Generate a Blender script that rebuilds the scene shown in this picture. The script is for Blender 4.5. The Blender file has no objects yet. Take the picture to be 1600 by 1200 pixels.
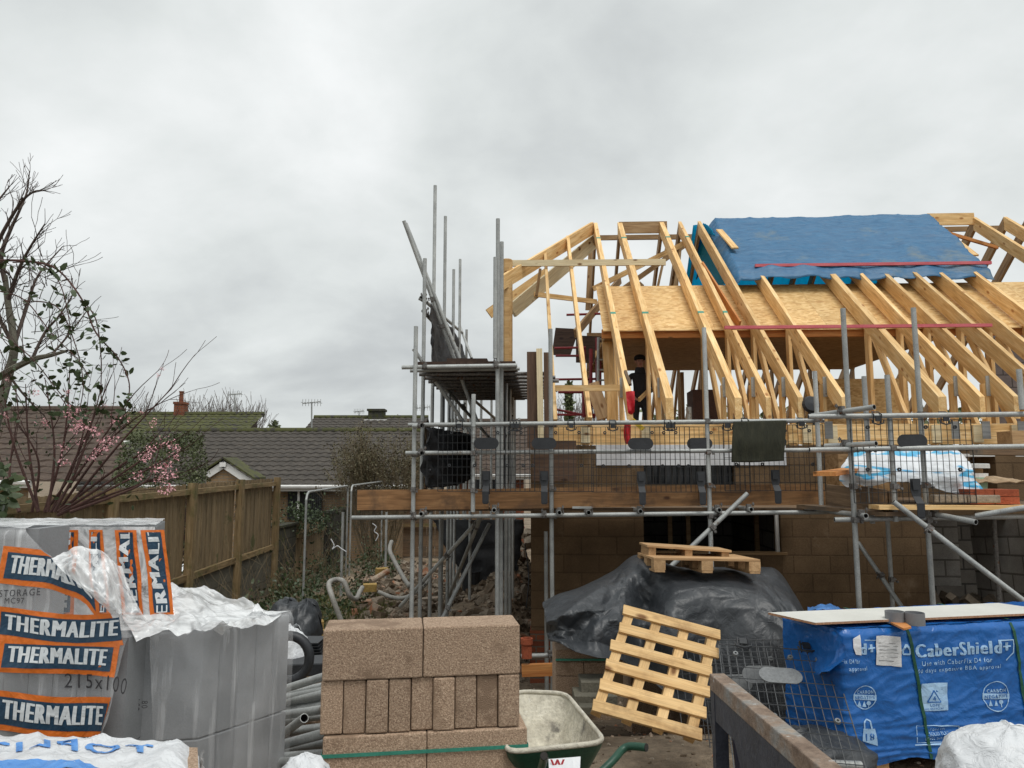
import bpy, bmesh, math, random
from mathutils import Vector, Matrix, noise
R = math.radians
V = Vector
random.seed(7)
sc = bpy.context.scene
COL = sc.collection

# ---------------------------------------------------------------- camera, sky, sun, exposure
F = 1155.0
CAMH = 1.9
PITCH = math.atan(140.0 / F)
cam_d = bpy.data.cameras.new("camera")
cam = bpy.data.objects.new("camera", cam_d)
COL.objects.link(cam)
cam.location = (0, 0, CAMH)
cam.rotation_euler = (math.pi / 2 + PITCH, 0, 0)
cam_d.sensor_width = 36
cam_d.lens = 36 * F / 1600
cam_d.clip_start = 0.05
cam_d.clip_end = 3000
sc.camera = cam

W = bpy.data.worlds.new("World")
sc.world = W
W.use_nodes = True
nt = W.node_tree
nt.nodes.clear()
def N(nt, kind, **kw):
    n = nt.nodes.new(kind)
    for k, v in kw.items():
        if k.startswith('i_'):
            key = k[2:]
            key = int(key) if key.isdigit() else key.replace('_', ' ')
            n.inputs[key].default_value = v
        else:
            setattr(n, k, v)
    return n
def math_n(nt, op, a, b=None, c=None):
    n = nt.nodes.new('ShaderNodeMath'); n.operation = op
    for i, q in enumerate((a, b, c)):
        if q is None: continue
        if isinstance(q, (int, float)): n.inputs[i].default_value = q
        else: nt.links.new(q, n.inputs[i])
    return n.outputs[0]
L = nt.links.new
tc = N(nt, 'ShaderNodeTexCoord')
sep = N(nt, 'ShaderNodeSeparateXYZ'); L(tc.outputs['Generated'], sep.inputs[0])
zz = math_n(nt, 'ADD', math_n(nt, 'MAXIMUM', sep.outputs[2], 0.0), 0.34)
cx = math_n(nt, 'DIVIDE', sep.outputs[0], zz); cy = math_n(nt, 'DIVIDE', sep.outputs[1], zz)
cmb = N(nt, 'ShaderNodeCombineXYZ'); L(cx, cmb.inputs[0]); L(cy, cmb.inputs[1])
cmb.inputs[2].default_value = 3.4
n1 = N(nt, 'ShaderNodeTexNoise', i_Scale=1.05, i_Detail=7.0, i_Roughness=0.5, i_Distortion=0.35)
L(cmb.outputs[0], n1.inputs['Vector'])
n2 = N(nt, 'ShaderNodeTexNoise', i_Scale=3.4, i_Detail=6.0, i_Roughness=0.55, i_Distortion=0.2)
L(cmb.outputs[0], n2.inputs['Vector'])
mixn = math_n(nt, 'ADD', math_n(nt, 'MULTIPLY', n1.outputs[0], 0.72), math_n(nt, 'MULTIPLY', n2.outputs[0], 0.28))
# heavier cloud bank low in the sky, open band at the horizon
el = sep.outputs[2]
bank = N(nt, 'ShaderNodeValToRGB'); L(el, bank.inputs[0])
cr = bank.color_ramp
cr.elements[0].position = 0.0; cr.elements[0].color = (.16,.16,.16,1)
cr.elements[1].position = 1.0; cr.elements[1].color = (.1,.1,.1,1)
for p_, c_ in ((.05,.15),(.10,.08),(.20,.045),(.30,.07),(.42,.09),(.60,.10)):
    e = cr.elements.new(p_); e.color = (c_, c_, c_, 1)
mm = math_n(nt, 'ADD', mixn, bank.outputs[0])
ramp = N(nt, 'ShaderNodeValToRGB'); L(mm, ramp.inputs[0])
cr = ramp.color_ramp
cr.elements[0].position = 0.34; cr.elements[0].color = (.40,.42,.43,1)
cr.elements[1].position = 0.72; cr.elements[1].color = (.80,.82,.82,1)
e = cr.elements.new(.46); e.color = (.50,.525,.53,1)
e = cr.elements.new(.58); e.color = (.64,.67,.665,1)
SUN_EL, SUN_AZ = R(64), R(150)      # azimuth clockwise from +Y
sky = N(nt, 'ShaderNodeTexSky', sky_type='NISHITA', sun_disc=False)
sky.sun_elevation = SUN_EL; sky.sun_rotation = SUN_AZ
sk = N(nt, 'ShaderNodeVectorMath', operation='SCALE'); L(sky.outputs[0], sk.inputs[0]); sk.inputs['Scale'].default_value = 0.08
mx = N(nt, 'ShaderNodeMix', data_type='RGBA'); mx.inputs[0].default_value = 0.97
L(sk.outputs[0], mx.inputs[6]); L(ramp.outputs[0], mx.inputs[7])
bg = N(nt, 'ShaderNodeBackground', i_Strength=1.0); L(mx.outputs[2], bg.inputs[0])
wo = N(nt, 'ShaderNodeOutputWorld'); L(bg.outputs[0], wo.inputs[0])

sun_d = bpy.data.lights.new("sun", 'SUN'); sun_d.energy = 1.5; sun_d.angle = R(25); sun_d.color = (1, .97, .92)
sun = bpy.data.objects.new("sun", sun_d); COL.objects.link(sun)
sdir = V((math.sin(SUN_AZ) * math.cos(SUN_EL), math.cos(SUN_AZ) * math.cos(SUN_EL), math.sin(SUN_EL)))
sun.rotation_euler = sdir.to_track_quat('Z', 'Y').to_euler()
sc.view_settings.view_transform = 'Standard'
sc.view_settings.look = 'None'
sc.view_settings.exposure = 0.24
sc.view_settings.gamma = 1.0

# ---------------------------------------------------------------- measuring helpers (real distances from the photograph's sight lines)
CAM = V((0, 0, CAMH))
def ray(px, py):
    a, b = (px - 800) / F, (600 - py) / F
    return V((a, math.cos(PITCH) - b * math.sin(PITCH), math.sin(PITCH) + b * math.cos(PITCH)))
A = R(2.5)
UU = V((math.cos(A), -math.sin(A), 0)); VV = V((math.sin(A), math.cos(A), 0)); ZZ = V((0, 0, 1))
def H(u, v, z): return UU * u + VV * v + ZZ * z                # house frame -> world
def hv(px, py, v):                                             # on the plane v = const of the house frame
    d = ray(px, py); return CAM + d * (v / d.dot(VV))
def aY(px, py, Y):
    d = ray(px, py); return CAM + d * (Y / d.y)
def az(px, py, z):
    d = ray(px, py); return CAM + d * ((z - CAMH) / d.z)
def uof(px, v): return hv(px, 700, v).dot(UU)
def sm(a, b, x):
    t = max(0, min(1, (x - a) / (b - a))); return t * t * (3 - 2 * t)
def gz(x, y):
    z = -0.72 * sm(5.0, 8.6, y)
    # spoil heaped along the left side of the house, rubble beyond the scaffold
    z += 0.95 * math.exp(-((x - 0.05) / .75) ** 2 - ((y - 14.0) / 2.6) ** 2)
    z += 0.45 * sm(9.5, 12, y) * sm(22, 17, y) * sm(-5.2, -3.5, x) * sm(.6, -.4, x)
    z += 0.05 * noise.noise(V((x * .9, y * .9, 1.3))) + .02 * noise.noise(V((x * 3.1, y * 3.1, 4.3)))
    if y > 9 and x < 1: z += (.09 * noise.noise(V((x * 2.2, y * 2.2, 7)))+ .05*noise.noise(V((x * 6, y * 6, 7)))) * sm(9, 10.5, y) * sm(24, 19, y)
    return z
def ong(px, py):
    d = ray(px, py); t = 1.0
    while t < 80:
        p = CAM + d * t
        if p.z <= gz(p.x, p.y): return p
        t += .03
    return p

# ---------------------------------------------------------------- object helpers
def tag(o, label=None, cat=None, group=None, kind=None):
    if label: o['label'] = label
    if cat: o['category'] = cat
    if group: o['group'] = group
    if kind: o['kind'] = kind
    return o
def thing(name, loc, label, cat, group=None):
    o = bpy.data.objects.new(name, None); COL.objects.link(o); o.location = loc
    o.empty_display_size = .1
    return tag(o, label, cat, group)
class MB:
    def __init__(s): s.v = []; s.f = []; s.m = []; s.mi = 0
    def add(s, vs, fs):
        b = len(s.v); s.v += [V(q) for q in vs]
        s.f += [tuple(i + b for i in q) for q in fs]; s.m += [s.mi] * len(fs); return s
    def hexa(s, c):                                             # eight corners: bottom ring then top ring
        return s.add(c, [(3,2,1,0),(4,5,6,7),(0,1,5,4),(1,2,6,5),(2,3,7,6),(3,0,4,7)])
    def box(s, c, d, M=None):
        x, y, z = d[0]/2, d[1]/2, d[2]/2
        vs = [V(q) for q in ((-x,-y,-z),(x,-y,-z),(x,y,-z),(-x,y,-z),(-x,-y,z),(x,-y,z),(x,y,z),(-x,y,z))]
        c = V(c)
        vs = [(M @ q if M else q) + c for q in vs]
        return s.hexa(vs)
    def tube(s, pts, r, n=8, caps=True, closed=False):
        pts = [V(p) for p in pts]; k = len(pts)
        rs = r if isinstance(r, (list, tuple)) else [r] * k
        up = None; vs = []
        for i, p in enumerate(pts):
            if closed: d = pts[(i+1) % k] - pts[i-1]
            else: d = pts[min(i+1, k-1)] - pts[max(i-1, 0)]
            if d.length < 1e-9: d = V((0,0,1))
            d.normalize()
            if up is None:
                up = d.orthogonal().normalized()
            else:
                up = up - d * up.dot(d)
                up = up.normalized() if up.length > 1e-6 else d.orthogonal().normalized()
            w = d.cross(up)
            for j in range(n):
                a = 2*math.pi*j/n
                vs.append(p + (up*math.cos(a) + w*math.sin(a))*rs[i])
        fs = []
        for i in range(k if closed else k-1):
            i2 = (i+1) % k
            for j in range(n):
                j2 = (j+1) % n
                fs.append((i*n+j, i*n+j2, i2*n+j2, i2*n+j))
        if caps and not closed:
            fs.append(tuple(range(n-1, -1, -1))); fs.append(tuple((k-1)*n+j for j in range(n)))
        return s.add(vs, fs)
    def lathe(s, prof, c, n=20, M=None):                        # prof: (r, z)
        c = V(c); vs = []; fs = []
        for r, z in prof:
            for j in range(n):
                a = 2*math.pi*j/n; q = V((r*math.cos(a), r*math.sin(a), z))
                vs.append((M @ q if M else q) + c)
        for i in range(len(prof)-1):
            for j in range(n):
                j2 = (j+1) % n; fs.append((i*n+j, i*n+j2, (i+1)*n+j2, (i+1)*n+j))
        return s.add(vs, fs)
    def prism(s, poly, n, t):                                   # 3-D polygon thickened along n by t
        n = V(n).normalized()*t; k = len(poly)
        a = [V(p) for p in poly]; b = [p + n for p in a]
        fs = [tuple(range(k-1, -1, -1)), tuple(range(k, 2*k))] + [(i, (i+1) % k, (i+1) % k + k, i + k) for i in range(k)]
        return s.add(a + b, fs)
    def grid(s, fn, nu, nv):
        vs = [fn(i/nu, j/nv) for j in range(nv+1) for i in range(nu+1)]
        fs = [(j*(nu+1)+i, j*(nu+1)+i+1, (j+1)*(nu+1)+i+1, (j+1)*(nu+1)+i) for j in range(nv) for i in range(nu)]
        return s.add(vs, fs)
    def build(s, name, mats, parent=None, smooth=False, pivot=None, bevel=0, recalc=False, solid=0):
        if not isinstance(mats, (list, tuple)): mats = [mats]
        lo = V([min(q[i] for q in s.v) for i in range(3)]); hi = V([max(q[i] for q in s.v) for i in range(3)])
        pv = V(pivot) if pivot is not None else V(((lo.x+hi.x)/2, (lo.y+hi.y)/2, lo.z))
        me = bpy.data.meshes.new(name)
        me.from_pydata([q - pv for q in s.v], [], s.f)
        for m in mats: me.materials.append(m)
        if len(mats) > 1: me.polygons.foreach_set('material_index', s.m)
        if recalc:
            bm = bmesh.new(); bm.from_mesh(me); bmesh.ops.recalc_face_normals(bm, faces=bm.faces[:]); bm.to_mesh(me); bm.free()
        if smooth: me.polygons.foreach_set('use_smooth', [True]*len(me.polygons))
        o = bpy.data.objects.new(name, me); COL.objects.link(o)
        if parent is not None:
            o.parent = parent; pl = V(parent.location)
            if parent.parent is not None: pl = pl + V(parent.parent.location)
            o.location = pv - pl
        else: o.location = pv
        if solid:
            m = o.modifiers.new('solid', 'SOLIDIFY'); m.thickness = solid; m.offset = 0
        if bevel:
            m = o.modifiers.new('bevel', 'BEVEL'); m.width = bevel; m.segments = 2; m.limit_method = 'ANGLE'
        return o
def place(o, M, parent):
    if parent is not None:
        pl = V(parent.location)
        if parent.parent is not None: pl = pl + V(parent.parent.location)
        o.parent = parent; M = Matrix.Translation(-pl) @ M
    o.matrix_world = M if parent is None else M
    if parent is not None: o.matrix_local = M
    return o
def beam(name, p1, p2, w, d, mat, parent=None, up=None, plumb=False, bevel=0, just='top', sides=None):
    """timber from p1 to p2 (line = middle of its top edge, or its axis with just='mid'); w across, d deep; local X runs along the grain"""
    p1, p2 = V(p1), V(p2); X = (p2-p1); ln = X.length; X.normalize()
    up = V(up) if up is not None else V((0,0,1))
    if abs(X.dot(up)) > .99: up = V((0,1,0))
    Y = up.cross(X).normalized(); Z = X.cross(Y).normalized()
    M = Matrix(((X.x,Y.x,Z.x,p1.x),(X.y,Y.y,Z.y,p1.y),(X.z,Y.z,Z.z,p1.z),(0,0,0,1)))
    z1, z0 = (0, -d) if just == 'top' else (d/2, -d/2)
    sh = 0
    if plumb: sh = X.z / max(1e-3, math.sqrt(max(1e-6, 1-X.z*X.z)))
    me = bpy.data.meshes.new(name)
    vs = []
    for z in (z0, z1):
        for x in (0, ln):
            for y in (-w/2, w/2): vs.append((x + z*sh, y, z))
    me.from_pydata(vs, [], [(0,1,3,2),(4,6,7,5),(0,2,6,4),(1,5,7,3),(0,4,5,1),(2,3,7,6)])
    me.materials.append(mat)
    o = bpy.data.objects.new(name, me); COL.objects.link(o)
    place(o, M, parent)
    if bevel:
        m = o.modifiers.new('bevel', 'BEVEL'); m.width = bevel; m.segments = 2
    return o
def lin(t, a, b): return a + (b-a)*t
def cr4(p0, p1, p2, p3, t):
    return .5*((2*p1)+(-p0+p2)*t+(2*p0-5*p1+4*p2-p3)*t*t+(-p0+3*p1-3*p2+p3)*t*t*t)
def spline(pts, n):
    out = []; k = len(pts); pts = [V(p) for p in pts]
    for i in range(k-1):
        a, b, c, d = pts[max(i-1,0)], pts[i], pts[i+1], pts[min(i+2,k-1)]
        for j in range(n): out.append(cr4(a,b,c,d,j/n))
    out.append(pts[-1]); return out
def patch(ctrl):
    """smooth surface through a grid of points: returns fn(s,t)"""
    nv = len(ctrl); nu = len(ctrl[0])
    def ev(row, s):
        x = s*(nu-1); i = min(int(x), nu-2); t = x-i
        return cr4(row[max(i-1,0)], row[i], row[i+1], row[min(i+2,nu-1)], t)
    def fn(s, t):
        y = t*(nv-1); j = min(int(y), nv-2); q = y-j
        rows = [ev(ctrl[k], s) for k in (max(j-1,0), j, j+1, min(j+2,nv-1))]
        return cr4(rows[0], rows[1], rows[2], rows[3], q)
    return fn
def creases(q, f=3.0, seed=0.0):
    a = 1-abs(noise.noise(V((q.x*f+seed, q.y*f*.8, q.z*f)))*2)
    b = 1-abs(noise.noise(V((q.x*f*2.3-seed, q.y*f*2.1+9, q.z*f*1.7)))*2)
    c = 1-abs(noise.noise(V((q.x*f*5.1+q.y*f*2, q.y*f*4.7+seed, q.z*f*4.3-q.x*f)))*2)
    return a*a*.6 + b*b*.27 + c*c*.13

def hsh(i, j, s): 
    return (math.sin(i*127.1+j*311.7+s*74.7)*43758.5453) % 1.0
def facet(x, y, s=0.0):
    """crumple made of flat triangular facets with sharp folds, 0..1"""
    x += .45*noise.noise(V((x*.9, y*.9, s))); y += .45*noise.noise(V((x*.9, y*.9, s+5)))
    k = x+y*.577; l = y*1.155; i, j = math.floor(k), math.floor(l); a, b = k-i, l-j
    if a > b: return hsh(i,j,s)*(1-a)+hsh(i+1,j,s)*(a-b)+hsh(i+1,j+1,s)*b
    return hsh(i,j,s)*(1-b)+hsh(i,j+1,s)*(b-a)+hsh(i+1,j+1,s)*a
# ---------------------------------------------------------------- materials
def pm(name, rough=.7, metal=0.0, spec=.5):
    m = bpy.data.materials.new(name); m.use_nodes = True
    b = m.node_tree.nodes['Principled BSDF']
    b.inputs['Roughness'].default_value = rough; b.inputs['Metallic'].default_value = metal
    b.inputs['Specular IOR Level'].default_value = spec
    return m, m.node_tree, b
def rgba(c): return (c[0], c[1], c[2], 1)
def vecs(nt, stretch, rnd=True):
    L = nt.links.new
    tc = N(nt, 'ShaderNodeTexCoord'); src = tc.outputs['Object']
    if rnd:
        oi = N(nt, 'ShaderNodeObjectInfo')
        sc_ = N(nt, 'ShaderNodeMath', operation='MULTIPLY', i_1=57.0); L(oi.outputs['Random'], sc_.inputs[0])
        ad = N(nt, 'ShaderNodeVectorMath', operation='ADD'); L(src, ad.inputs[0]); L(sc_.outputs[0], ad.inputs[1]); src = ad.outputs[0]
    mp = N(nt, 'ShaderNodeMapping'); mp.inputs['Scale'].default_value = stretch; L(src, mp.inputs[0])
    return mp.outputs[0], src
def ramp2(nt, fac, stops):
    r = N(nt, 'ShaderNodeValToRGB'); nt.links.new(fac, r.inputs[0]); e = r.color_ramp.elements
    e[0].position, e[0].color = stops[0][0], rgba(stops[0][1]); e[1].position, e[1].color = stops[-1][0], rgba(stops[-1][1])
    for p, c in stops[1:-1]:
        q = e.new(p); q.color = rgba(c)
    return r.outputs[0]
def mixc(nt, fac, a, b, mode='MIX'):
    m = N(nt, 'ShaderNodeMix', data_type='RGBA', blend_type=mode)
    for s, q in ((0, fac), (6, a), (7, b)):
        if isinstance(q, (int, float)): m.inputs[s].default_value = q
        elif isinstance(q, tuple): m.inputs[s].default_value = rgba(q)
        else: nt.links.new(q, m.inputs[s])
    return m.outputs[2]
def nmat(name, stops, scale=6.0, stretch=(1,1,1), rough=.75, bump=.25, bscale=60.0, metal=0.0, rnd=.12, spots=None, spec=.4, detail=6.0, dist=0.02, fine=.25, rr=.15):
    """procedural colour from noise stops, fine grain, per-object value shift, optional spots (colour, scale, threshold)"""
    m, nt, b = pm(name, rough, metal, spec); L = nt.links.new
    vec, src = vecs(nt, stretch)
    n = N(nt, 'ShaderNodeTexNoise', i_Scale=scale, i_Detail=detail, i_Roughness=.6); L(vec, n.inputs['Vector'])
    col = ramp2(nt, n.outputs[0], stops)
    f = N(nt, 'ShaderNodeTexNoise', i_Scale=bscale, i_Detail=4.0, i_Roughness=.65); L(vec, f.inputs['Vector'])
    fr = ramp2(nt, f.outputs[0], [(.3,(1-fine,)*3),(.7,(1+fine*.6,)*3)])
    col = mixc(nt, 1.0, col, fr, 'MULTIPLY')
    if spots:
        for (c, s, th) in spots:
            vn = N(nt, 'ShaderNodeTexNoise', i_Scale=s, i_Detail=5.0, i_Roughness=.6); L(src, vn.inputs['Vector'])
            k = ramp2(nt, vn.outputs[0], [(th,(0,0,0)),(th+.06,(1,1,1))])
            col = mixc(nt, k, col, c)
    if rnd:
        oi = N(nt, 'ShaderNodeObjectInfo'); hs = N(nt, 'ShaderNodeHueSaturation')
        mr = N(nt, 'ShaderNodeMapRange', i_3=1-rnd, i_4=1+rnd); L(oi.outputs['Random'], mr.inputs[0])
        L(mr.outputs[0], hs.inputs['Value']); L(col, hs.inputs['Color']); col = hs.outputs[0]
    L(col, b.inputs['Base Color'])
    if rr:
        rm = N(nt, 'ShaderNodeMapRange', i_3=max(.05, rough-rr), i_4=min(1, rough+rr)); L(n.outputs[0], rm.inputs[0]); L(rm.outputs[0], b.inputs['Roughness'])
    if bump:
        bp = N(nt, 'ShaderNodeBump', i_Strength=bump, i_Distance=dist); L(f.outputs[0], bp.inputs['Height']); L(bp.outputs[0], b.inputs['Normal'])
    return m
def woodmat(name, c1, c2, c3, knots=(.16,.07,.02), rough=.65, rnd=.12, stain=None):
    m, nt, b = pm(name, rough, 0, .3); L = nt.links.new
    vec, src = vecs(nt, (1.0, 9.0, 9.0))
    n = N(nt, 'ShaderNodeTexNoise', i_Scale=2.2, i_Detail=5.0, i_Roughness=.55, i_Distortion=.6); L(vec, n.inputs['Vector'])
    col = ramp2(nt, n.outputs[0], [(.3,c1),(.5,c2),(.7,c3)])
    v2, _ = vecs(nt, (2.0, 60.0, 60.0))
    g = N(nt, 'ShaderNodeTexNoise', i_Scale=2.0, i_Detail=3.0); L(v2, g.inputs['Vector'])
    col = mixc(nt, 1.0, col, ramp2(nt, g.outputs[0], [(.3,(.78,)*3),(.7,(1.1,)*3)]), 'MULTIPLY')
    v3, _ = vecs(nt, (3.0, 6.0, 6.0))
    k = N(nt, 'ShaderNodeTexVoronoi', i_Scale=1.0); L(v3, k.inputs['Vector'])
    kk = ramp2(nt, k.outputs['Distance'], [(.07,(1,1,1)),(.17,(0,0,0))])
    col = mixc(nt, kk, col, knots)
    if stain:
        s = N(nt, 'ShaderNodeTexNoise', i_Scale=3.0, i_Detail=6.0, i_Roughness=.7); L(src, s.inputs['Vector'])
        col = mixc(nt, ramp2(nt, s.outputs[0], [(.5,(0,0,0)),(.68,(.85,)*3)]), col, stain)
    oi = N(nt, 'ShaderNodeObjectInfo'); hs = N(nt, 'ShaderNodeHueSaturation')
    mr = N(nt, 'ShaderNodeMapRange', i_3=1-rnd, i_4=1+rnd); L(oi.outputs['Random'], mr.inputs[0])
    L(mr.outputs[0], hs.inputs['Value']); L(col, hs.inputs['Color']); L(hs.outputs[0], b.inputs['Base Color'])
    bp = N(nt, 'ShaderNodeBump', i_Strength=.25, i_Distance=.004); L(g.outputs[0], bp.inputs['Height']); L(bp.outputs[0], b.inputs['Normal'])
    return m
def osbmat(name, c1, c2, c3, rough=.6):
    m, nt, b = pm(name, rough, 0, .35); L = nt.links.new
    cols = []
    tc = N(nt, 'ShaderNodeTexCoord')
    for k, (rz, stp) in enumerate(((.9,(16,38,38)),(-1.1,(18,42,42)))):
        mp = N(nt, 'ShaderNodeMapping'); mp.inputs['Rotation'].default_value = (rz*.4, rz*.3, rz); mp.inputs['Scale'].default_value = stp
        L(tc.outputs['Object'], mp.inputs[0])
        vo = N(nt, 'ShaderNodeTexVoronoi', i_Scale=.8); L(mp.outputs[0], vo.inputs['Vector'])
        bw = N(nt, 'ShaderNodeSeparateColor'); L(vo.outputs['Color'], bw.inputs[0]); cols.append(bw.outputs[0])
    av = math_n(nt, 'ADD', math_n(nt, 'MULTIPLY', cols[0], .5), math_n(nt, 'MULTIPLY', cols[1], .5))
    col = ramp2(nt, av, [(.12,c1),(.45,c2),(.85,c3)])
    n = N(nt, 'ShaderNodeTexNoise', i_Scale=1.2, i_Detail=4.0); L(tc.outputs['Object'], n.inputs['Vector'])
    col = mixc(nt, 1.0, col, ramp2(nt, n.outputs[0], [(.3,(.82,)*3),(.7,(1.08,)*3)]), 'MULTIPLY')
    L(col, b.inputs['Base Color'])
    bp = N(nt, 'ShaderNodeBump', i_Strength=.3, i_Distance=.004); L(av, bp.inputs['Height']); L(bp.outputs[0], b.inputs['Normal'])
    return m
def brickmat(name, c1, c2, mortar, bw=.45, bh=.225, ms=.01, rough=.9, bump=.6, squash=1.0, off=.5, spots=None, grain=90.0):
    m, nt, b = pm(name, rough, 0, .2); L = nt.links.new
    tc = N(nt, 'ShaderNodeTexCoord'); s = N(nt, 'ShaderNodeSeparateXYZ'); L(tc.outputs['Object'], s.inputs[0])
    c = N(nt, 'ShaderNodeCombineXYZ'); L(math_n(nt, 'ADD', s.outputs[0], s.outputs[1]), c.inputs[0]); L(s.outputs[2], c.inputs[1])
    br = N(nt, 'ShaderNodeTexBrick', offset=off); L(c.outputs[0], br.inputs['Vector'])
    br.inputs['Scale'].default_value = 1.0; br.inputs['Brick Width'].default_value = bw; br.inputs['Row Height'].default_value = bh
    br.inputs['Mortar Size'].default_value = ms; br.inputs['Mortar Smooth'].default_value = .2; br.inputs['Bias'].default_value = 0
    br.inputs['Color1'].default_value = rgba(c1); br.inputs['Color2'].default_value = rgba(c2); br.inputs['Mortar'].default_value = rgba(mortar)
    n = N(nt, 'ShaderNodeTexNoise', i_Scale=2.5, i_Detail=7.0, i_Roughness=.65); L(tc.outputs['Object'], n.inputs['Vector'])
    col = mixc(nt, 1.0, br.outputs[0], ramp2(nt, n.outputs[0], [(.3,(.68,)*3),(.72,(1.15,)*3)]), 'MULTIPLY')
    g = N(nt, 'ShaderNodeTexNoise', i_Scale=grain, i_Detail=3.0); L(tc.outputs['Object'], g.inputs['Vector'])
    col = mixc(nt, 1.0, col, ramp2(nt, g.outputs[0], [(.3,(.8,)*3),(.7,(1.1,)*3)]), 'MULTIPLY')
    if spots:
        v = N(nt, 'ShaderNodeTexNoise', i_Scale=spots[1], i_Detail=6.0, i_Roughness=.7); L(tc.outputs['Object'], v.inputs['Vector'])
        col = mixc(nt, ramp2(nt, v.outputs[0], [(spots[2],(0,0,0)),(spots[2]+.1,(1,1,1))]), col, spots[0])
    L(col, b.inputs['Base Color'])
    hh = math_n(nt, 'ADD', math_n(nt, 'MULTIPLY', br.outputs['Fac'], -1.0), math_n(nt, 'MULTIPLY', g.outputs[0], .3))
    bp = N(nt, 'ShaderNodeBump', i_Strength=bump, i_Distance=.01); L(hh, bp.inputs['Height']); L(bp.outputs[0], b.inputs['Normal'])
    return m
def clothmat(name, c, rough=.4, c2=None, bscale=3.0, bstr=.5, dist=.03, spec=.5, weave=0, stretch=(1,1,1), vor=0, transl=0, spots=None):
    m, nt, b = pm(name, rough, 0, spec); L = nt.links.new
    vec, src = vecs(nt, stretch, False)
    n = N(nt, 'ShaderNodeTexNoise', i_Scale=bscale, i_Detail=6.0, i_Roughness=.55, i_Distortion=.8); L(vec, n.inputs['Vector'])
    w = N(nt, 'ShaderNodeTexNoise', i_Scale=bscale*3, i_Detail=4.0, i_Roughness=.5, i_Distortion=1.5); L(vec, w.inputs['Vector'])
    rid = math_n(nt, 'ABSOLUTE', math_n(nt, 'SUBTRACT', n.outputs[0], .5))
    rid2 = math_n(nt, 'ABSOLUTE', math_n(nt, 'SUBTRACT', w.outputs[0], .5))
    hgt = math_n(nt, 'ADD', math_n(nt, 'MULTIPLY', rid, -1.0), math_n(nt, 'MULTIPLY', rid2, -.35))
    if vor:
        wv = N(nt, 'ShaderNodeVectorMath', operation='SCALE'); L(w.outputs['Color'], wv.inputs[0]); wv.inputs['Scale'].default_value = .35
        av = N(nt, 'ShaderNodeVectorMath', operation='ADD'); L(vec, av.inputs[0]); L(wv.outputs[0], av.inputs[1])
        for s_, k_ in ((bscale*1.6, 1.0), (bscale*4.5, .35)):
            vo = N(nt, 'ShaderNodeTexVoronoi', i_Scale=s_); L(av.outputs[0], vo.inputs['Vector'])
            hgt = math_n(nt, 'ADD', hgt, math_n(nt, 'MULTIPLY', vo.outputs['Distance'], vor*k_))
    col = mixc(nt, ramp2(nt, w.outputs[0], [(.35,(0,0,0)),(.7,(1,1,1))]), c, c2 or c)
    if spots:
        v = N(nt, 'ShaderNodeTexNoise', i_Scale=spots[1], i_Detail=6.0, i_Roughness=.65); L(src, v.inputs['Vector'])
        col = mixc(nt, ramp2(nt, v.outputs[0], [(spots[2],(0,0,0)),(spots[2]+.1,(1,1,1))]), col, spots[0])
    L(col, b.inputs['Base Color'])
    bp = N(nt, 'ShaderNodeBump', i_Strength=bstr, i_Distance=dist); L(hgt, bp.inputs['Height']); L(bp.outputs[0], b.inputs['Normal'])
    if transl:
        t = N(nt, 'ShaderNodeBsdfTranslucent'); L(col, t.inputs[0])
        ms = N(nt, 'ShaderNodeMixShader'); ms.inputs[0].default_value = transl
        L(b.outputs[0], ms.inputs[1]); L(t.outputs[0], ms.inputs[2]); L(ms.outputs[0], nt.nodes['Material Output'].inputs[0])
    return m
def filmmat(name, lo=.12, hi=.75, tint=(.85,.87,.88), scale=5.0, stretch=(1,1,1), wid=.14):
    """clear packing film: see-through where taut, milky along its wrinkles"""
    m, nt, b = pm(name, .15, 0, .8); L = nt.links.new
    vec, src = vecs(nt, stretch, False)
    n = N(nt, 'ShaderNodeTexNoise', i_Scale=scale, i_Detail=7.0, i_Roughness=.6, i_Distortion=1.2); L(vec, n.inputs['Vector'])
    rid = math_n(nt, 'ABSOLUTE', math_n(nt, 'SUBTRACT', n.outputs[0], .5))
    fac = N(nt, 'ShaderNodeMapRange', i_1=.0, i_2=wid, i_3=hi, i_4=lo); L(rid, fac.inputs[0])
    b.inputs['Base Color'].default_value = rgba(tint)
    t = N(nt, 'ShaderNodeBsdfTransparent'); ms = N(nt, 'ShaderNodeMixShader')
    L(fac.outputs[0], ms.inputs[0]); L(t.outputs[0], ms.inputs[1]); L(b.outputs[0], ms.inputs[2])
    L(ms.outputs[0], nt.nodes['Material Output'].inputs[0])
    bp = N(nt, 'ShaderNodeBump', i_Strength=.35, i_Distance=.015); L(rid, bp.inputs['Height']); L(bp.outputs[0], b.inputs['Normal'])
    return m

M = {}
M['pine'] = woodmat('new_pine', (.57,.335,.13), (.75,.49,.215), (.86,.63,.335), knots=(.36,.16,.05), rnd=.16)
M['pine_d'] = woodmat('shaded_pine', (.24,.14,.065), (.34,.215,.105), (.42,.28,.15))  # new pine darkened: shade on rear and inner timbers put into the colour
M['pine_pale'] = woodmat('pale_pine', (.62,.50,.30), (.70,.59,.38), (.74,.65,.44))
M['orange'] = woodmat('orange_treated_timber', (.45,.17,.05), (.56,.23,.07), (.62,.30,.10))
M['pallet'] = woodmat('pallet_timber', (.50,.30,.12), (.64,.42,.19), (.72,.50,.25), rnd=.1, stain=(.30,.17,.07))
M['pallet_old'] = woodmat('old_pallet_timber', (.36,.21,.10), (.48,.30,.15), (.55,.36,.19))
M['toe'] = woodmat('toe_board_timber', (.17,.085,.035), (.27,.14,.06), (.36,.20,.09), knots=(.07,.03,.015), stain=(.10,.06,.035))
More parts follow.
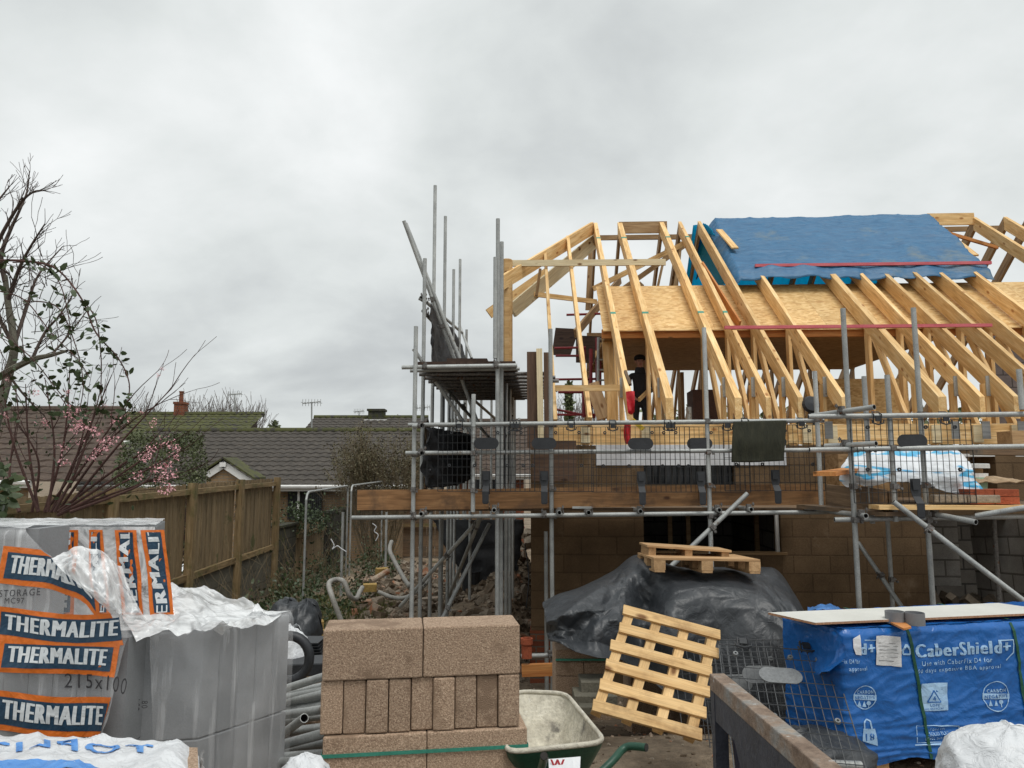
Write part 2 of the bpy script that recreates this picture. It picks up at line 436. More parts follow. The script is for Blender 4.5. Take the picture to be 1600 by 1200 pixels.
M['plank'] = woodmat('weathered_scaffold_board', (.12,.08,.05), (.19,.125,.075), (.26,.18,.11), knots=(.06,.04,.02), stain=(.09,.075,.06))
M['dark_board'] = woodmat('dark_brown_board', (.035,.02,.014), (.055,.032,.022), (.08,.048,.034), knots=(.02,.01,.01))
M['brown_board'] = woodmat('brown_upright_board', (.075,.045,.03), (.12,.07,.045), (.16,.10,.065), knots=(.04,.02,.01))
M['fence'] = woodmat('mossy_fence_timber', (.13,.09,.045), (.215,.15,.075), (.30,.22,.12), knots=(.05,.04,.02), rnd=.2, stain=(.085,.09,.03))
M['osb'] = osbmat('strand_board', (.52,.30,.11), (.68,.44,.18), (.80,.57,.28))
M['osb_d'] = osbmat('shaded_strand_board', (.20,.11,.045), (.30,.18,.08), (.38,.24,.12))  # darker strand board: shade of the ceiling underside put into the colour
M['galv'] = nmat('galvanised_steel', [(.3,(.29,.30,.295)),(.55,(.40,.415,.405)),(.75,(.50,.515,.50))], scale=5, stretch=(1,1,1), rough=.5, bump=.08, bscale=90, metal=.3, rnd=.15, spots=[((.20,.17,.14),7.0,.66)])
M['galv_in'] = nmat('shaded_bore', [(.3,(.02,.02,.02)),(.7,(.05,.045,.04))], rough=.9)  # near-black: the shade inside hollow ends is put into the colour
M['coupler'] = nmat('coupler_steel', [(.3,(.10,.095,.09)),(.7,(.24,.23,.22))], scale=30, rough=.55, metal=.5, spots=[((.16,.07,.03),20.0,.6)])
M['blackp'] = nmat('black_plastic', [(.3,(.018,.02,.023)),(.7,(.035,.038,.043))], rough=.5, bump=.05)
M['wire'] = nmat('black_coated_wire', [(.3,(.012,.013,.014)),(.7,(.028,.03,.032))], rough=.55, bump=0)
M['gwire'] = nmat('dusty_coated_wire', [(.3,(.045,.05,.054)),(.7,(.10,.105,.11))], rough=.6, bump=0)
M['gplate'] = nmat('dusty_grey_plate', [(.3,(.13,.14,.145)),(.7,(.2,.21,.215))], rough=.6, bump=.05)
M['block'] = nmat('aggregate_block', [(.3,(.23,.155,.105)),(.5,(.42,.295,.205)),(.7,(.60,.455,.33))], scale=130, stretch=(1,1,1), rough=.95, bump=.9, bscale=190, rnd=.13, detail=3.0, dist=.008, fine=.3, spots=[((.27,.185,.125),3.2,.56),((.60,.48,.35),95.0,.64),((.09,.06,.045),120.0,.66)])
M['wall'] = brickmat('beige_block_wall', (.150,.098,.055), (.180,.120,.068), (.120,.078,.044), ms=.009, spots=((.21,.15,.095), 2.2, .60))
M['lwall'] = brickmat('light_block_wall', (.34,.32,.295), (.44,.42,.39), (.20,.185,.165), ms=.014, spots=((.25,.22,.19), 3.0, .62))
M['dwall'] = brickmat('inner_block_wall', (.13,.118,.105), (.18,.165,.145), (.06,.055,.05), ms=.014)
M['redbrick'] = brickmat('red_brick', (.22,.065,.035), (.30,.10,.05), (.17,.13,.10), bw=.225, bh=.075, ms=.01)
M['yelbrick'] = brickmat('buff_brick', (.30,.20,.11), (.38,.26,.15), (.27,.23,.18), bw=.225, bh=.075, ms=.01)
M['mossbrick'] = brickmat('mossy_garden_wall', (.055,.055,.045), (.085,.08,.065), (.04,.04,.03), bw=.44, bh=.225, ms=.014, spots=((.06,.065,.025), 5.0, .52))
M['concrete'] = nmat('mossy_concrete', [(.3,(.085,.08,.06)),(.6,(.14,.13,.10)),(.8,(.12,.13,.065))], scale=3, rough=.95, bump=.5)
M['thermal'] = nmat('grey_aerated_block', [(.3,(.20,.21,.22)),(.6,(.255,.265,.275)),(.8,(.30,.31,.32))], scale=3, rough=.95, bump=.3, bscale=120, rnd=.1, fine=.08, dist=.004)
M['thermal_d'] = nmat('shaded_aerated_block', [(.3,(.07,.075,.078)),(.7,(.11,.115,.12))], scale=3, rough=.95, bump=.3, bscale=120, fine=.08, dist=.004)  # darker copy of the grey block, carrying the shade of the gap
M['film'] = filmmat('clear_film', .10, .80)
M['film2'] = filmmat('milky_film', .25, .78, (.84,.86,.87), 5.0)
M['filmw'] = filmmat('white_crumpled_film', .40, .85, (.80,.82,.83), 5.0, (.6,1.5,1.5))
def tautfilm():
    m, nt, b = pm('stretched_film', .16, 0, .8); L = nt.links.new
    vec, src = vecs(nt, (1.0, 1.0, .7), False)
    n = N(nt, 'ShaderNodeTexNoise', i_Scale=2.6, i_Detail=3.0, i_Distortion=.3); L(vec, n.inputs['Vector'])
    v2, _ = vecs(nt, (26.0, 26.0, 1.6), False)
    st = N(nt, 'ShaderNodeTexNoise', i_Scale=1.0, i_Detail=4.0, i_Distortion=.25); L(v2, st.inputs['Vector'])
    hz = N(nt, 'ShaderNodeMapRange', i_1=.38, i_2=.68, i_3=.10, i_4=.34); L(n.outputs[0], hz.inputs[0])
    sk_ = N(nt, 'ShaderNodeMapRange', i_1=.56, i_2=.70, i_3=0.0, i_4=.26); L(st.outputs[0], sk_.inputs[0])
    fac = math_n(nt, 'ADD', hz.outputs[0], sk_.outputs[0])
    b.inputs['Base Color'].default_value = (.86,.88,.90,1)
    t = N(nt, 'ShaderNodeBsdfTransparent'); ms = N(nt, 'ShaderNodeMixShader')
    L(fac, ms.inputs[0]); L(t.outputs[0], ms.inputs[1]); L(b.outputs[0], ms.inputs[2]); L(ms.outputs[0], nt.nodes['Material Output'].inputs[0])
    vo = N(nt, 'ShaderNodeTexVoronoi', i_Scale=9.0); L(vec, vo.inputs['Vector'])
    bp = N(nt, 'ShaderNodeBump', i_Strength=.5, i_Distance=.012); L(math_n(nt, 'ADD', vo.outputs['Distance'], st.outputs[0]), bp.inputs['Height']); L(bp.outputs[0], b.inputs['Normal'])
    return m
M['filmg'] = tautfilm()
M['p_or'] = clothmat('orange_print', (.72,.17,.02), .35, (.60,.14,.02), bscale=5)
M['p_nv'] = clothmat('navy_print', (.012,.045,.085), .35, (.02,.06,.11), bscale=5)
M['p_wh'] = clothmat('white_print', (.72,.76,.78), .4, (.62,.67,.70), bscale=5)
M['p_bk'] = clothmat('black_print', (.03,.03,.035), .5)
M['p_bl'] = clothmat('blue_print', (.07,.23,.58), .4, (.12,.3,.62), bscale=6)
M['bl_txt'] = clothmat('pale_blue_print', (.36,.55,.76), .4, (.28,.46,.70), bscale=6)
M['bluefilm'] = clothmat('blue_pack_film', (.010,.105,.36), .27, (.014,.125,.42), bscale=2.2, bstr=.55, dist=.03, vor=.3)
M['bluetarp'] = clothmat('blue_tarpaulin', (.018,.105,.225), .5, (.028,.145,.29), bscale=2.0, bstr=.6, dist=.05, vor=.25, stretch=(.4,1.5,1.8), spots=((.12,.17,.20), .8, .56))
M['cyan'] = clothmat('backlit_tarp_turquoise', (.03,.48,.68), .5, (.04,.55,.75), transl=.7)  # daylight through the blue tarp is put into this brighter colour
M['blacktarp'] = clothmat('black_polythene', (.028,.032,.037), .46, (.042,.047,.053), bscale=2.2, bstr=.5, dist=.035, spec=.55, vor=.5)
M['net'] = clothmat('black_debris_net', (.008,.009,.011), .7, (.016,.017,.02), bscale=4)
M['whitebag'] = clothmat('white_woven_bag', (.66,.68,.70), .45, (.58,.60,.62), bscale=4, bstr=.6, vor=.4)
M['bluewhite'] = nmat('blue_and_white_sheet', [(.40,(.74,.77,.80)),(.445,(.70,.75,.8)),(.46,(.06,.38,.66)),(.51,(.10,.48,.74)),(.525,(.72,.76,.8)),(.585,(.72,.76,.8)),(.60,(.07,.42,.70)),(.65,(.10,.48,.74))], scale=1.5, stretch=(.7,.7,3.2), rough=.4, bump=.5, bscale=9, fine=.08, rnd=0, detail=2.0, dist=.04)
M['white'] = nmat('white_paint', [(.3,(.62,.62,.60)),(.7,(.74,.74,.72))], rough=.6, bump=.05, fine=.05)
M['memb'] = clothmat('white_membrane', (.70,.71,.73), .5, (.6,.62,.65), bscale=4)
M['green'] = nmat('green_paint', [(.3,(.012,.055,.035)),(.7,(.02,.085,.05))], scale=10, rough=.4, bump=.1, spots=[((.3,.29,.25),14.0,.68)])
M['barrow'] = nmat('mortar_caked_tray', [(.3,(.36,.33,.27)),(.55,(.56,.53,.44)),(.75,(.68,.65,.56))], scale=6, rough=.85, bump=.6, bscale=35, spots=[((.17,.16,.14),4.0,.60),((.72,.70,.64),9.0,.62)])
M['skip'] = nmat('dark_blue_skip_paint', [(.3,(.028,.032,.045)),(.6,(.05,.055,.07)),(.8,(.085,.085,.09))], scale=7, rough=.5, bump=.25, bscale=40, spots=[((.15,.075,.04),6.0,.66),((.42,.42,.41),26.0,.70)])
M['rust'] = nmat('rusted_steel_edge', [(.3,(.13,.085,.06)),(.5,(.27,.20,.15)),(.65,(.27,.265,.25)),(.8,(.38,.29,.21))], scale=9, rough=.75, bump=.5, bscale=60, spots=[((.55,.55,.54),24.0,.66)])
M['strap'] = nmat('green_strap', [(.3,(.04,.24,.17)),(.7,(.06,.31,.23))], rough=.45, bump=.05)
M['dstrap'] = nmat('dark_green_strap', [(.3,(.01,.06,.035)),(.7,(.02,.10,.055))], rough=.45, bump=.05)
M['paper'] = nmat('printed_paper', [(.3,(.55,.56,.57)),(.48,(.66,.67,.68)),(.52,(.70,.71,.72)),(.7,(.74,.75,.76))], scale=12, stretch=(1,1,6), rough=.8, bump=.05)
M['board_face'] = nmat('white_board_face', [(.3,(.56,.56,.52)),(.7,(.64,.64,.60))], scale=2, rough=.6, bump=.05, fine=.05)
M['chip'] = nmat('chipboard_edge', [(.3,(.30,.15,.08)),(.7,(.48,.28,.17))], scale=80, rough=.9, bump=.3)
M['pvc'] = nmat('grey_plastic_pipe', [(.3,(.17,.175,.185)),(.7,(.22,.225,.235))], rough=.45, bump=.03, fine=.05)
M['mud'] = nmat('mud', [(.3,(.11,.08,.053)),(.5,(.21,.16,.11)),(.62,(.30,.235,.165)),(.8,(.40,.32,.23))], scale=1.4, rough=.95, bump=.9, bscale=14, rnd=0, dist=.06, spots=[((.045,.055,.02),.8,.60),((.22,.20,.17),11.0,.68)])
M['soil'] = nmat('spoil', [(.3,(.08,.056,.036)),(.6,(.15,.108,.07)),(.8,(.24,.18,.12))], scale=6, rough=.95, bump=.9, bscale=30)
M['rubble'] = nmat('broken_brick', [(.2,(.24,.085,.045)),(.42,(.38,.17,.09)),(.5,(.42,.34,.26)),(.62,(.30,.23,.17)),(.8,(.52,.44,.36))], scale=2.2, rough=.95, bump=.5, rnd=.3)
M['stone'] = nmat('rubble_stone', [(.3,(.19,.15,.11)),(.6,(.34,.285,.22)),(.8,(.50,.44,.36))], scale=5, rough=.95, bump=.5, rnd=.3)
M['brickr'] = nmat('new_red_brick', [(.3,(.28,.06,.025)),(.7,(.42,.11,.05))], scale=9, rough=.9, bump=.4, rnd=.15)
M['bricky'] = nmat('yellow_brick', [(.3,(.32,.20,.06)),(.7,(.46,.32,.11))], scale=9, rough=.9, bump=.4, rnd=.15)
M['hose'] = nmat('grey_hose', [(.3,(.30,.29,.26)),(.7,(.42,.41,.38))], rough=.6, bump=.1)
M['red'] = nmat('red_paint', [(.3,(.42,.03,.04)),(.7,(.58,.05,.07))], rough=.5, bump=.05)
M['redt'] = nmat('dark_red_tube', [(.3,(.16,.015,.02)),(.7,(.28,.03,.04))], rough=.5, bump=.05)
M['pink'] = nmat('pink_batten_paint', [(.3,(.55,.10,.13)),(.7,(.72,.19,.21))], scale=3, stretch=(1,6,6), rough=.6, bump=.1)
M['redsheet'] = clothmat('red_sheet', (.66,.02,.03), .4, (.56,.015,.03), transl=.25)
M['orangenet'] = clothmat('orange_net', (.75,.16,.05), .5, (.62,.10,.03))
M['tile_g'] = nmat('dark_roof_tile', [(.3,(.042,.037,.032)),(.55,(.072,.063,.054)),(.8,(.11,.096,.08))], scale=5, rough=.9, bump=.3, bscale=30, rnd=0, spots=[((.09,.085,.06),16.0,.62),((.26,.25,.22),30.0,.74)])
M['tile_b'] = nmat('brown_roof_tile', [(.3,(.05,.036,.028)),(.55,(.085,.06,.046)),(.8,(.12,.09,.07))], scale=5, rough=.9, bump=.3, bscale=30, rnd=0, spots=[((.13,.12,.07),12.0,.62),((.28,.27,.24),30.0,.74)])
M['tile_m'] = nmat('mossy_roof_tile', [(.3,(.045,.048,.02)),(.55,(.085,.09,.03)),(.8,(.055,.05,.04))], scale=3, stretch=(.4,1,1), rough=.95, bump=.4, bscale=30, rnd=0, spots=[((.045,.042,.036),5.0,.53)])
M['glass'] = nmat('dark_window', [(.3,(.015,.018,.02)),(.7,(.04,.045,.05))], rough=.12, bump=0, rnd=0, rr=0)
M['bark'] = nmat('bark', [(.3,(.05,.035,.03)),(.7,(.11,.08,.065))], scale=12, rough=.95, bump=.4)
M['bark_r'] = nmat('reddish_stem', [(.3,(.05,.024,.02)),(.7,(.10,.05,.042))], scale=12, rough=.9, bump=.2)
M['bark_t'] = nmat('tan_twig', [(.3,(.13,.10,.06)),(.7,(.22,.17,.10))], scale=12, rough=.9, bump=.1)
M['bark_far'] = nmat('grey_brown_twig', [(.3,(.14,.12,.11)),(.7,(.22,.20,.18))], scale=12, rough=.9, bump=.1)
M['leaf'] = nmat('dark_leaf', [(.3,(.025,.045,.016)),(.6,(.05,.075,.028)),(.8,(.09,.105,.04))], scale=4, rough=.5, bump=.05)
M['leaf_s'] = nmat('sage_leaf', [(.3,(.07,.09,.035)),(.6,(.115,.135,.06)),(.8,(.17,.18,.09))], scale=4, rough=.6, bump=.05)
M['leaf_o'] = nmat('olive_leaf', [(.3,(.08,.07,.035)),(.6,(.13,.115,.06)),(.8,(.2,.17,.1))], scale=4, rough=.6, bump=.05)
M['petal'] = nmat('pink_petal', [(.3,(.66,.30,.34)),(.6,(.78,.44,.47)),(.8,(.84,.62,.63))], scale=12, rough=.6, bump=0)
M['skin'] = nmat('skin', [(.3,(.38,.19,.14)),(.7,(.46,.25,.19))], rough=.6, bump=0)
M['jacket'] = nmat('black_jacket', [(.3,(.012,.013,.017)),(.7,(.03,.032,.038))], scale=10, rough=.8, bump=.3)
M['hair'] = nmat('dark_hat', [(.3,(.006,.005,.005)),(.7,(.016,.014,.013))], rough=.8)
M['blueobj'] = nmat('blue_sheet_fold', [(.3,(.05,.16,.42)),(.7,(.08,.22,.5))], rough=.4)
M['bucket_g'] = nmat('mint_plastic', [(.3,(.30,.52,.38)),(.7,(.36,.58,.43))], rough=.4, bump=0)
M['yellow'] = nmat('yellow_plastic', [(.3,(.60,.42,.03)),(.7,(.68,.5,.06))], rough=.4, bump=0)

# ================================================================ THE GROUND
def gfn(x0, x1, y0, y1):
    def fn(s, t):
        x, y = lin(s, x0, x1), lin(t, y0, y1); return V((x, y, gz(x, y)))
    return fn
g = MB(); g.grid(gfn(-9, 9, .3, 27), 190, 270)
zf = -.72
for (x0, x1, y0, y1) in ((-700,700,27,1500),(-700,700,-60,.3),(-700,-9,.3,27),(9,700,.3,27)):
    g.add([(x0,y0,zf if y0>20 else -.02),(x1,y0,zf if y0>20 else -.02),(x1,y1,zf if y1>20 else -.02),(x0,y1,zf if y1>20 else -.02)], [(0,1,2,3)])
tag(g.build('ground', M['mud'], smooth=True, pivot=(0,0,0)), kind='structure')

# ================================================================ HOUSES BEYOND THE GARDENS
def roof_mesh(mb, x0, x1, ye, ze, yr, zr, course=.33, wave=.3, skew=0):
    """front slope laid in overlapping courses of pantiles"""
    n = max(3, int(math.hypot(yr-ye, zr-ze)/course)); nx = int((x1-x0)/(wave/4))
    for k in range(n):
        a, b = k/n, (k+1)/n
        y0, z0, y1, z1 = lin(a,ye,yr), lin(a,ze,zr), lin(b,ye,yr), lin(b,ze,zr)
        vs = []
        for i in range(nx+1):
            x = lin(i/nx, x0, x1)+skew*(1-a)*max(0,(i/nx-.5)*2); w = (0,.018,.034,.018)[i % 4]
            j = .006*noise.noise(V((int(x/wave)*3.7, k*5.1, 0)))*2
            vs += [(x, y0, z0-.005), (x, y0, z0+.036+w+j), (x, y1, z1+.006+w)]
        fs = []
        for i in range(nx):
            q = i*3; fs += [(q, q+3, q+4, q+1), (q+1, q+4, q+5, q+2)]
        mb.add(vs, fs)
def bungalow(label, x0, x1, ye, ze, yr, zr, tile, wall, rot=0, ridge_moss=False, back=1.0, skew=0):
    g0 = -.75
    t = thing('bungalow', ((x0+x1)/2, (ye+yr)/2, g0), label, 'house', 'bungalows behind the fence')
    yb = yr+(yr-ye)*back
    zb_ = zr-(zr-ze)*back
    r = MB(); roof_mesh(r, x0, x1, ye, ze, yr, zr, skew=skew)
    r.add([(x0,yr,zr),(x1,yr,zr),(x1,yb,zb_),(x0,yb,zb_)], [(0,1,2,3)])
    ro = r.build('roof', tile, t)
    c = MB(); c.tube([(x0,yr,zr+.02),(x1,yr,zr+.02)], .11, 8); c.build('ridge_tiles', M['tile_m'] if ridge_moss else tile, ro)
    w = MB()
    w.add([(x0+.3,ye+.4,g0),(x1-.3,ye+.4,g0),(x1-.3,ye+.4,ze+.1),(x0+.3,ye+.4,ze+.1)], [(0,1,2,3)])
    for x in (x0+.3, x1-.3) if not skew else ():
        w.add([(x,ye+.4,g0),(x,yb-.2*back,g0),(x,yb-.2*back,zb_-.05),(x,yr,zr-.05),(x,ye+.4,ze+.1)], [(0,1,2,3,4)])
    w.build('wall', wall, t)
    gt = MB(); gt.tube([(x0,ye-.05,ze-.03),(x1,ye-.05,ze-.03)], .06, 6); gt.box(((x0+x1)/2, ye+.03, ze-.08), (x1-x0,.03,.16)); gt.build('gutter', M['white'], t)
    return t
def chimney(parent, x, y, z0, z1, w, mat, pot=True):
    c = MB(); c.box((x,y,(z0+z1)/2), (w,w*.9,z1-z0)); c.box((x,y,z1+.05), (w*1.15,w*1.05,.1)); o = c.build('chimney', mat, parent)
    f = MB(); f.box((x,y-w*.5,z0+(z1-z0)*.1), (w*1.5,.06,.12)); f.build('flashing', M['white'], o)
    if pot:
        p = MB(); p.lathe([(w*.22,0),(w*.2,.4),(w*.25,.42),(w*.25,.46),(w*.15,.46),(w*.15,.3)], (x,y,z1+.1), 12); p.build('chimney_pot', M['redbrick'], o)
def XY(px, Y): return aY(px, 740, Y).x
def ZY(py, Y): return aY(800, py, Y).z
# left, brown roof nearest the camera
bungalow('near brown tiled bungalow roof behind the pink flowering shrub', XY(-330,18), XY(186,22), 18, ZY(752,18), 22, ZY(641,22), M['tile_b'], M['yelbrick'], back=.02, skew=XY(190,18)-XY(186,22))
tB = bungalow('far bungalow with green mossy roof and a red brick chimney', XY(150,30), XY(396,30), 28, ZY(690,28), 31, ZY(648,31), M['tile_m'], M['tile_b'], ridge_moss=True, back=.02)
chimney(tB, XY(277,31), 31, ZY(668,31), ZY(632,31), .42, M['redbrick'])
tC = bungalow('long low bungalow with dark pantile roof across the middle', XY(225,26), XY(662,26), 22, ZY(759,22), 26, ZY(674,26), M['tile_g'], M['yelbrick'], ridge_moss=True)
sv = MB(); sv.box((XY(279,24.6),24.6,ZY(692,24.6)), (.28,.3,.5)); sv.build('soil_vent', M['glass'], tC)
wd = MB(); wd.box((XY(478,22.3),22.3,ZY(785,22.3)), (1.0,.1,1.0)); wi = wd.build('window', M['glass'], tC)
fr = MB(); fr.box((XY(468,22.2),22.2,ZY(785,22.2)), (.06,.06,1.05)); fr.build('frame', M['white'], wi)
tD = bungalow('farthest bungalow roof with square chimney behind the long roof', XY(488,34), XY(668,34), 31, ZY(690,31), 34, ZY(653,34), M['tile_g'], M['yelbrick'], ridge_moss=True)
chimney(tD, XY(587,34), 34, ZY(660,34), ZY(643,34), .7, M['mossbrick'], False)
# small gabled porch with white barge boards
gp = thing('porch', (XY(360,19.5), 19.5, -.7), 'small gabled porch with white barge boards in front of the dark roof', 'porch')
Yg = 19.5; pk = aY(350,720,Yg); le = aY(322,738,Yg); ri = aY(395,750,Yg)
w_ = MB(); w_.prism([le+V((0,.05,-.05)), V((le.x,Yg+.05,-.7)), V((ri.x,Yg+.05,-.7)), ri+V((0,.05,-.05)), pk+V((0,.05,-.03))], (0,1,0), .1); w_.build('gable_wall', M['yelbrick'], gp)
for a_, b_ in ((pk, le), (pk, ri)):
    beam('barge_board', a_, b_ + (b_-a_)*.06, .05, .17, M['white'], gp)
    q = MB(); q.prism([a_+V((0,-.08,.05)), b_+(b_-a_)*.06+V((0,-.08,.05)), b_+(b_-a_)*.06+V((0,.9,.05)), a_+V((0,.9,.05))], (0,0,1), .05); q.build('roof', M['tile_m'], gp)
q = MB(); q.box(pk+V((0,-.06,-.10)), (.16,.05,.12)); q.build('apex_board', M['white'], gp)
# houses glimpsed through the scaffold
tE = bungalow('bungalow glimpsed through the scaffold left of the new house', XY(700,30), XY(828,30), 26, ZY(742,26), 30, ZY(659,30), M['tile_b'], M['redbrick'])
w2 = MB(); w2.box((XY(758,26.3),26.3,ZY(758,26.3)), (1.1,.08,.8)); wi = w2.build('window', M['glass'], tE)
f2 = MB()
for dx in (-.55,0,.55): f2.box((XY(758,26.3)+dx,26.2,ZY(758,26.3)), (.07,.06,.86))
for dz in (-.4,.4): f2.box((XY(758,26.3),26.2,ZY(758,26.3)+dz), (1.16,.06,.07))
f2.build('frame', M['white'], wi)
# aerials
def aerial(px, pt, pb, Y, w, label):
    t = thing('television_aerial', aY(px, pb, Y), label, 'aerial', 'television aerials on the roofs')
    a, b = aY(px,pt,Y), aY(px,pb,Y)
    m = MB(); m.tube([b, a], .03, 6); m.build('mast', M['galv'], t)
    m = MB(); m.tube([a+V((-w,0,-.06)), a+V((w,0,.02))], .018, 5)
    for k in range(7): x = lin(k/6,-w,w); m.tube([a+V((x,-.2,-.03)), a+V((x,.2,-.03))], .01, 4); m.tube([a+V((x,0,-.15)), a+V((x,0,.1))], .01, 4)
    m.build('boom', M['galv'], t)
aerial(487, 628, 672, 26.2, .32, 'tall aerial above the left end of the farthest roof')
aerial(660, 636, 668, 30, .3, 'aerial behind the left scaffold uprights')
aerial(367, 615, 648, 31, .28, 'aerial beside the far bare trees, right of the red chimney')
aerial(561, 642, 655, 34, .22, 'short aerial left of the square chimney')

# ================================================================ TREES AND SHRUBS
def branch(mb, p, d, ln, r, depth, rng, spread=.6, tips=None, kids=3, up=.15, nseg=4, rmin=.003, gravity=0.0, taper=.55):
    pts = [p]; rs = [r]; dd = d.normalized()
    for i in range(nseg):
        dd = (dd + V((rng.uniform(-1,1), rng.uniform(-1,1), rng.uniform(-1,1)))*.16 + V((0,0,up*.3-gravity))).normalized()
        pts.append(pts[-1] + dd*ln/nseg); rs.append(max(rmin, lin((i+1)/nseg, r, r*taper)))
    mb.tube(pts, rs, 5 if r > .012 else 3, caps=False)
    if depth == 0:
        if tips is not None: tips.append((pts[-1], dd)); tips.append((pts[-2], dd))
        return
    for k in range(kids):
        i = rng.randint(max(1, nseg//2), nseg) if k < kids-1 else nseg
        a = (dd + V((rng.uniform(-1,1), rng.uniform(-1,1), rng.uniform(-.6,1)))*spread).normalized()
        branch(mb, pts[i], a, ln*rng.uniform(.55,.85), rs[i]*.72, depth-1, rng, spread, tips, kids, up, nseg, rmin, gravity, taper)
def leaf(mb, p, size, rng, d=None, flat=.0):
    n = V((rng.gauss(0,1), rng.gauss(0,1), rng.gauss(0,1)+flat)).normalized(); a = n.orthogonal().normalized()
    a = (Matrix.Rotation(rng.uniform(0,6.28), 3, n) @ a); b = n.cross(a); s = size*rng.uniform(.6,1.25)
    mb.add([p, p+a*s*.35+b*s*.28+n*s*.05, p+a*s*.8+b*s*.2, p+a*s*1.05, p+a*s*.8-b*s*.2, p+a*s*.35-b*s*.28+n*s*.05], [(0,1,2,3,4,5)])
rng = random.Random(11)
# far bare trees on the horizon
for (px, pw, pt, lab) in ((222,50,626,'far bare tree left of the red chimney, half behind the shrub stems'),(318,70,622,'widest far bare tree, right of the red chimney'),(345,40,628,'far bare tree against the wide one, its right neighbour'),(384,46,624,'far bare tree at the right end of the mossy roof'),(905,60,615,'far bare tree seen between the scaffold boards and the ladder')):
    Y = 60; b = aY(px, 668, Y); b.z = -.7
    top = aY(px, pt, Y).z
    t = thing('bare_tree', b, lab, 'tree', 'bare trees on the horizon')
    m = MB(); m.tube([b, V((b.x,Y,2.5))], [.3,.2], 6); m.build('trunk', M['bark_far'], t)
    m = MB(); wd_ = pw/F*Y
    for k in range(30):
        q = V((b.x + rng.uniform(-.32,.32)*wd_, Y+rng.uniform(-1,1), 2.6+rng.uniform(-.6,.9)))
        branch(m, q, V((rng.uniform(-.5,.5)+(q.x-b.x)*.22, rng.uniform(-.2,.2), 1)), (top-q.z)*rng.uniform(.36,.50), .05, 2, rng, .45, None, 4, .3, 3, .014)
    m.build('crown', M['bark_far'], t)
# far evergreens
for (px, pw, pt, lab) in ((428,46,658,'far green bush beside the end of the mossy roof'),(890,26,600,'small conifer rising behind the scaffold ladder')):
    Y = 40 if px < 800 else 24; b = aY(px, 700, Y); b.z = -.7; top = aY(px, pt, Y).z
    t = thing('evergreen_bush', b, lab, 'bush')
    m = MB(); m.tube([b, V((b.x,Y,top-.4))], [.12,.04], 6); m.build('trunk', M['bark'], t)
    m = MB()
    for k in range(1500):
        h = rng.random(); rr = pw/F*Y*.5*(1-h*.75 if px > 800 else math.sqrt(max(.05,1-h*h)))*(.75+.5*noise.noise(V((h*5,k*.002,1))))
        a = rng.uniform(0,6.28); q = V((b.x+math.cos(a)*rr*rng.random()**.4, Y+math.sin(a)*rr, lin(h, 1.0, top)))
        leaf(m, q, .16, rng)
    m.build('crown', M['leaf_s'], t)
# hazy conifer line far right seen under the rafters
m = MB()
for k in range(5200):
    x = rng.uniform(1010,1640); Yk = rng.uniform(52,66); b = aY(x, 655, Yk); top = aY(x, 634+16*noise.noise(V((x*.03,1,1)))+4, Yk).z
    leaf(m, V((b.x, Yk, rng.uniform(.5, top))), .55, rng)
tag(m.build('distant_hedge_line', M['leaf_s']), 'low line of green trees on the horizon seen under the rafters', 'trees', kind='stuff')
# sage green rounded bush behind the fence
b = aY(252,760,15.5); b.z = -.7
t = thing('round_bush', b, 'rounded sage green bush behind the fence and the pink shrub', 'bush')
m = MB(); tips = []
for k in range(16): branch(m, b+V((rng.uniform(-.2,.2),0,.3)), V((rng.uniform(-.8,.8), rng.uniform(-.5,.5), 1)), 1.0, .02, 2, rng, .5, tips, 3, .1, 3)
m.build('stems', M['bark'], t)
m = MB()
for k in range(12000):
    a = rng.uniform(0,6.28); h = rng.random()**.6; rr = (.2+.8*math.sqrt(max(0,1-(h*1.02-.25)**2)))*1.08
    q = V((math.cos(a)*rr*rng.uniform(.55,1), math.sin(a)*rr*rng.uniform(.55,1), h*3.45))
    if noise.noise(q*2.6) < -.22: continue
    leaf(m, b+q, .06, rng)
m.build('foliage', M['leaf_s'], t)
b = aY(310,760,14.8); b.z = -.6
t = thing('twiggy_bush', b, 'low brown twiggy bush between the sage bush and the porch gable', 'bush')
m = MB()
for k in range(26): branch(m, b+V((rng.uniform(-.45,.45),0,1.0)), V((rng.uniform(-.6,.6), rng.uniform(-.3,.3), 1)), .55, .008, 2, rng, .5, None, 4, .1, 3, .003)
m.build('stems', M['bark_r'], t)
# big twiggy willow-like shrub in front of the long roof
b = aY(592,800,19.5); b.z = -.7
t = thing('twiggy_shrub', b, 'tall fan shaped twiggy shrub in front of the long roof', 'shrub')
m = MB(); tips = []
for k in range(54):
    dx = rng.uniform(-1,1)
    branch(m, b+V((dx*.35,rng.uniform(-.3,.3),.4)), V((dx*.42, rng.uniform(-.3,.3), 1)), 1.22, .013, 3, rng, .30, tips, 3, .28, 3, .0035)
m.build('stems', M['bark_t'], t)
m = MB()
for (p, d) in tips:
    if p.z < 1.4: continue
    for k in range(3): leaf(m, p+V((rng.uniform(-.1,.1), rng.uniform(-.1,.1), rng.uniform(-.12,.08))), .06, rng)
m.build('leaves', M['leaf_o'], t)
b = aY(480,800,17.8); b.z = -.7
t = thing('leafy_bush', b, 'bright green leafy bush behind the wire site fence', 'bush')
m = MB(); m.tube([b, b+V((0,0,.8))], [.04,.02], 6); m.build('stems', M['bark'], t)
m = MB()
for k in range(1800):
    q = V((rng.gauss(0,.42), rng.gauss(0,.3), 1.55+rng.gauss(0,.2)))
    if noise.noise(q*3) > -.2: leaf(m, b+q, .07, rng)
m.build('foliage', M['leaf'], t)

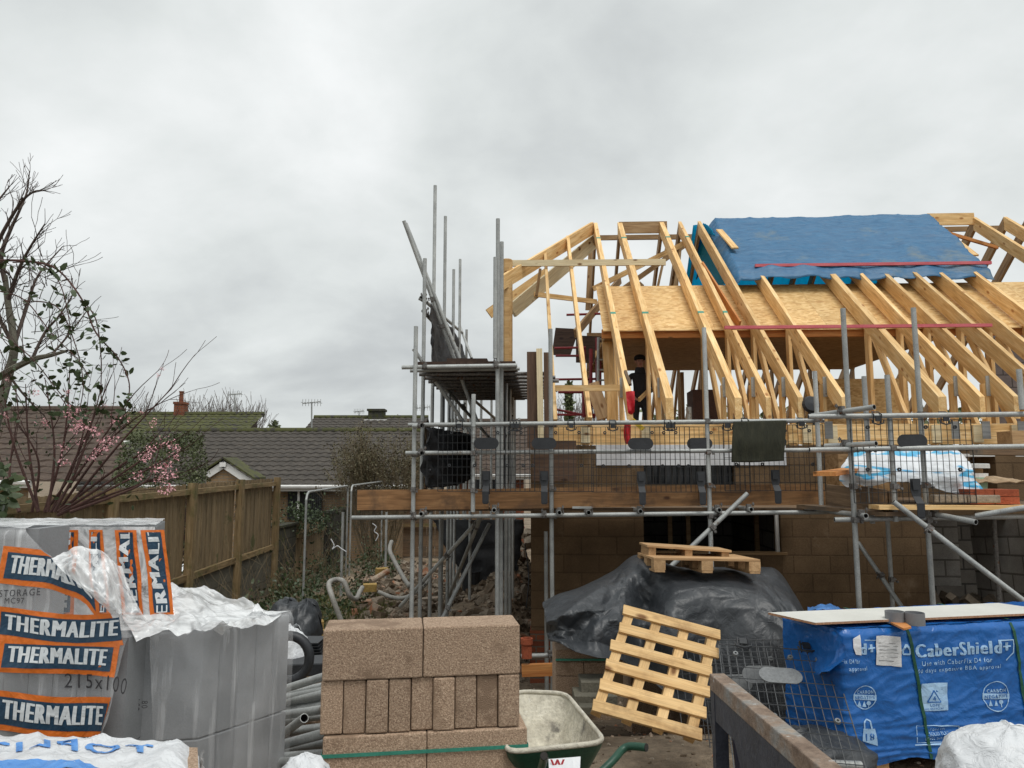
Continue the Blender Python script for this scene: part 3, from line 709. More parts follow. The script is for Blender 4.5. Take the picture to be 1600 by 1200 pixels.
# bare apple-like tree at the left edge with an arching leafy briar in front
Yt = 6.2
b = aY(-40,790,Yt); b.z = gz(b.x, Yt)
t = thing('bare_tree', b, 'bare lichen-covered garden tree at the left edge of the photo', 'tree')
def path(mb, pl, r0, r1, Y=Yt, n=5, dy=0):
    pts = spline([aY(px, py, Y+dd) for (px, py, dd) in pl], n); k = len(pts)
    mb.tube(pts, [lin(i/(k-1), r0, r1) for i in range(k)], 6, caps=False); return pts
m = MB()
path(m, [(-40,900,0),(-20,720,0),(12,590,.1),(22,540,.1),(12,470,.2),(8,430,.2)], .05, .02)
path(m, [(-30,610,0),(10,582,-.2),(50,562,-.3),(80,555,-.3),(105,548,-.4)], .036, .010)
m.build('trunk', M['concrete'], t)
m = MB(); rg = random.Random(5)
seeds = []
for pl, r0, r1 in (([(8,440,.2),(2,400,.2),(16,360,.3),(30,330,.3),(42,300,.4),(46,268,.4)],.022,.004),
               ([(12,470,.2),(30,420,.1),(48,385,0),(70,350,-.1)],.02,.005),
               ([(22,540,.1),(45,470,.3),(60,430,.4),(98,385,.5)],.018,.004),
               ([(-20,420,.2),(0,372,.1),(30,320,0),(52,300,-.1),(68,298,-.1)],.02,.004),
               ([(-30,350,0),(0,310,.1),(16,290,.1)],.012,.004),
               ([(50,562,-.3),(70,520,-.2),(95,490,-.2),(120,450,-.1)],.014,.004),
               ([(80,555,-.3),(110,520,-.2),(140,480,-.1)],.010,.003),
               ([(22,540,.1),(-10,480,.1),(-30,420,0)],.02,.008),
               ([(10,582,-.2),(40,620,-.2),(70,650,-.1)],.012,.004)):
    pts = path(m, pl, r0, r1)
    for i in range(2, len(pts), 1):
        for kk in range(1):
            seeds.append((pts[i], (pts[i]-pts[i-1]).normalized(), lin(i/len(pts), r0, r1)))
for p, d, r in seeds:
    a = (d + V((rg.uniform(-1,1), rg.uniform(-.8,.8), rg.uniform(-.6,.8)))*.85).normalized()
    branch(m, p, a, rg.uniform(.07,.18), max(.0035, r*.45), 1 if rg.random() < .6 else 0, rg, .6, None, 3, .12, 4, .0022)
tw = m
for k in range(60):
    p = aY(rg.uniform(-20,95), rg.uniform(395,560), Yt+rg.uniform(-.4,.5))
    branch(tw, p, V((rg.uniform(-.4,1), rg.uniform(-.4,.4), rg.uniform(-.4,.9))), rg.uniform(.15,.36), .0045, 1, rg, .6, None, 2, .1, 4, .0022)
tw.build('branches', M['bark'], t)

Yb = 5.3
b = aY(40,900,Yb); b.z = 0
t = thing('arching_briar', b, 'long arching briar stem with dark round leaves above the fence', 'briar')
m = MB(); lf = MB()
arcs = [[(-10,352+55,0),(40,408,0),(88,420,0),(128,468,0),(150,520,0),(185,560,.1),(202,600,.1),(196,640,.1),(186,665,.1)],
        [(128,468,0),(150,500,0),(158,560,.1),(158,620,.1),(165,650,.1)],
        [(20,410,.1),(60,412,.1),(92,440,.1),(108,500,.1),(112,560,.2)],
        [(0,455,.1),(40,470,.1),(80,520,.1),(120,560,.1),(140,590,.1)],
        [(0,520,.2),(50,560,.2),(90,610,.2),(118,640,.2)],
        [(40,470,.1),(90,480,.2),(118,540,.2),(130,600,.2),(122,650,.2)]]
for i, pl in enumerate(arcs):
    pts = path(m, pl, .009 if i == 0 else .005, .003, Yb, 8)
    for j in range(3, len(pts)):
        if rg.random() < .5:
            q = pts[j] + V((rg.uniform(-.05,.05), rg.uniform(-.05,.05), rg.uniform(-.05,.03)))
            m.tube([pts[j], q], .002, 3, False)
        if rg.random() < .55:
            for kk in range(rg.randint(1,3)): leaf(lf, pts[j]+V((rg.uniform(-.04,.04), rg.uniform(-.04,.04), rg.uniform(-.04,.02))), .062, rg)
for k in range(150):
    px = rg.uniform(-10,135); py = rg.uniform(560,660) if k % 3 else rg.uniform(410,600)
    if py < 560 and px > 95: continue
    leaf(lf, aY(px,py,Yb+rg.uniform(-.2,.6)), .055, rg)
m.build('stems', M['bark_r'], t); lf.build('leaves', M['leaf'], t)

# pink flowering shrub
Yv = 5.9
b = aY(70,860,Yv); b.z = 0
t = thing('flowering_shrub', b, 'bare stemmed shrub with pink blossom clusters leaning over the fence', 'shrub')
m = MB(); fl = MB(); tips = []
def blossom(p, s):
    for k in range(30):
        q = p + V((rg.gauss(0,s), rg.gauss(0,s), rg.gauss(0,s*.8)))
        leaf(fl, q, s*.85, rg)
stems = [((60,800),(45,700),(40,600)),((70,800),(100,690),(110,560)),((80,800),(150,700),(205,620)),((90,800),(170,690),(232,640)),
         ((95,800),(190,740),(262,690)),((90,805),(200,750),(268,712)),((100,800),(190,690),(268,607)),((60,800),(20,690),(4,600)),
         ((75,800),(85,700),(70,590)),((85,800),(125,720),(160,600)),((80,800),(130,690),(175,585)),((100,800),(180,770),(262,742)),
         ((50,800),(60,720),(20,650)),((70,800),(110,740),(140,640)),((90,800),(200,720),(250,700)),((110,800),(215,760),(240,735)),
         ((30,800),(15,740),(30,640)),((40,800),(80,730),(96,640)),((60,800),(130,730),(215,690)),((80,800),(110,650),(150,560))]
for st in stems[:17]:
    o1 = rg.uniform(-.35,.35)
    pts = path(m, [(px, py, o1*(1-i*.2)) for i, (px, py) in enumerate(st)], .013, .003, Yv, 8)
    for i in range(5, len(pts), 1):
        if rg.random() < .26:
            d = (pts[i]-pts[i-1]).normalized()
            a = (d + V((rg.uniform(-1,1), rg.uniform(-.5,.5), rg.uniform(-.4,.6)))*.6).normalized()
            branch(m, pts[i], a, rg.uniform(.15,.4), .005, 1, rg, .5, tips, 2, .1, 4, .0022)
for (px, py, s) in ((258,690,.028),(240,662,.02),(272,712,.024),(268,742,.026),(222,715,.022),(236,700,.018),(260,728,.03),(245,735,.026),(196,655,.024),(232,712,.022),(175,690,.026),(165,700,.024),(150,705,.022),(115,640,.026),(108,648,.024),(150,676,.024),(96,700,.02),(180,658,.02),(250,748,.022),(214,742,.024),(274,700,.02),(262,758,.02),(254,768,.022),(4,650,.02),(136,668,.024),(120,660,.024),(158,690,.02),(144,716,.02),(100,722,.022),(54,612,.018),(104,612,.016),(266,764,.018)):
    blossom(aY(px,py,Yv+rg.uniform(-.3,.1)), s*1.0)
for (px, py) in ((120,640),(124,664),(122,690),(116,672),(128,655),(70,660)):
    blossom(aY(px,py,Yv+rg.uniform(-.3,.2)), .020)
for p, d in tips:
    if rg.random() < .04: blossom(p, .010)
m.build('stems', M['bark_r'], t); fl.build('flowers', M['petal'], t)
m = MB()
for k in range(60): leaf(m, aY(rg.uniform(-10,14), rg.uniform(730,815), 4.9+rg.uniform(-.2,.2)), .09, rg)
for k in range(200): leaf(m, aY(rg.uniform(0,215), rg.uniform(600,790), Yv+rg.uniform(-.2,.5)), .045, rg)
m.build('leaves', M['leaf'], t)

# ================================================================ GARDEN FENCE
FX = -5.2
def fence_bay(k, Y0, Y1, z0, z1, label, last=False):
    """feather-edge bay between two posts"""
    t = thing('garden_fence', (FX, (Y0+Y1)/2, gz(FX,(Y0+Y1)/2)), label, 'fence panel', 'timber panels of the garden fence')
    n = int((Y1-Y0)/.105); hb = z0-1.42
    for (nm, zz0, d) in (('rail', -.02, .085), ('rail', -1.36, .10)):
        beam(nm, (FX+.04, Y0, z0+zz0), (FX+.04, Y1, z1+zz0), .06, d, M['fence'], t)
    m = MB()
    for i in range(n):
        y = lin((i+.5)/n, Y0, Y1); zt = lin((i+.5)/n, z0, z1); j = rng.uniform(-.012,.012)
        w = (Y1-Y0)/n
        m.box((FX-.02+(.004 if i % 2 else -.004), y, zt-.66+j), (.016, w*.94, 1.42))
    m.build('boards', M['fence_b'], t)
    c = MB(); c.box((FX+.0,(Y0+Y1)/2, z1-1.63), (.05, Y1-Y0, .30)); c.box((FX-.004,(Y0+Y1)/2, z1-1.93), (.05, Y1-Y0, .29)); c.box((FX,(Y0+Y1)/2, z1-2.23), (.05, Y1-Y0, .29)); c.build('gravel_board', M['concrete'], t)
M['fence_b'] = nmat('fence_boards', [(.3,(.13,.095,.052)),(.5,(.22,.16,.088)),(.75,(.31,.23,.13))], scale=3, stretch=(1,3.0,.35), rough=.9, bump=.5, bscale=25, rnd=.08, spots=[((.09,.09,.035),2.2,.60)])
posts = [(5.6,1.58),(7.45,1.64),(9.6,1.68),(12.0,1.72),(14.1,1.76),(16.3,1.79)]
labs = ['fence panel at the left edge under the shrub, nearest the camera','second fence panel from the left, under the pink blossom','third fence panel from the left, behind the block packs','fourth fence panel, right of the third post','last and farthest fence panel, ending at the corner post']
for k in range(5):
    fence_bay(k, posts[k][0]+.05, posts[k+1][0]-.05, posts[k][1]-.05, posts[k+1][1]-.05, labs[k])
plabs = ['fence post hidden low at the left edge','fence post near the left edge with a flat cap','fence post standing behind the striped pack','fence post in the middle of the fence run','fence post second from the far end','far corner post of the timber fence']
for k, (y, z) in enumerate(posts):
    o = beam('fence_post', (FX+.07, y, gz(FX,y)-.1), (FX+.07, y, z+.03), .12, .12, M['fence'], just='mid'); tag(o, plabs[k], 'fence post', 'posts of the garden fence')
# lower boundary beyond the corner post: brick, panel, block pier wall
def bwall(name, x, Y0, Y1, zt, mat, label, cat, th=.2):
    m = MB(); m.box((x,(Y0+Y1)/2,(zt-.9)/2), (th,Y1-Y0,zt+.9)); m.box((x,(Y0+Y1)/2,zt+.025), (th*1.3,Y1-Y0+.04,.05)); o = m.build(name, mat); tag(o, label, cat); return o
bwall('garden_wall', -5.15, 16.4, 17.6, ZY(822,17), M['mossbrick'], 'mossy brick garden wall just beyond the corner fence post', 'wall')
t = thing('low_fence', (-5.05, 19, -.5), 'low mossy feather-edge fence between the two garden walls', 'fence')
m = MB()
for i in range(22):
    y = lin((i+.5)/22, 17.65, 20.3); m.box((-5.1, y, lin(i/22, .72, .62)-.65), (.02,.11,1.3))
m.build('boards', M['fence_b'], t)
beam('rail', (-5.03,17.65,.50), (-5.03,20.3,.50), .06, .1, M['fence'], t); beam('rail', (-5.03,17.65,-.4), (-5.03,20.3,-.4), .06, .1, M['fence'], t)
bwall('garden_wall', -5.0, 20.35, 24.5, ZY(798,21.5), M['mossbrick'], 'tall grey block garden wall beyond the low fence', 'wall')
t2 = thing('timber_gate', aY(690,860,24), 'brown timber fence boards behind the left scaffold uprights', 'gate')
m = MB()
for i in range(16):
    p = lin(i/15, 585, 775); q = aY(p,800,23.4); m.box((q.x, 23.4, .3), (.24,.03,1.9))
m.build('boards', M['plank'], t2)
beam('rail', aY(580,818,23.3), aY(780,818,23.3), .05, .1, M['fence'], t2)

# ================================================================ SCAFFOLDING
TR = .0242
def tube(p1, p2, label, group=None, clamps=(), r=TR, mat=None, name='scaffold_tube', cat='scaffold tube', n=12):
    p1, p2 = V(p1), V(p2); d = (p2-p1); ln = d.length; d.normalize()
    m = MB(); m.tube([p1, p2], r, n, caps=False)
    k = len(m.v)
    # open ends with a wall thickness and a bore
    for (p, s) in ((p1, 1), (p2, -1)):
        m.mi = 0
        up = d.orthogonal().normalized(); w = d.cross(up)
        ring = lambda rr, off: [p + d*off*s + (up*math.cos(2*math.pi*j/n)+w*math.sin(2*math.pi*j/n))*rr for j in range(n)]
        vs = ring(r, 0)+ring(r*.82, 0)+ring(r*.8, .10)
        fs = [(j,(j+1)%n,n+(j+1)%n,n+j) if s < 0 else (j,n+j,n+(j+1)%n,(j+1)%n) for j in range(n)]
        m.add(vs, fs); m.mi = 1
        fs = [(n+j,2*n+j,2*n+(j+1)%n,n+(j+1)%n) for j in range(n)] + [tuple(range(2*n,3*n))]
        m.add(vs, fs)
    o = m.build(name, [mat or M['galv'], M['galv_in']], pivot=(p1+p2)/2)
    for i, f in enumerate(o.data.polygons): f.use_smooth = i < n
    tag(o, label, cat, group)
    for f in clamps: coupler(p1 + (p2-p1)*f, d, o)
    return o
def coupler(p, d, parent):
    up = d.orthogonal().normalized() if abs(d.z) > .5 else V((0,0,1)); w = d.cross(up).normalized()
    if abs(d.z) > .5:
        up = V((0,-1,0)); w = d.cross(up).normalized(); up = w.cross(d)
    m = MB()
    m.lathe([(TR*1.02,-.028),(TR*1.28,-.028),(TR*1.28,.028),(TR*1.02,.028)], p, 12, Matrix((up, w, d)).transposed())
    R3 = Matrix((up, w, d)).transposed()
    m.box(p+up*TR*1.5, (.03,.05,.045), R3)
    m.tube([p+up*.02+w*.045, p-up*.02+w*.045], .009, 6); m.tube([p+up*.03+w*.042-d*.02, p+up*.075+w*.042-d*.02], .007, 6)
    m.box(p+up*.055+w*.042-d*.02, (.016,.022,.022), R3)
    m.build('coupler', M['coupler'], parent)
def vt(px, py, v, zb, label, clamps_py=(), group=None, **kw):
    a = hv(px, py, v); b = V((a.x, a.y, zb if zb is not None else gz(a.x,a.y)-.03))
    cl = []
    for q in clamps_py:
        z = hv(px, q, v).z; cl.append((z-b.z)/(a.z-b.z))
    return tube(b, a, label, group, cl, **kw)
def ht(x1, y1, v1, x2, y2, v2, label, clamps=(), group=None, **kw):
    return tube(hv(x1,y1,v1), hv(x2,y2,v2), label, group, clamps, **kw)
GU = 'uprights of the front scaffold'; GH = 'horizontal tubes of the front scaffold'
# front lift uprights
vt(650,510,8.25,None,'leftmost front upright, left end of the guard rails',(663,710,765,808),GU)
vt(740,616,8.13,hv(738,800,8.13).z,'short upright with a yellow-green tip, clamped to the toe board',(708,766),GU)
vt(860,514,8.25,None,'upright left of the first rafter, standing by the wall corner',(663,762,806),GU)
vt(1100,512,8.1,None,'upright passing in front of the brown box between rafter ends',(658,706,758,806),GU)
vt(1317,482,7.1,None,'tall upright at the left of the right hand scaffold bay',(650,702,760,812),GU)
vt(1427,481,7.1,None,'tall upright right of the striped sheet, beside the oval plate',(648,700,758,812),GU)
vt(1386,586,7.0,hv(1397,815,7.0).z,'short upright ending just under the deck, right of the black bracket',(700,760),GU)
vt(1350,588,7.35,hv(1365,818,7.35).z,'short upright between the two tall right hand ones, left of the other short one',(650,702),GU)
vt(1273,580,8.0,hv(1290,790,8.0).z,'short upright where the left guard rails end',(655,702),GU)
vt(1386,800,8.6,None,'inner upright standing behind the deck of the right bay',(905,),GU)
vt(1592,577,6.9,hv(1592,640,6.9).z,'upright stub at the right edge of the photo',(),GU)
# inner row by the corner
vt(778,342,8.35,None,'tall thin upright beside the round timber post',(570,),'corner uprights by the timber post')
vt(784,378,8.6,None,'stouter upright touching the round timber post',(),'corner uprights by the timber post')
vt(774,402,8.3,hv(774,560,8.3).z,'shorter grey upright left of the timber post, above the deck',(),'corner uprights by the timber post')
# back-going left tower: outer uprights (px at ground side, top pixel, depth)
GT = 'uprights of the left scaffold tower'
ou = [(664,404,9.0,'nearest outer upright of the left tower, beside the leaning tube'),
      (680,290,9.9,'tallest upright of the left tower'),
      (696,338,10.8,'second tallest upright of the left tower'),
      (709,421,11.9,'outer upright of the left tower right of the second tallest'),
      (719,405,12.9,'upright of the left tower just right of its neighbour, slightly taller'),
      (729,515,14.1,'short far upright at the end of the left tower'),]
for px, py, v, lab in ou: vt(px, py, v, None, lab, (), GT)
for i, (px, v) in enumerate(((691,9.6),(702,10.6),(736,11.8),(752,13.4),(768,14.8),(712,12.2),(726,13.6))):
    vt(px, 612, v, None, 'plain upright under the left tower, between the leaning tubes', (), 'plain uprights under the left tower')
for i, (px, v) in enumerate(((791,9.8),(797,10.6),(801,11.6),(804,12.8))):
    vt(px, 575, v, None, 'dark upright in the close row under the tower deck', (), 'close row of inner uprights under the tower deck')
# lower leaning braces
ht(682,985,8.95,765,818,9.4,'steep brace rising to the right under the toe board',(.2,),'braces under the left tower')
ht(700,935,12.0,752,806,8.6,'pale thin brace between the left tower uprights',(.9,),'braces under the left tower')
ht(625,948,9.9,748,812,9.0,'long brace lying at the lowest slope under the left tower',(.3,.62),'braces under the left tower')
ht(631,345,8.9,749,668,9.6,'long tube leaning across the left tower to the top left',(.37,.5),'leaning tubes of the left tower')
ht(634,349,9.0,718,560,9.3,'second leaning tube right behind the long leaning one',(),'leaning tubes of the left tower')
ht(646,545,9.2,752,700,9.7,'brace under the tower deck falling to the right from its left end',(.3,),'braces under the tower deck')
ht(668,575,10.0,770,690,12.0,'darker brace behind the first one under the tower deck',(.5,),'braces under the tower deck')
ht(700,590,11,775,655,13,'thin far brace close to the tower deck',(),'braces under the tower deck')
ht(717,505,14.3,737,560,13.5,'short far brace above the tower deck',(),'braces above the tower deck')
ht(760,590,12,800,650,11.5,'thin brace behind the inner uprights under the tower deck',(),'braces under the tower deck')
ht(780,690,11,812,655,11.4,'thin brace rising behind the top guard rail near the corner',(),'braces under the tower deck')
# tower deck: near ledger pair, boards, transoms
GD = 'tubes under the upper tower deck'
ht(628,574,8.30,808,571,8.30,'near ledger of the upper tower deck, sticking out left',(.2,.82),GD)
ht(641,579,8.75,812,576,8.75,'second ledger just behind the near one under the upper deck',(),GD)
zdk = hv(720,569,8.5).z
u0, u1 = uof(652,8.5), uof(806,8.5)
for i in range(9):
    v = 8.75 + i*.36
    z = zdk - .07
    tube(H(u0-.05, v+.1, z), H(u1+.42+.05*(i%3), v+.1, z), 'transom end poking out right of the upper tower deck' , GD, mat=M['coupler'])  # galvanised tubes in dark steel colour, painting the shade under the deck
for i in range(5):
    u = lin((i+.5)/5, u0, u1)
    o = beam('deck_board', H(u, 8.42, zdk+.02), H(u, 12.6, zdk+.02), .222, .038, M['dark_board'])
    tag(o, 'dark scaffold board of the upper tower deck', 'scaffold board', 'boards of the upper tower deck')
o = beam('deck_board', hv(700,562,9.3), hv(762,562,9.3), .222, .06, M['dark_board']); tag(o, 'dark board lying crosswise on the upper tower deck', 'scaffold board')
# guard rails of the tower
ht(658,465,9.0,722,520,14,'upper guard rail of the left tower running away',(.03,),'guard rails of the left tower')
ht(661,486,9.0,725,556,14,'middle guard rail of the left tower running away',(.03,),'guard rails of the left tower')
ht(655,466,9.05,668,472,9.05,'stub of tube clamped high on the near tower upright',(.5,),'guard rails of the left tower')

# horizontal tubes of the front scaffold
ht(638,664,8.18,1287,657,8.05,'top guard rail of the left bay',(),GH)
ht(634,708,8.18,1287,703,8.05,'middle guard rail of the left bay',(),GH)
ht(550,809,8.18,1292,800,8.05,'long lower ledger below the toe board of the left bay',(.135,.415,.78),GH)
ht(1263,651,7.02,1700,646,6.9,'top guard rail of the right bay, running out of the photo',(),GH)
ht(1265,703,7.02,1700,696,6.9,'middle guard rail of the right bay, running out of the photo',(),GH)
ht(1304,812,7.15,1640,806,7.0,'lower ledger under the right bay deck',(.12,),GH)
ht(1268,650,7.3,1366,636,6.7,'slanting tube end above the top guard rail at the bay joint',(.5,),GH)
ht(1290,697,7.25,1369,693,6.75,'tube end above the middle guard rail at the bay joint',(.4,),GH)
ht(570,795,8.9,690,792,9.2,'tube lying behind the toe board at its left end',(),GH)
ht(1459,803,7.0,1525,816,6.6,'short tube end sticking forward under the right deck',(.02,),GH)
ht(1525,806,6.9,1620,790,6.6,'short tube rising to the right edge under the right deck',(),GH)
# transoms poking out over the ledgers
for (px, py, lab) in ((657,803,'first transom end from the left'),(771,797,'second transom end, where the braces meet'),(873,801,'transom end right of the wall-corner upright'),(919,801,'transom end under the small steel plate'),(1000,799,'transom end midway along the toe board'),(1123,797,'transom end beside the raking tube'),(1173,796,'transom end right of the raking tube'),(1352,806,'transom end under the right bay boards'),(657,665,'short stub at the left end of the top guard rail'),(657,708,'short stub at the left end of the middle guard rail')):
    a = hv(px+1,py,7.98 if px < 1300 else 6.95)
    q = a + VV*(1.5 if py > 750 else .12) + UU*(-.05 if py > 750 else -.1)
    tube(a, q, lab, 'transom ends of the front scaffold', (.06,))
ht(1040,893,7.6,1168,771,7.75,'loose raking tube crossing the upright, its end in the air',(.56,))
ht(1396,784,6.85,1660,985,6.6,'long brace falling to the right edge in front of the light block wall',(.22,))
ht(1341,848,8.9,1425,972,8.2,'brace behind the tall upright, lower right bay',(.45,))
ht(1552,805,7.9,1562,950,7.9,'rusty brown prop in front of the light block wall',(),mat=M['coupler'])
# tubes by the house corner, low
vt(853,830,8.9,None,'pale upright close to the house corner, behind the front one',(),'tubes at the house corner')
ht(815,1025,8.3,866,1024,8.2,'short horizontal tube low at the house corner',(.9,),'tubes at the house corner')

# toe boards and decks
def toe(x1,y1,x2,y2,v1,v2,label,mat='toe',w=.038,d=.222,name='toe_board',grp='toe boards of the front scaffold'):
    o = beam(name, hv(x1,y1,v1), hv(x2,y2,v2), w, d, M[mat]); tag(o, label, 'scaffold board', grp); return o
toe(559,765.5,763.5,764,8.32,8.31,'warm brown toe board at the left end of the deck')
toe(765.5,764,1090,758,8.32,8.24,'toe board in the middle, right of the board joint')
toe(1091,758,1287,756,8.24,8.18,'toe board left of the bay joint')
toe(1293,757,1392,768,8.0,7.15,'short toe board turning toward the camera at the bay joint','plank')
toe(1348,760,1383,765,7.5,7.08,'stub of board in front of the turning toe board','plank',grp=None)
zdeck = hv(900,798,8.3).z
for i in range(5):
    v = 8.47 + i*.232
    o = beam('deck_board', H(uof(559,8.3), v, zdeck+.03), H(uof(1300,8.3), v, zdeck+.03), .222, .038, M['plank'])
    tag(o, 'weathered board of the lower deck seen edge-on behind the toe board', 'scaffold board', 'boards of the lower left deck')
o = beam('deck_board', hv(1258,788,8.1), hv(1400,800,6.95), .222, .038, M['plank']); tag(o, 'board angled across the bay joint below the toe board', 'scaffold board')
zd2 = hv(1500,797,7.0).z
for i in range(10):
    o = beam('deck_board', H(uof(1360,7.0)+.1*i, 7.0+i*.232, zd2+.045), H(uof(1360,7.0)+4.6, 7.0+i*.232, zd2+.045), .222, .038, M['pine'] if i == 0 else M['plank'])
    tag(o, 'new yellow front board of the right bay deck' if i == 0 else 'board of the right bay deck behind the yellow front one', 'scaffold board', None if i == 0 else 'rear boards of the right bay deck')

# ---------------------------------------------------------------- brick guards (mesh panels)
def guard(Mx, w, h, label, group, wire='wire', plate='blackp', bracket=True, hooks=True, ox=0.0, horiz=.092, vert=.054):
    """Mx: local x across, y toward the viewer, z up; origin middle of the top edge"""
    o0 = Mx.to_translation()
    t = thing('mesh_guard', o0, label, 'mesh guard', group)
    P = lambda x, y, z: Mx @ V((x, y, z))
    m = MB(); r = .0031
    nv = int(round(w/vert)); nh = int(round(h/horiz))
    for i in range(nv+1):
        x = -w/2 + w*i/nv; rr = r*1.5 if i in (0, nv) else r
        m.tube([P(x,0,0), P(x,0,-h)], rr, 4, False)
    for j in range(nh+1):
        z = -h*j/nh; rr = r*1.5 if j in (0, nh) else r
        m.tube([P(-w/2,.004,z), P(w/2,.004,z)], rr, 4, False)
    m.build('wire_grid', M[wire], t)
    m = MB(); pl = []
    for k in range(24):
        a = 2*math.pi*k/24; x = .095*(1 if math.cos(a) > 0 else -1)*(.72) + .068*math.cos(a); z = .064*math.sin(a)
        pl.append(P(x+ox, .012, -h*.26+z))
    m.prism(pl, (Mx.to_3x3() @ V((0,1,0))), .006); m.build('oval_plate', M[plate], t)
    for (x, z) in ((-w*.36,-h*.09),(w*.36,-h*.09),(-w*.38,-h*.60),(w*.38,-h*.60),(-w*.12,-h*.60),(w*.12,-h*.09)):
        if not hooks and abs(x) < w*.2: continue
        q = MB(); R3 = Mx.to_3x3() @ Matrix.Rotation(math.pi/2, 3, 'X')
        q.lathe([(.007,-.008),(.017,-.008),(.019,.008),(.007,.008)], P(x,.014,z), 12, R3); q.build('ring', M['blackp' if wire == 'wire' else 'gplate'], t)
    if hooks:
        for x in (-w*.28, w*.28):
            q = MB()
            q.tube([P(x-.035,.01,-.03), P(x-.035,.03,.05), P(x-.03,-.02,.075), P(x+.03,-.02,.075), P(x+.035,.03,.05), P(x+.035,.01,-.03)], .006, 6)
            q.tube([P(x-.055,.03,-.0), P(x-.05,.035,-.03), P(x,.035,-.045), P(x+.05,.035,-.03), P(x+.055,.03,0)], .007, 6)
            q.box(P(x,.035,.01), (.05,.012,.05), Mx.to_3x3()); q.build('hook', M['blackp'], t)
    if bracket:
        q = MB(); R3 = Mx.to_3x3()
        def strip(pts, wd):
            fs = []; vs = []
            for (y, z, ww) in pts: vs += [P(-ww/2+ox,y,z), P(ww/2+ox,y,z), P(ww/2+ox,y+.008,z), P(-ww/2+ox,y+.008,z)]
            for i in range(len(pts)-1):
                a, b = i*4, i*4+4
                fs += [(a,a+1,b+1,b),(a+1,a+2,b+2,b+1),(a+2,a+3,b+3,b+2),(a+3,a,b,b+3)]
            fs += [(0,3,2,1),(len(vs)-4,len(vs)-3,len(vs)-2,len(vs)-1)]
            q.add(vs, fs)
        strip([(.01,-h+.20,.09),(.014,-h+.22,.09),(.014,-h+.12,.095),(.02,-h+.06,.068),(.085,-h-.0,.072),(.085,-h-.09,.068),(.085,-h-.12,.068),(.083,-h-.135,.045)][1:], 0)
        strip([(.030,-h+.21,.07),(.034,-h+.12,.06)], 0)
        q.build('bracket', M['blackp'], t)
    return t
def wallM(px, py, v, yaw=0):
    o = hv(px, py, v); Rz = Matrix.Rotation(-A + yaw, 4, 'Z')
    # local y must point toward the camera, x right
    B = Matrix(((1,0,0,0),(0,-1,0,0),(0,0,1,0),(0,0,0,1)))
    return Matrix.Translation(o) @ Rz @ B
GG = 'mesh guards hung on the guard rails'
for px, lab in ((760,'mesh guard over the board joint, oval plate beside the short upright'),(850,'mesh guard in front of the brown upright boards'),(1000,'mesh guard below the red sheet'),(1092,'mesh guard left of the dark hanging mat'),(1207,'mesh guard in front of the dark hanging mat')):
    guard(wallM(px, 667 if px < 1100 else 664, 8.10 if px not in (1000,1207) else 8.07), 1.06, .70, lab, GG)
guard(wallM(1422,656,6.98,yaw=R(1)), 1.10, .76, 'mesh guard of the right bay in front of the striped sheet', GG)
# end guard seen edge-on with black debris net behind
Mx = Matrix.Translation(hv(667,667,8.3)) @ Matrix.Rotation(R(70), 4, 'Z') @ Matrix(((1,0,0,.5),(0,-1,0,0),(0,0,1,0),(0,0,0,1)))
for i in range(4):
    Mi = Matrix.Translation(hv(668+i*3,668,8.5+i*1.1) + VV*.0) @ Matrix.Rotation(R(84), 4, 'Z') @ Matrix(((1,0,0,.5),(0,-1,0,0),(0,0,1,0),(0,0,0,1)))
    guard(Mi, 1.0, .82, 'black mesh guard along the left end, seen edge-on', 'mesh guards seen edge-on at the left end', bracket=False, hooks=False)
def netpanel(c, label, cat='debris net', mat='net', nu=24, nv=20, amp=.02, name='debris_net', th=.004):
    fn = patch(c); m = MB()
    def f(s, t_):
        p = fn(s, t_); return p + V((noise.noise(p*7), noise.noise(p*7+V((5,0,0))), .3*noise.noise(p*9)))*amp
    m.grid(f, nu, nv); o = m.build(name, M[mat], smooth=True, solid=th); tag(o, label, cat); return o
netpanel([[hv(664,668,8.45),hv(700,672,9.2),hv(735,678,9.9),hv(741,680,10.6)],[hv(662,715,8.45),hv(700,712,9.2),hv(730,710,9.9),hv(742,708,10.6)],[hv(664,762,8.45),hv(700,760,9.2),hv(722,755,9.9),hv(735,745,10.6)]], 'black debris netting bundled behind the guards at the left end', amp=.09)
netpanel([[hv(672,470,9.2),hv(690,495,10.4),hv(708,515,12),hv(722,540,14)],[hv(674,520,9.2),hv(692,535,10.4),hv(709,545,12),hv(726,556,14)],[hv(676,572,9.2),hv(693,570,10.4),hv(712,568,12),hv(733,566,14)]], 'black netting hung along the outside of the left tower above its deck', amp=.05)
netpanel([[hv(783,590,8.9),hv(790,600,10.3),hv(795,605,12)],[hv(783,660,8.9),hv(789,665,10.3),hv(795,665,12)],[hv(784,760,8.9),hv(790,755,10.3),hv(795,750,12)]], 'black netting rolled against the inner uprights below the tower deck', amp=.05)
o = netpanel([[hv(676,812,12.6),hv(735,812,12.6),hv(790,812,12.7),hv(818,812,12.8)],[hv(700,862,12.5),hv(740,862,12.5),hv(790,860,12.6),hv(813,865,12.7)],[hv(728,912,12.4),hv(755,910,12.4),hv(785,902,12.5),hv(806,892,12.6)]], 'large black sheet hanging behind the left tower uprights', amp=.06)
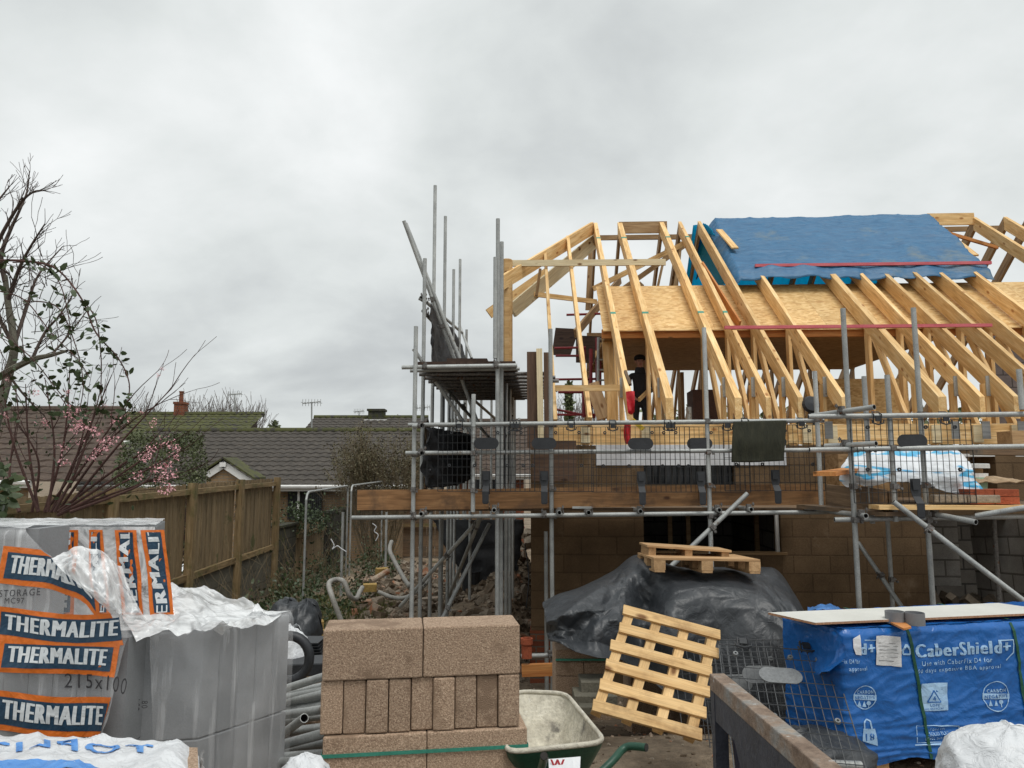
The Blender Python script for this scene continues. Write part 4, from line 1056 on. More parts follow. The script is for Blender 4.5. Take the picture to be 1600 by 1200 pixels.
# dark mat hanging over the guard rail
fn = patch([[hv(1146,659,8.02),hv(1185,658,8.0),hv(1228,657,8.0)],[hv(1144,690,7.99),hv(1185,690,7.97),hv(1227,688,7.97)],[hv(1143,722,8.0),hv(1183,722,7.98),hv(1224,720,7.98)]])
m = MB(); m.grid(lambda s, t_: fn(s, t_)+VV*(-.012*noise.noise(V((s*6,t_*3,1)))), 20, 16)
tag(m.build('hanging_mat', nmat('dark_woven_mat', [(.3,(.018,.020,.012)),(.6,(.035,.036,.022)),(.8,(.06,.06,.04))], scale=14, stretch=(1,1,.2), rough=.9, bump=.5), smooth=True, solid=.02), 'dark green woven mat hanging over the top guard rail', 'mat')
# striped blue and white sheet over the stack on the right deck
ctl = [[hv(1322,712,8.4),hv(1360,705,8.3),hv(1400,700,8.3),hv(1450,706,8.2),hv(1485,704,8.2),hv(1505,720,8.1)],
       [hv(1312,728,7.9),hv(1345,726,7.6),hv(1400,722,7.6),hv(1450,724,7.5),hv(1490,722,7.5),hv(1510,735,7.5)],
       [hv(1308,748,7.7),hv(1345,745,7.4),hv(1400,742,7.35),hv(1450,745,7.3),hv(1500,745,7.3),hv(1518,756,7.3)],
       [hv(1320,762,7.6),hv(1365,760,7.35),hv(1400,755,7.3),hv(1450,765,7.25),hv(1500,774,7.22),hv(1530,773,7.22)]]
fn = patch(ctl); m = MB()
def f(s, t_):
    p = fn(s, t_); c = creases(p, 3.5, 2.0); return p + V((0,-.05*c-.09*facet(s*9,t_*6,2),.04*c))
m.grid(f, 70, 50); tag(m.build('striped_sheet', M['bluewhite'], smooth=True, solid=.004), 'blue and white striped plastic sheet over materials on the right deck', 'sheet')
# things on the right deck
def boxed(c, d, mat, name, label, cat, group=None, bevel=.004, rot=0):
    m = MB(); m.box(c, d, Matrix.Rotation(-A+rot, 3, 'Z')); o = m.build(name, mat, bevel=bevel); tag(o, label, cat, group); return o
zt2 = zd2+.05
m = MB(); m.box(hv(1346,738,8.9), (.75,.3,.42), Matrix.Rotation(R(8),3,'Z')); tag(m.build('insulation_pack', M['osb_d']), 'brown strand board offcut leaning left of the striped sheet', 'board offcut')
m = MB(); m.box(hv(1504,742,7.75), (.22,.3,.2), Matrix.Rotation(R(8),3,'Z')); tag(m.build('timber_offcut', M['osb_d'], bevel=.005), 'brown strand board end sticking out right of the striped sheet', 'board offcut')
o = beam('plank', hv(1288,737,6.9), hv(1368,726,8.4), .2, .04, M['orange']); tag(o, 'orange-brown plank end poking out beside the turning toe board', 'plank')
p0 = hv(1505,784,7.15); p0.z = zt2
for i, (dx, dz, lab) in enumerate(((0,0,'lower left red brick on the right deck'),(.225,0,'lower right red brick on the right deck'),(.0,.07,'upper left red brick on the right deck'),(.225,.07,'upper right red brick on the right deck'),(.45,0,'third lower red brick beside the edge'))[:4]):
    boxed(p0+UU*(dx+.09)+ZZ*(dz+.035), (.215,.30,.065), M['brickr'], 'brick', lab, 'brick', 'red bricks on the right deck')
p1 = hv(1430,790,7.1); p1.z = zt2
for i in range(2): boxed(p1+UU*(.27+i*.30)+ZZ*.05-VV*.06, (.29,.1,.075), M['lwall2'] if 'lwall2' in M else M['stone'], 'coping_block', 'left pale block on the front of the right deck' if i == 0 else 'right pale block on the front of the right deck', 'block', 'pale blocks on the right deck', bevel=.012)
# mortar tub
c0 = hv(1515,770,7.7); c0.z = hv(1515,752,7.7).z-.12
t = thing('plastic_tub', c0, 'mint green plastic tub with a white lid behind the red bricks', 'tub')
m = MB(); m.lathe([(.0,0),(.15,0),(.165,.12),(.17,.16),(.0,.16)], c0, 20); m.build('tub', M['bucket_g'], t)
m = MB(); m.lathe([(0,.16),(.17,.16),(.172,.20),(.0,.205)], c0, 20); m.build('lid_rim', M['white'], t)
m = MB(); m.lathe([(0,.25),(.19,.25),(.19,.29),(.18,.295),(0,.295)], c0, 20); m.build('lid', M['white'], t)
c1 = hv(1545,756,7.6)
m = MB(); m.grid(lambda s, q: c1+UU*(s-.5)*.5+VV*(q-.5)*.3+ZZ*(.05*math.sin(3.14*s)*math.sin(3.14*q)+.04*facet(s*7,q*5,2)), 40, 26)
tag(m.build('sand_bag', nmat('hessian', [(.3,(.28,.19,.11)),(.7,(.42,.31,.2))], scale=20, rough=.95), smooth=True, solid=.01), 'crumpled hessian bag on top of the red bricks', 'bag')
boxed(hv(1588,685,9.2), (.28,.3,.17), M['pallet_old'], 'cardboard_box', 'brown box on the wall at the right edge', 'box')
m = MB(); m.box(hv(1565,712,8.6), (1.3,.5,.03), Matrix.Rotation(R(-3),3,'Z')); tag(m.build('white_board', M['white']), 'white boards lying flat under the right guard rails', 'board')
o = beam('plank', hv(1525,703,7.9), hv(1660,705,7.9), .24, .05, M['plank']); tag(o, 'dark plank above the white boards at the right edge', 'plank')
boxed(hv(1590,745,8.6), (.75,.5,.60), M['wall'], 'block_pier', 'beige block pier at the right edge behind the hessian bag', 'block pier', bevel=0)
# steel plate clamped under the board
m = MB(); m.box(hv(909,793,7.95), (.2,.06,.02), Matrix.Rotation(-A,3,'Z')); tag(m.build('steel_plate', M['galv']), 'small steel plate tucked under the toe board', 'plate')
# heras site fence (wire mesh panels)
def heras(Y0, Y1, z0, z1, label, x0=-3.5, x1=-3.5):
    t = thing('site_fence_panel', (x0,(Y0+Y1)/2,z0), label, 'site fence', 'wire mesh site fence panels')
    a, b, c, d = V((x0,Y0,z0)), V((x0,Y0,z1)), V((x1,Y1,z1+.05)), V((x1,Y1,z0+.05))
    m = MB(); m.tube([a, b-V((0,0,.12)), b+V((0,.05,-.04)), b+V((0,.14,0)), c+V((0,-.12,0)), c+V((0,-.03,-.03)), c-V((0,0,.12)), d], .02, 8)
    m.build('frame', M['galv'], t)
    m = MB()
    for k in range(24): q = (k+.5)/24; m.tube([a.lerp(d,q), b.lerp(c,q)], .0016, 3, False)
    for k in range(8): q = (k+.5)/8; m.tube([a.lerp(b,q), d.lerp(c,q)], .0016, 3, False)
    m.build('wire_grid', M['gwire'], t)
pz = aY(478,952,12.4)
heras(12.4, 15.7, pz.z, aY(489,769,12.4).z, 'leaning wire mesh fence panel right of the timber fence', aY(476,860,12.4).x, -3.45)
heras(15.8, 19.0, -.3, 1.65, 'second wire mesh fence panel further back', -3.4, -3.3)
vt(536,560+240,13.0,None,'loose grey upright behind the wire fence panel',(),None)
vt(604,800,15.5,None,'loose grey upright left of the scaffold, far back',(),None)

# ================================================================ THE NEW HOUSE
VE, VR = 9.3, 14.6                     # eaves and ridge distances in the house frame
zE = hv(1150,613,VE).z
zR = hv(928,348,VR).z
SL = (zR-zE)/(VR-VE)
def zt(v): return zE + (v-VE)*SL       # top edge line of the front rafters
WV = 9.62; GZ = -.9
uL, uR = uof(829,WV), uof(1437,WV)
zW = hv(1000,696,WV).z                 # top of the block wall
house = thing('block_house', H(3.0, WV, -.72), 'half-built block house with an open timber roof frame', 'house')
def hbox(name, u0, u1, v0, v1, z0, z1, mat, parent=house, bevel=0):
    p = H((u0+u1)/2, (v0+v1)/2, (z0+z1)/2)
    me = MB(); me.box((0,0,0), (u1-u0, v1-v0, z1-z0))
    o = me.build(name, mat, pivot=(0,0,0), bevel=bevel)
    Mx = Matrix.Translation(p) @ Matrix.Rotation(-A, 4, 'Z')
    # keep bed joints running from the ground up
    return place(o, Mx, parent)
uw0, uw1 = uof(1003,WV), uof(1215,WV); zs, zl = hv(1100,866,WV).z, hv(1100,797,WV).z
uv0, uv1 = uof(1005,WV), uof(1146,WV); zv0, zv1 = hv(1075,757,WV).z, hv(1075,729,WV).z
hbox('wall', uL, uw0, WV, WV+.3, GZ, zv0-.002, M['wall'])
hbox('wall', uw0+.002, uw1-.002, WV, WV+.3, GZ, zs, M['wall'])
hbox('wall', uw1, uR, WV, WV+.3, GZ, zv0-.002, M['wall'])
hbox('lintel', uw0, uw1, WV+.02, WV+.28, zl+.08, zv0-.004, M['wall'])
hbox('wall', uL, uv0, WV, WV+.3, zv0, zW, M['wall'])
hbox('wall', uv1, uof(1620,WV), WV, WV+.3, zv0, zW, M['wall'])
hbox('brick_base', uL-.015, uL+.5, WV-.015, WV+.3, GZ, hv(845,985,WV).z, M['redbrick'])
# window sill, frame remnants, inner walls
hbox('window_sill', uw0-.03, uw1+.05, WV-.06, WV+.1, zs+.0, zs+.03, M['pine_d'])
hbox('window_jamb', uw1-.05, uw1-.01, WV+.05, WV+.1, zs+.03, zl+.08, M['white'])
for k in (1044, 1072, 1178): 
    u = uof(k, 11.0); hbox('inner_prop', u-.03, u+.03, 11.0, 11.06, GZ, zl+.6, M['pine_d'])
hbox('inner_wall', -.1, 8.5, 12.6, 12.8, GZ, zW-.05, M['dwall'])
hbox('inner_wall', uL, uL+.2, WV+.3, 19.5, GZ, zW-.02, M['wall'])
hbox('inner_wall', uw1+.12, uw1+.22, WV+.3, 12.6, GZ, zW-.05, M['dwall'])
hbox('rear_wall', uL, 11.0, 19.5, 19.8, GZ, zW, M['wall'])
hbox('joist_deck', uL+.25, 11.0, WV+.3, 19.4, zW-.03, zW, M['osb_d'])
# vent with dark slats above the deck; dark panel stands for the opening's shade
gr = hbox('opening_dark_panel', uv0, uv1, WV+.10, WV+.12, zv0, zv1+.03, M['glass'])
for i in range(14):
    u = lin((i+.5)/14, uv0, uv1); hbox('slat', u-.006, u+.006, WV+.03, WV+.05, zv0, zv1+.03, M['galv_in'])
hbox('lintel', uv0, uv1, WV+.001, WV+.28, zv1+.03, zW-.001, M['memb'])
hbox('membrane_strip', uof(931,WV-.02), uof(1228,WV-.02), WV-.016, WV-.008, hv(1000,727,WV).z, hv(1000,695,WV).z, M['memb'])
# timber band: rim board, wall plate
zp = hv(1000,664,WV).z
hbox('rim_board', uof(862,WV), uof(1700,WV), WV+.02, WV+.07, zW+.01, zp, M['pine'])
hbox('wall_plate', uof(862,WV), uof(1700,WV), WV+.075, WV+.2, zp-.04, zp+.01, M['pine_pale'])
for k in (915, 1010, 1240, 1262, 1302, 1465, 1530, 1590):
    u = uof(k, WV); hbox('rim_packer', u-.06, u+.06, WV-.012, WV+.018, zW+.03, zp-.01, M['pine_pale'] if k % 4 else M['osb'])
# right hand recess with light block walls
ur = uof(1440,10.6)
hbox('inner_wall', uof(1430,10.7), uof(1487,10.7), 10.7, 10.8, hv(1450,915,10.7).z, zv0+.2, M['lwall'])
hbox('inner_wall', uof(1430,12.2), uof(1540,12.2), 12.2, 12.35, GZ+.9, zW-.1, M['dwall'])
hbox('inner_wall', uof(1486,10.7)-.1, uof(1486,10.7), 10.805, 12.0, hv(1450,915,10.7).z, zv0+.2, M['lwall'])
lw = beam('side_wall', hv(1522,812,10.4), hv(1700,806,8.4), .14, 3.4, M['lwall'], house)
hbox('lintel', uof(1436,WV), uof(1640,WV)+.3, WV+.02, WV+.3, hv(1500,812,WV).z, zv0-.004, M['wall'])
# rubble heap inside the recess
m = MB(); 
for k in range(16):
    p = hv(rng.uniform(1450,1570), rng.uniform(932,945), 9.9+rng.uniform(0,.8)); m.box(p, (rng.uniform(.1,.25), rng.uniform(.1,.2), rng.uniform(.06,.14)), Matrix.Rotation(rng.uniform(0,3),3,V((rng.random(),rng.random(),1)).normalized()))
tag(m.build('rubble', M['stone']), 'broken pale block rubble on the floor of the open bay', 'rubble', kind='stuff')

# collar-level ceiling, sheathing band on the slope, purlin beam
vB = 11.35; zB = hv(1100,526,vB).z
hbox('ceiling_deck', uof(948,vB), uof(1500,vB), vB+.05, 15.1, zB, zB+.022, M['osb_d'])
for k in range(5): hbox('ceiling_joist', uof(948,vB), uof(1500,vB), vB+.5+k*.85, vB+.545+k*.85, zB+.024, zB+.16, M['pine'])
beam('purlin', hv(940,515,vB), hv(1440,511,vB+.0), .05, .14, M['orange'], house)
beam('purlin', H(uof(1440,vB)+.01, vB, hv(1440,511,vB).z), H(11.0, vB, hv(1440,511,vB).z), .05, .14, M['orange'], house)
ua, ub = uof(944,vB), 11.2
n_s = 6
for i in range(n_s):
    u0_, u1_ = lin(i/n_s, ua, ub)+.003, lin((i+1)/n_s, ua, ub)
    c = H((u0_+u1_)/2, 0, 0)
    v0_, v1_ = vB-.09, 12.62
    m = MB(); of = -.32
    a = [H(u0_,v0_,zt(v0_)+of), H(u1_,v0_,zt(v0_)+of), H(u1_,v1_,zt(v1_)+of), H(u0_,v1_,zt(v1_)+of)]
    m.prism(a, (0,0,-1), .015); m.build('sheathing_board', M['osb'], house)
# rear strand board panel low at the right, seen through the studs
hbox('rear_panel', uof(1262,15.5), uof(1425,15.5), 15.5, 15.52, zW, hv(1300,592,15.5).z, M['osb'])

# ---- rafters: each pair with its stud and strut is one frame
def pitchboard(name, u, v0, v1, w, d, mat, par, zf=zt, off=0.0):
    return beam(name, H(u, v0, zf(v0)+off), H(u, v1, zf(v1)+off), w, d, mat, par, plumb=True)
def zrear(v): return zR - (v-VR)*SL
def truss(px, label, w=.062, top=VR, rear=True, stud=True, foot=9.2, upper=True, strut=True, tintx=None):
    u = uof(px, VE)
    t = thing('rafter_frame', H(u, VE, zE-.25), label, 'rafter frame', 'rafter frames of the new roof')
    pitchboard('rafter', u, foot, top, w, .215, tintx or M['pine'], t)
    for vm in (13.85, 11.15):
        if top > vm and px < 1240: pitchboard('paint_mark', u, vm, vm+.05, w+.004, .03, M['strap'], t, off=.003)
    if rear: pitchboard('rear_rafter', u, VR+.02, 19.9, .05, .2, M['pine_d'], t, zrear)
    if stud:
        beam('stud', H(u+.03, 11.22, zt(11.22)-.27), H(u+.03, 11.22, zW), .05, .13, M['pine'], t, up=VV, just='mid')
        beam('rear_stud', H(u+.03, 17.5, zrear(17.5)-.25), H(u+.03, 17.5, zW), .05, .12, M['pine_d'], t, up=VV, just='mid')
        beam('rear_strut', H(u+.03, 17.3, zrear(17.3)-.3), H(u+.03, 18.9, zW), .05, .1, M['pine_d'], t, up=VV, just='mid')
    if strut:
        beam('strut', H(u+.01, 10.95, zt(10.95)-.27), H(u+.01, 9.95, zW+.05), .05, .11, M['pine'], t, up=VV, just='mid')
        beam('knee_stud', H(u-.05, 9.75, zt(9.75)-.2), H(u-.05, 9.75, zp), .045, .12, M['pine'], t, up=VV, just='mid')
        m = MB(); q = H(u-.05, 9.66, zt(9.7)-.2); m.box(q, (.05,.012,.26), Matrix.Rotation(-A,3,'Z')); m.build('metal_strap', M['galv'], t)
    return t
fr = [(984,'leftmost full rafter, its end wrapped in red sheet',.075),(1046,'second full rafter from the left, plain square end',.095),(1153,'third full rafter from the left, behind the tall front upright',.085),(1200,'fourth full rafter from the left, left of the hanging mat edge',.062),(1250,'fifth full rafter, its foot above the dark hanging mat',.062),
      (1318,'rafter whose foot is behind the tall upright of the right bay',.062),(1471,'doubled rafter left of the tall upright by the oval plate',.10),(1533,'rafter right of the tall upright by the oval plate',.062),(1586,'rafter ending near the right edge of the photo',.062)]
for px, lab, w in fr: truss(px, lab, w)
for px, lab in ((1650,'rafter running out of the photo below the tarpaulin corner'),(1705,'rafter running out of the photo right of the tarpaulin corner'),(1780,'rafter running out of the photo under the ridge board end')):
    truss(px, lab)
for px, lab in ((1522,'rafter whose apex stands at the right end of the ridge board'),(1570,'rafter apex standing free at the right, second from the edge'),(1606,'last rafter apex cut by the right edge of the photo')):
    d = ray(px, 335); u = hv(px,335,VR).dot(UU)
    t = thing('rafter_frame', H(u, VE, zE-.25), lab, 'rafter frame', 'rafter frames of the new roof')
    pitchboard('rafter', u, 9.2, VR, .07, .215, M['pine'], t); pitchboard('rear_rafter', u, VR+.02, 19.9, .06, .2, M['pine_d'], t, zrear)
def lone(name, p1, p2, w, d, mat, label, cat, group=None, **kw):
    o = beam(name, p1, p2, w, d, mat, **kw); tag(o, label, cat, group); return o
# jack rafters on the left
J = 'jack rafters at the left end of the roof'
lone('jack_rafter', hv(868,655,9.3), hv(852,393,13.35), .05, .13, M['pine'], 'leftmost short rafter meeting the big sloping beams', 'rafter', J)
lone('jack_rafter', hv(922,652,9.3), hv(887,368,13.95), .055, .15, M['pine'], 'second short rafter from the left meeting the sloping beams', 'rafter', J)
# ridge boards
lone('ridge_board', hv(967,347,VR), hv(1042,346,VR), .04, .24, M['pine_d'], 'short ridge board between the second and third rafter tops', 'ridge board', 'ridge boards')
lone('ridge_board', hv(1448,334,VR), hv(1521,333,VR), .04, .24, M['pine'], 'ridge board right of the tarpaulin', 'ridge board', 'ridge boards')
lone('collar_purlin', hv(935,368,VR+.5), hv(1110,366,VR+.5), .05, .1, M['pine_d'], 'thin dark rail below the ridge left of the tarpaulin', 'rail')
lone('collar_purlin', hv(1470,355,VR+.5), hv(1640,351,VR+.5), .05, .1, M['pine_d'], 'thin dark rail below the ridge right of the tarpaulin', 'rail')
lone('batten', hv(782,407,12.75), hv(1040,405,12.75), .045, .11, M['pine_pale'], 'long temporary rail nailed across the left rafters', 'rail')
lone('brace', hv(925,448,14.3), hv(1078,372,14.3), .04, .1, M['pine'], 'diagonal brace rising right behind the first rafters', 'brace', 'braces inside the left roof')
lone('brace', hv(962,455,15.0), hv(1068,380,15.0), .04, .1, M['pine_d'], 'darker diagonal brace behind the first one', 'brace', 'braces inside the left roof')
lone('brace', hv(898,515,12.6), hv(968,432,15.3), .05, .15, M['pine_d'], 'steep grey prop between the jack rafter and the first rafter', 'brace', 'braces inside the left roof')
lone('brace', hv(945,495,15.5), hv(1000,440,15.5), .04, .12, M['pine_d'], 'short dark brace behind the first rafter above the strand board', 'brace', 'braces inside the left roof')
for (x1,y1,x2,y2,v,l) in ((925,352,918,485,16.0,'rear post hanging from the ridge end'),(1042,375,1025,452,16.5,'rear rafter leg between second and third rafter tops'),(1062,378,1055,452,16.2,'rear rafter leg left of the turquoise sheet')):
    lone('rear_leg', hv(x1,y1,v), hv(x2,y2,v), .10, .05, M['pine_d'], l, 'rafter leg', 'rear rafter legs')
# big post and sloping beams at the left corner
m = MB(); a = hv(792,406,12.6); m.lathe([(0,2.0),(.098,2.0),(.10,2.02),(.10,a.z-.01),(.092,a.z),(0,a.z)], (a.x,a.y,0), 10)
pmh = woodmat('upright_pine', (.46,.27,.11), (.58,.37,.16), (.66,.45,.23)); 
o = m.build('timber_post', pmh, smooth=False); tag(o, 'thick new timber post at the left corner of the roof', 'post')
B = 'big sloping beams at the left corner'
lone('hip_beam', hv(781,432,12.3), hv(925,347,14.6), .06, .24, M['pine'], 'front sloping beam running up to the ridge end', 'beam', B, up=(0,-.25,1))
lone('hip_beam', hv(759,484,14.1), hv(850,420,14.4), .06, .2, M['pine'], 'middle sloping beam whose end pokes out left of the post', 'beam', B)
lone('hip_beam', hv(795,476,13.2), hv(925,368,14.8), .06, .26, M['pine_pale'], 'lowest sloping beam right of the post', 'beam', B)
lone('hanger', hv(842,420,13.2), hv(836,462,13.2), .07, .05, M['pine_d'], 'short dark hanger between the sloping beams', 'hanger')
lone('rail', hv(834,456,13.6), hv(932,468,14.4), .04, .09, M['pine'], 'thin rail from the sloping beams to the rear post', 'rail')
lone('rail', hv(868,602,9.5), hv(968,602,9.6), .045, .075, M['pine'], 'low rail tying the two short rafters to the first full one', 'rail')
lone('post', hv(948,525,11.8), hv(955,655,11.8), .16, .08, M['pine'], 'wide timber stud under the purlin end beside the ladder', 'stud', None, up=VV)
lone('post', hv(955,602,9.9), hv(957,700,9.9), .13, .08, M['pine'], 'short timber stud left of the red sheet', 'stud', None, up=VV)
lone('plank', hv(925,600,10.8), hv(944,655,10.6), .2, .04, M['pine_d'], 'leaning grey-brown board left of the ladder stud', 'plank', None, up=VV)
# coloured battens
lone('batten', H(hv(1180,422,12.42).dot(UU),12.42,zt(12.42)+.14), H(hv(1549,418,12.42).dot(UU),12.42,zt(12.42)+.14), .05, .05, M['pink'], 'pink batten along the bottom edge of the blue tarpaulin', 'batten', 'pink battens')
lone('batten', H(hv(1132,513,10.7).dot(UU),10.7,zt(10.7)+.05), H(hv(1549,507,10.7).dot(UU),10.7,zt(10.7)+.05), .05, .045, M['pink'], 'pink batten across the middle of the rafters', 'batten', 'pink battens')
lone('batten', H(uof(1247,VE)-.34,12.75,zt(12.75)+.04), H(uof(1250,VE)-.16,11.2,zt(11.2)-.16), .03, .15, M['orange'], 'orange stained board lying beside a rafter on the strand board', 'board', up=(0,-.6,.8))
lone('batten', H(hv(1126,378,VR).dot(UU)-.2, 13.85, zt(13.85)+.15), H(hv(1140,418,VR).dot(UU)-.28, 13.05, zt(13.05)+.15), .12, .03, M['pine'], 'short board holding down the left edge of the tarpaulin', 'batten', 'boards weighing the tarpaulin')
lone('batten', hv(1470,356,14.1), hv(1525,398,12.95), .10, .03, M['pine'], 'short board holding down the right edge of the tarpaulin', 'batten', 'boards weighing the tarpaulin')
lone('batten', hv(1482,362,14.4), hv(1560,385,14.4), .05, .06, M['orange'], 'reddish brace from the ridge to the right hand rafter', 'brace')

# ---- blue tarpaulin over the ridge
uq0, uq1 = hv(1104,345,VR).dot(UU), hv(1452,337,VR).dot(UU)
ub0, ub1 = hv(1140,430,12.3).dot(UU), hv(1552,424,12.3).dot(UU)
def tarp(s, q):
    # q: 0 rear hem .. .25 ridge .. 1 front hem
    if q < .2:
        k = q/.2; v = lin(k, VR+1.0, VR); z = zrear(v)
        u = lin(s, uq0-.05, uq1+.0)
    else:
        k = (q-.2)/.8; v = lin(k, VR, 12.28); z = zt(v)
        u = lin(s, lin(k, uq0, ub0), lin(k, uq1, ub1))
        z += -.045*math.sin(s*math.pi*6.5)**2*k
        if k > .93: z -= (k-.93)*1.6; v -= 0
    p = H(u, v, z+.05)
    c = creases(V((p.x*.5, p.y*2.4, p.z*2.4)), 3.4, 3.0)
    e_ = min(1, 5*min(q/.2 if q > .2 else .3, 1))
    p += V((0,-.02,.026))*c + V((0,-.05,.06))*(facet(s*4.5+q, q*5-s*2, 5)-.3)*(.25 if q < .3 else 1) + V((0,0,.03*noise.noise(V((p.x*1.1,p.y*2,0)))))
    if s < .04: p += V((0,-.02,-.25*(.04-s)/.04))
    return p
m = MB(); m.grid(tarp, 150, 90)
tag(m.build('blue_tarpaulin', M['bluetarp'], smooth=True, solid=.006), 'large wrinkled blue tarpaulin lashed over the ridge', 'tarpaulin')
# tarp on the rear slope from below; light through it painted turquoise
def inner(s, q):
    v = lin(q, VR+.1, 17.3); u = lin(s, uq0-.25+.0*q, uq1-.2); p = H(u, v, zrear(v)+.03)
    p += V((0,0,-.10*noise.noise(V((u*1.5, v*1.2, 2)))-.06*math.sin(u*5)**2))
    if s < .05: p.z -= .3*(.05-s)/.05*q
    return p
m = MB(); m.grid(inner, 70, 30)
tag(m.build('backlit_tarp_rear', M['cyan'], smooth=True, solid=.006), 'tarpaulin on the far slope seen under the rafters, light through it painted turquoise', 'tarpaulin')
fn = patch([[hv(1098,350,VR),hv(1112,362,14.2),hv(1128,392,13.6),hv(1142,430,13.0)],[hv(1092,362,VR+.2),hv(1105,385,14.5),hv(1122,415,13.9),hv(1134,444,13.2)],[hv(1084,392,VR+.6),hv(1082,410,15.4),hv(1090,430,15.0),hv(1104,452,14.6)]])
m = MB(); m.grid(lambda s,q: fn(s,q)+V((.03,.0,.05))*creases(fn(s,q),4,1), 30, 20)
tag(m.build('backlit_tarp_flap', M['cyan'], smooth=True, solid=.005), 'tarpaulin flap with light through it painted turquoise, hanging at the left gable side of the tarpaulin', 'tarpaulin')

# ---- red sheets around rafter end
fn = patch([[hv(978,612,9.10),hv(985,611,9.08),hv(991,612,9.10)],[hv(979,630,9.08),hv(985,629,9.09),hv(991,630,9.06)],[hv(981,645,9.06),hv(986,648,9.09),hv(991,644,9.08)]])
m = MB(); m.grid(lambda s,q: fn(s,q)-VV*(.05*facet(s*2.5+q,q*4,3)), 14, 20); tag(m.build('red_sheet', M['redsheet'], smooth=True, solid=.003), 'bright red sheet wrapped on the end of the first rafter', 'red sheet', 'red warning sheets')
fn = patch([[hv(975,664,9.5),hv(980,663,9.45),hv(985,664,9.5)],[hv(974,680,9.5),hv(980,680,9.43),hv(985,680,9.5)],[hv(977,694,9.5),hv(981,694,9.45),hv(985,693,9.5)]])
m = MB(); m.grid(lambda s,q: fn(s,q)-VV*(.05*facet(s*2.5+q,q*4,7)), 14, 20); tag(m.build('red_sheet', M['redsheet'], smooth=True, solid=.003), 'smaller red sheet behind the mesh below the first rafter end', 'red sheet', 'red warning sheets')
lone('spirit_level', hv(983,648,9.4), hv(1007,668,9.3), .03, .05, M['yellow'], 'yellow spirit level leaning below the red sheet', 'spirit level')
lone('timber_offcut', hv(977,582,9.05), hv(985,603,8.95), .035, .05, M['plank'], 'brown offcut nailed on the first rafter above the red sheet', 'offcut', None, up=VV)
# upright boards by the corner
UB = 'boards standing upright at the wall corner'
for (px, pt, w, mat, lab) in ((835,550,.20,'brown_board','left dark brown board standing at the wall corner'),(842.5,545,.07,'pine_pale','pale new board standing between two brown ones'),(855,551,.085,'brown_board','right brown board standing at the wall corner')):
    v = 8.75 if mat != 'pine_pale' else 8.7
    a = hv(px, pt, v); b = hv(px+ (3 if mat=='pine_pale' else 1), 700, v); 
    o = beam('upright_board', a, b, .05, w*.9 if False else (w if mat!='brown_board' or px>850 else .18), M[mat], up=UU, just='mid'); tag(o, lab, 'board', UB)
boxed_ = MB(); boxed_.box(hv(866,720,9.3), (.55,.06,.5), Matrix.Rotation(-A,3,'Z')); tag(boxed_.build('brown_sheet', M['brown_board']), 'brown sheet behind the guards left of the white membrane', 'board')
m = MB(); m.box(hv(1098,640,12.5), (.42,.5,.62), Matrix.Rotation(-A,3,'Z')); tag(m.build('brown_box', nmat('brown_box', [(.3,(.06,.032,.026)),(.7,(.09,.05,.04))], rough=.8)), 'plain brown flue box standing between the studs', 'box')
# red tower and dark boards behind the jack rafters
T = 'boards stacked on the red trestle tower'
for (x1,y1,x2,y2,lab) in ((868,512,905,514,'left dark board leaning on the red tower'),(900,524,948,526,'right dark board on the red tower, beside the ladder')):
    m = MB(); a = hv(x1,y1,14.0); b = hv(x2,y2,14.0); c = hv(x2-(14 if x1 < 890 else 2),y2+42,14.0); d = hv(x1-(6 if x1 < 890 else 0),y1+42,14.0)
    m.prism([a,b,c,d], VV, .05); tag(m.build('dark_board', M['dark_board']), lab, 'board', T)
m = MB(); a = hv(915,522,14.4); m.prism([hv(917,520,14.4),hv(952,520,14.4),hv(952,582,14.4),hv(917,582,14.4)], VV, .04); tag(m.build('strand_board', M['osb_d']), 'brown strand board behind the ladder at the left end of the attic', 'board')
t = thing('red_tower', hv(910,700,13.6), 'dark red tubular trestle tower behind the short rafters', 'trestle tower')
m = MB()
for (x1,y1,x2,y2) in ((912,545,912,652),(923,545,923,652),(933,528,933,640),(937,540,937,652)):
    m = MB(); m.tube([hv(x1,y1,13.6),hv(x2,y2,13.6)], .035, 6); m.build('upright', M['redt'], t)
for (x1,y1,x2,y2) in ((868,593,936,592),(866,544,915,543),(868,556,912,556),(868,648,936,648),(872,613,925,613),(885,492,945,490),(870,640,930,652)):
    m = MB(); m.tube([hv(x1,y1,13.6),hv(x2,y2,13.6)], .022, 6); m.build('rail', M['redt'], t)
t = thing('ladder', hv(944,655,12.6), 'aluminium ladder standing inside the attic at the left', 'ladder')
for k in (935, 953):
    m = MB(); m.tube([hv(k,527,12.6),hv(k-1,665,12.6)], .025, 6); m.build('stile', M['galv'], t)
for k in range(9):
    m = MB(); m.tube([hv(935,530+k*16,12.6),hv(953,530+k*16,12.6)], .016, 6); m.build('rung', M['galv'], t)
# props and posts seen in the attic
lone('prop', hv(1065,582,14.0), hv(1067,660,14.0), .06, .06, M['pine_d'], 'dark thin post under the back edge of the attic ceiling', 'post', None, up=VV)
vt(1076,636,9.9,hv(1076,700,9.9).z,'short grey pipe stub left of the brown flue box',(),None,r=.035)
# straps on feet at the right
m_t = nmat('perforated_strap', [(.3,(.20,.21,.21)),(.7,(.34,.35,.35))], scale=3, stretch=(.2,.2,14), rough=.5, metal=.4)
for px in (1295, 1541, 1597, 1493):
    m = MB(); m.box(hv(px,672,9.5), (.10,.01,.22), Matrix.Rotation(-A,3,'Z')); tag(m.build('restraint_strap', m_t), 'perforated steel strap fixed to the timber rim below a rafter', 'strap', 'restraint straps on the timber rim')
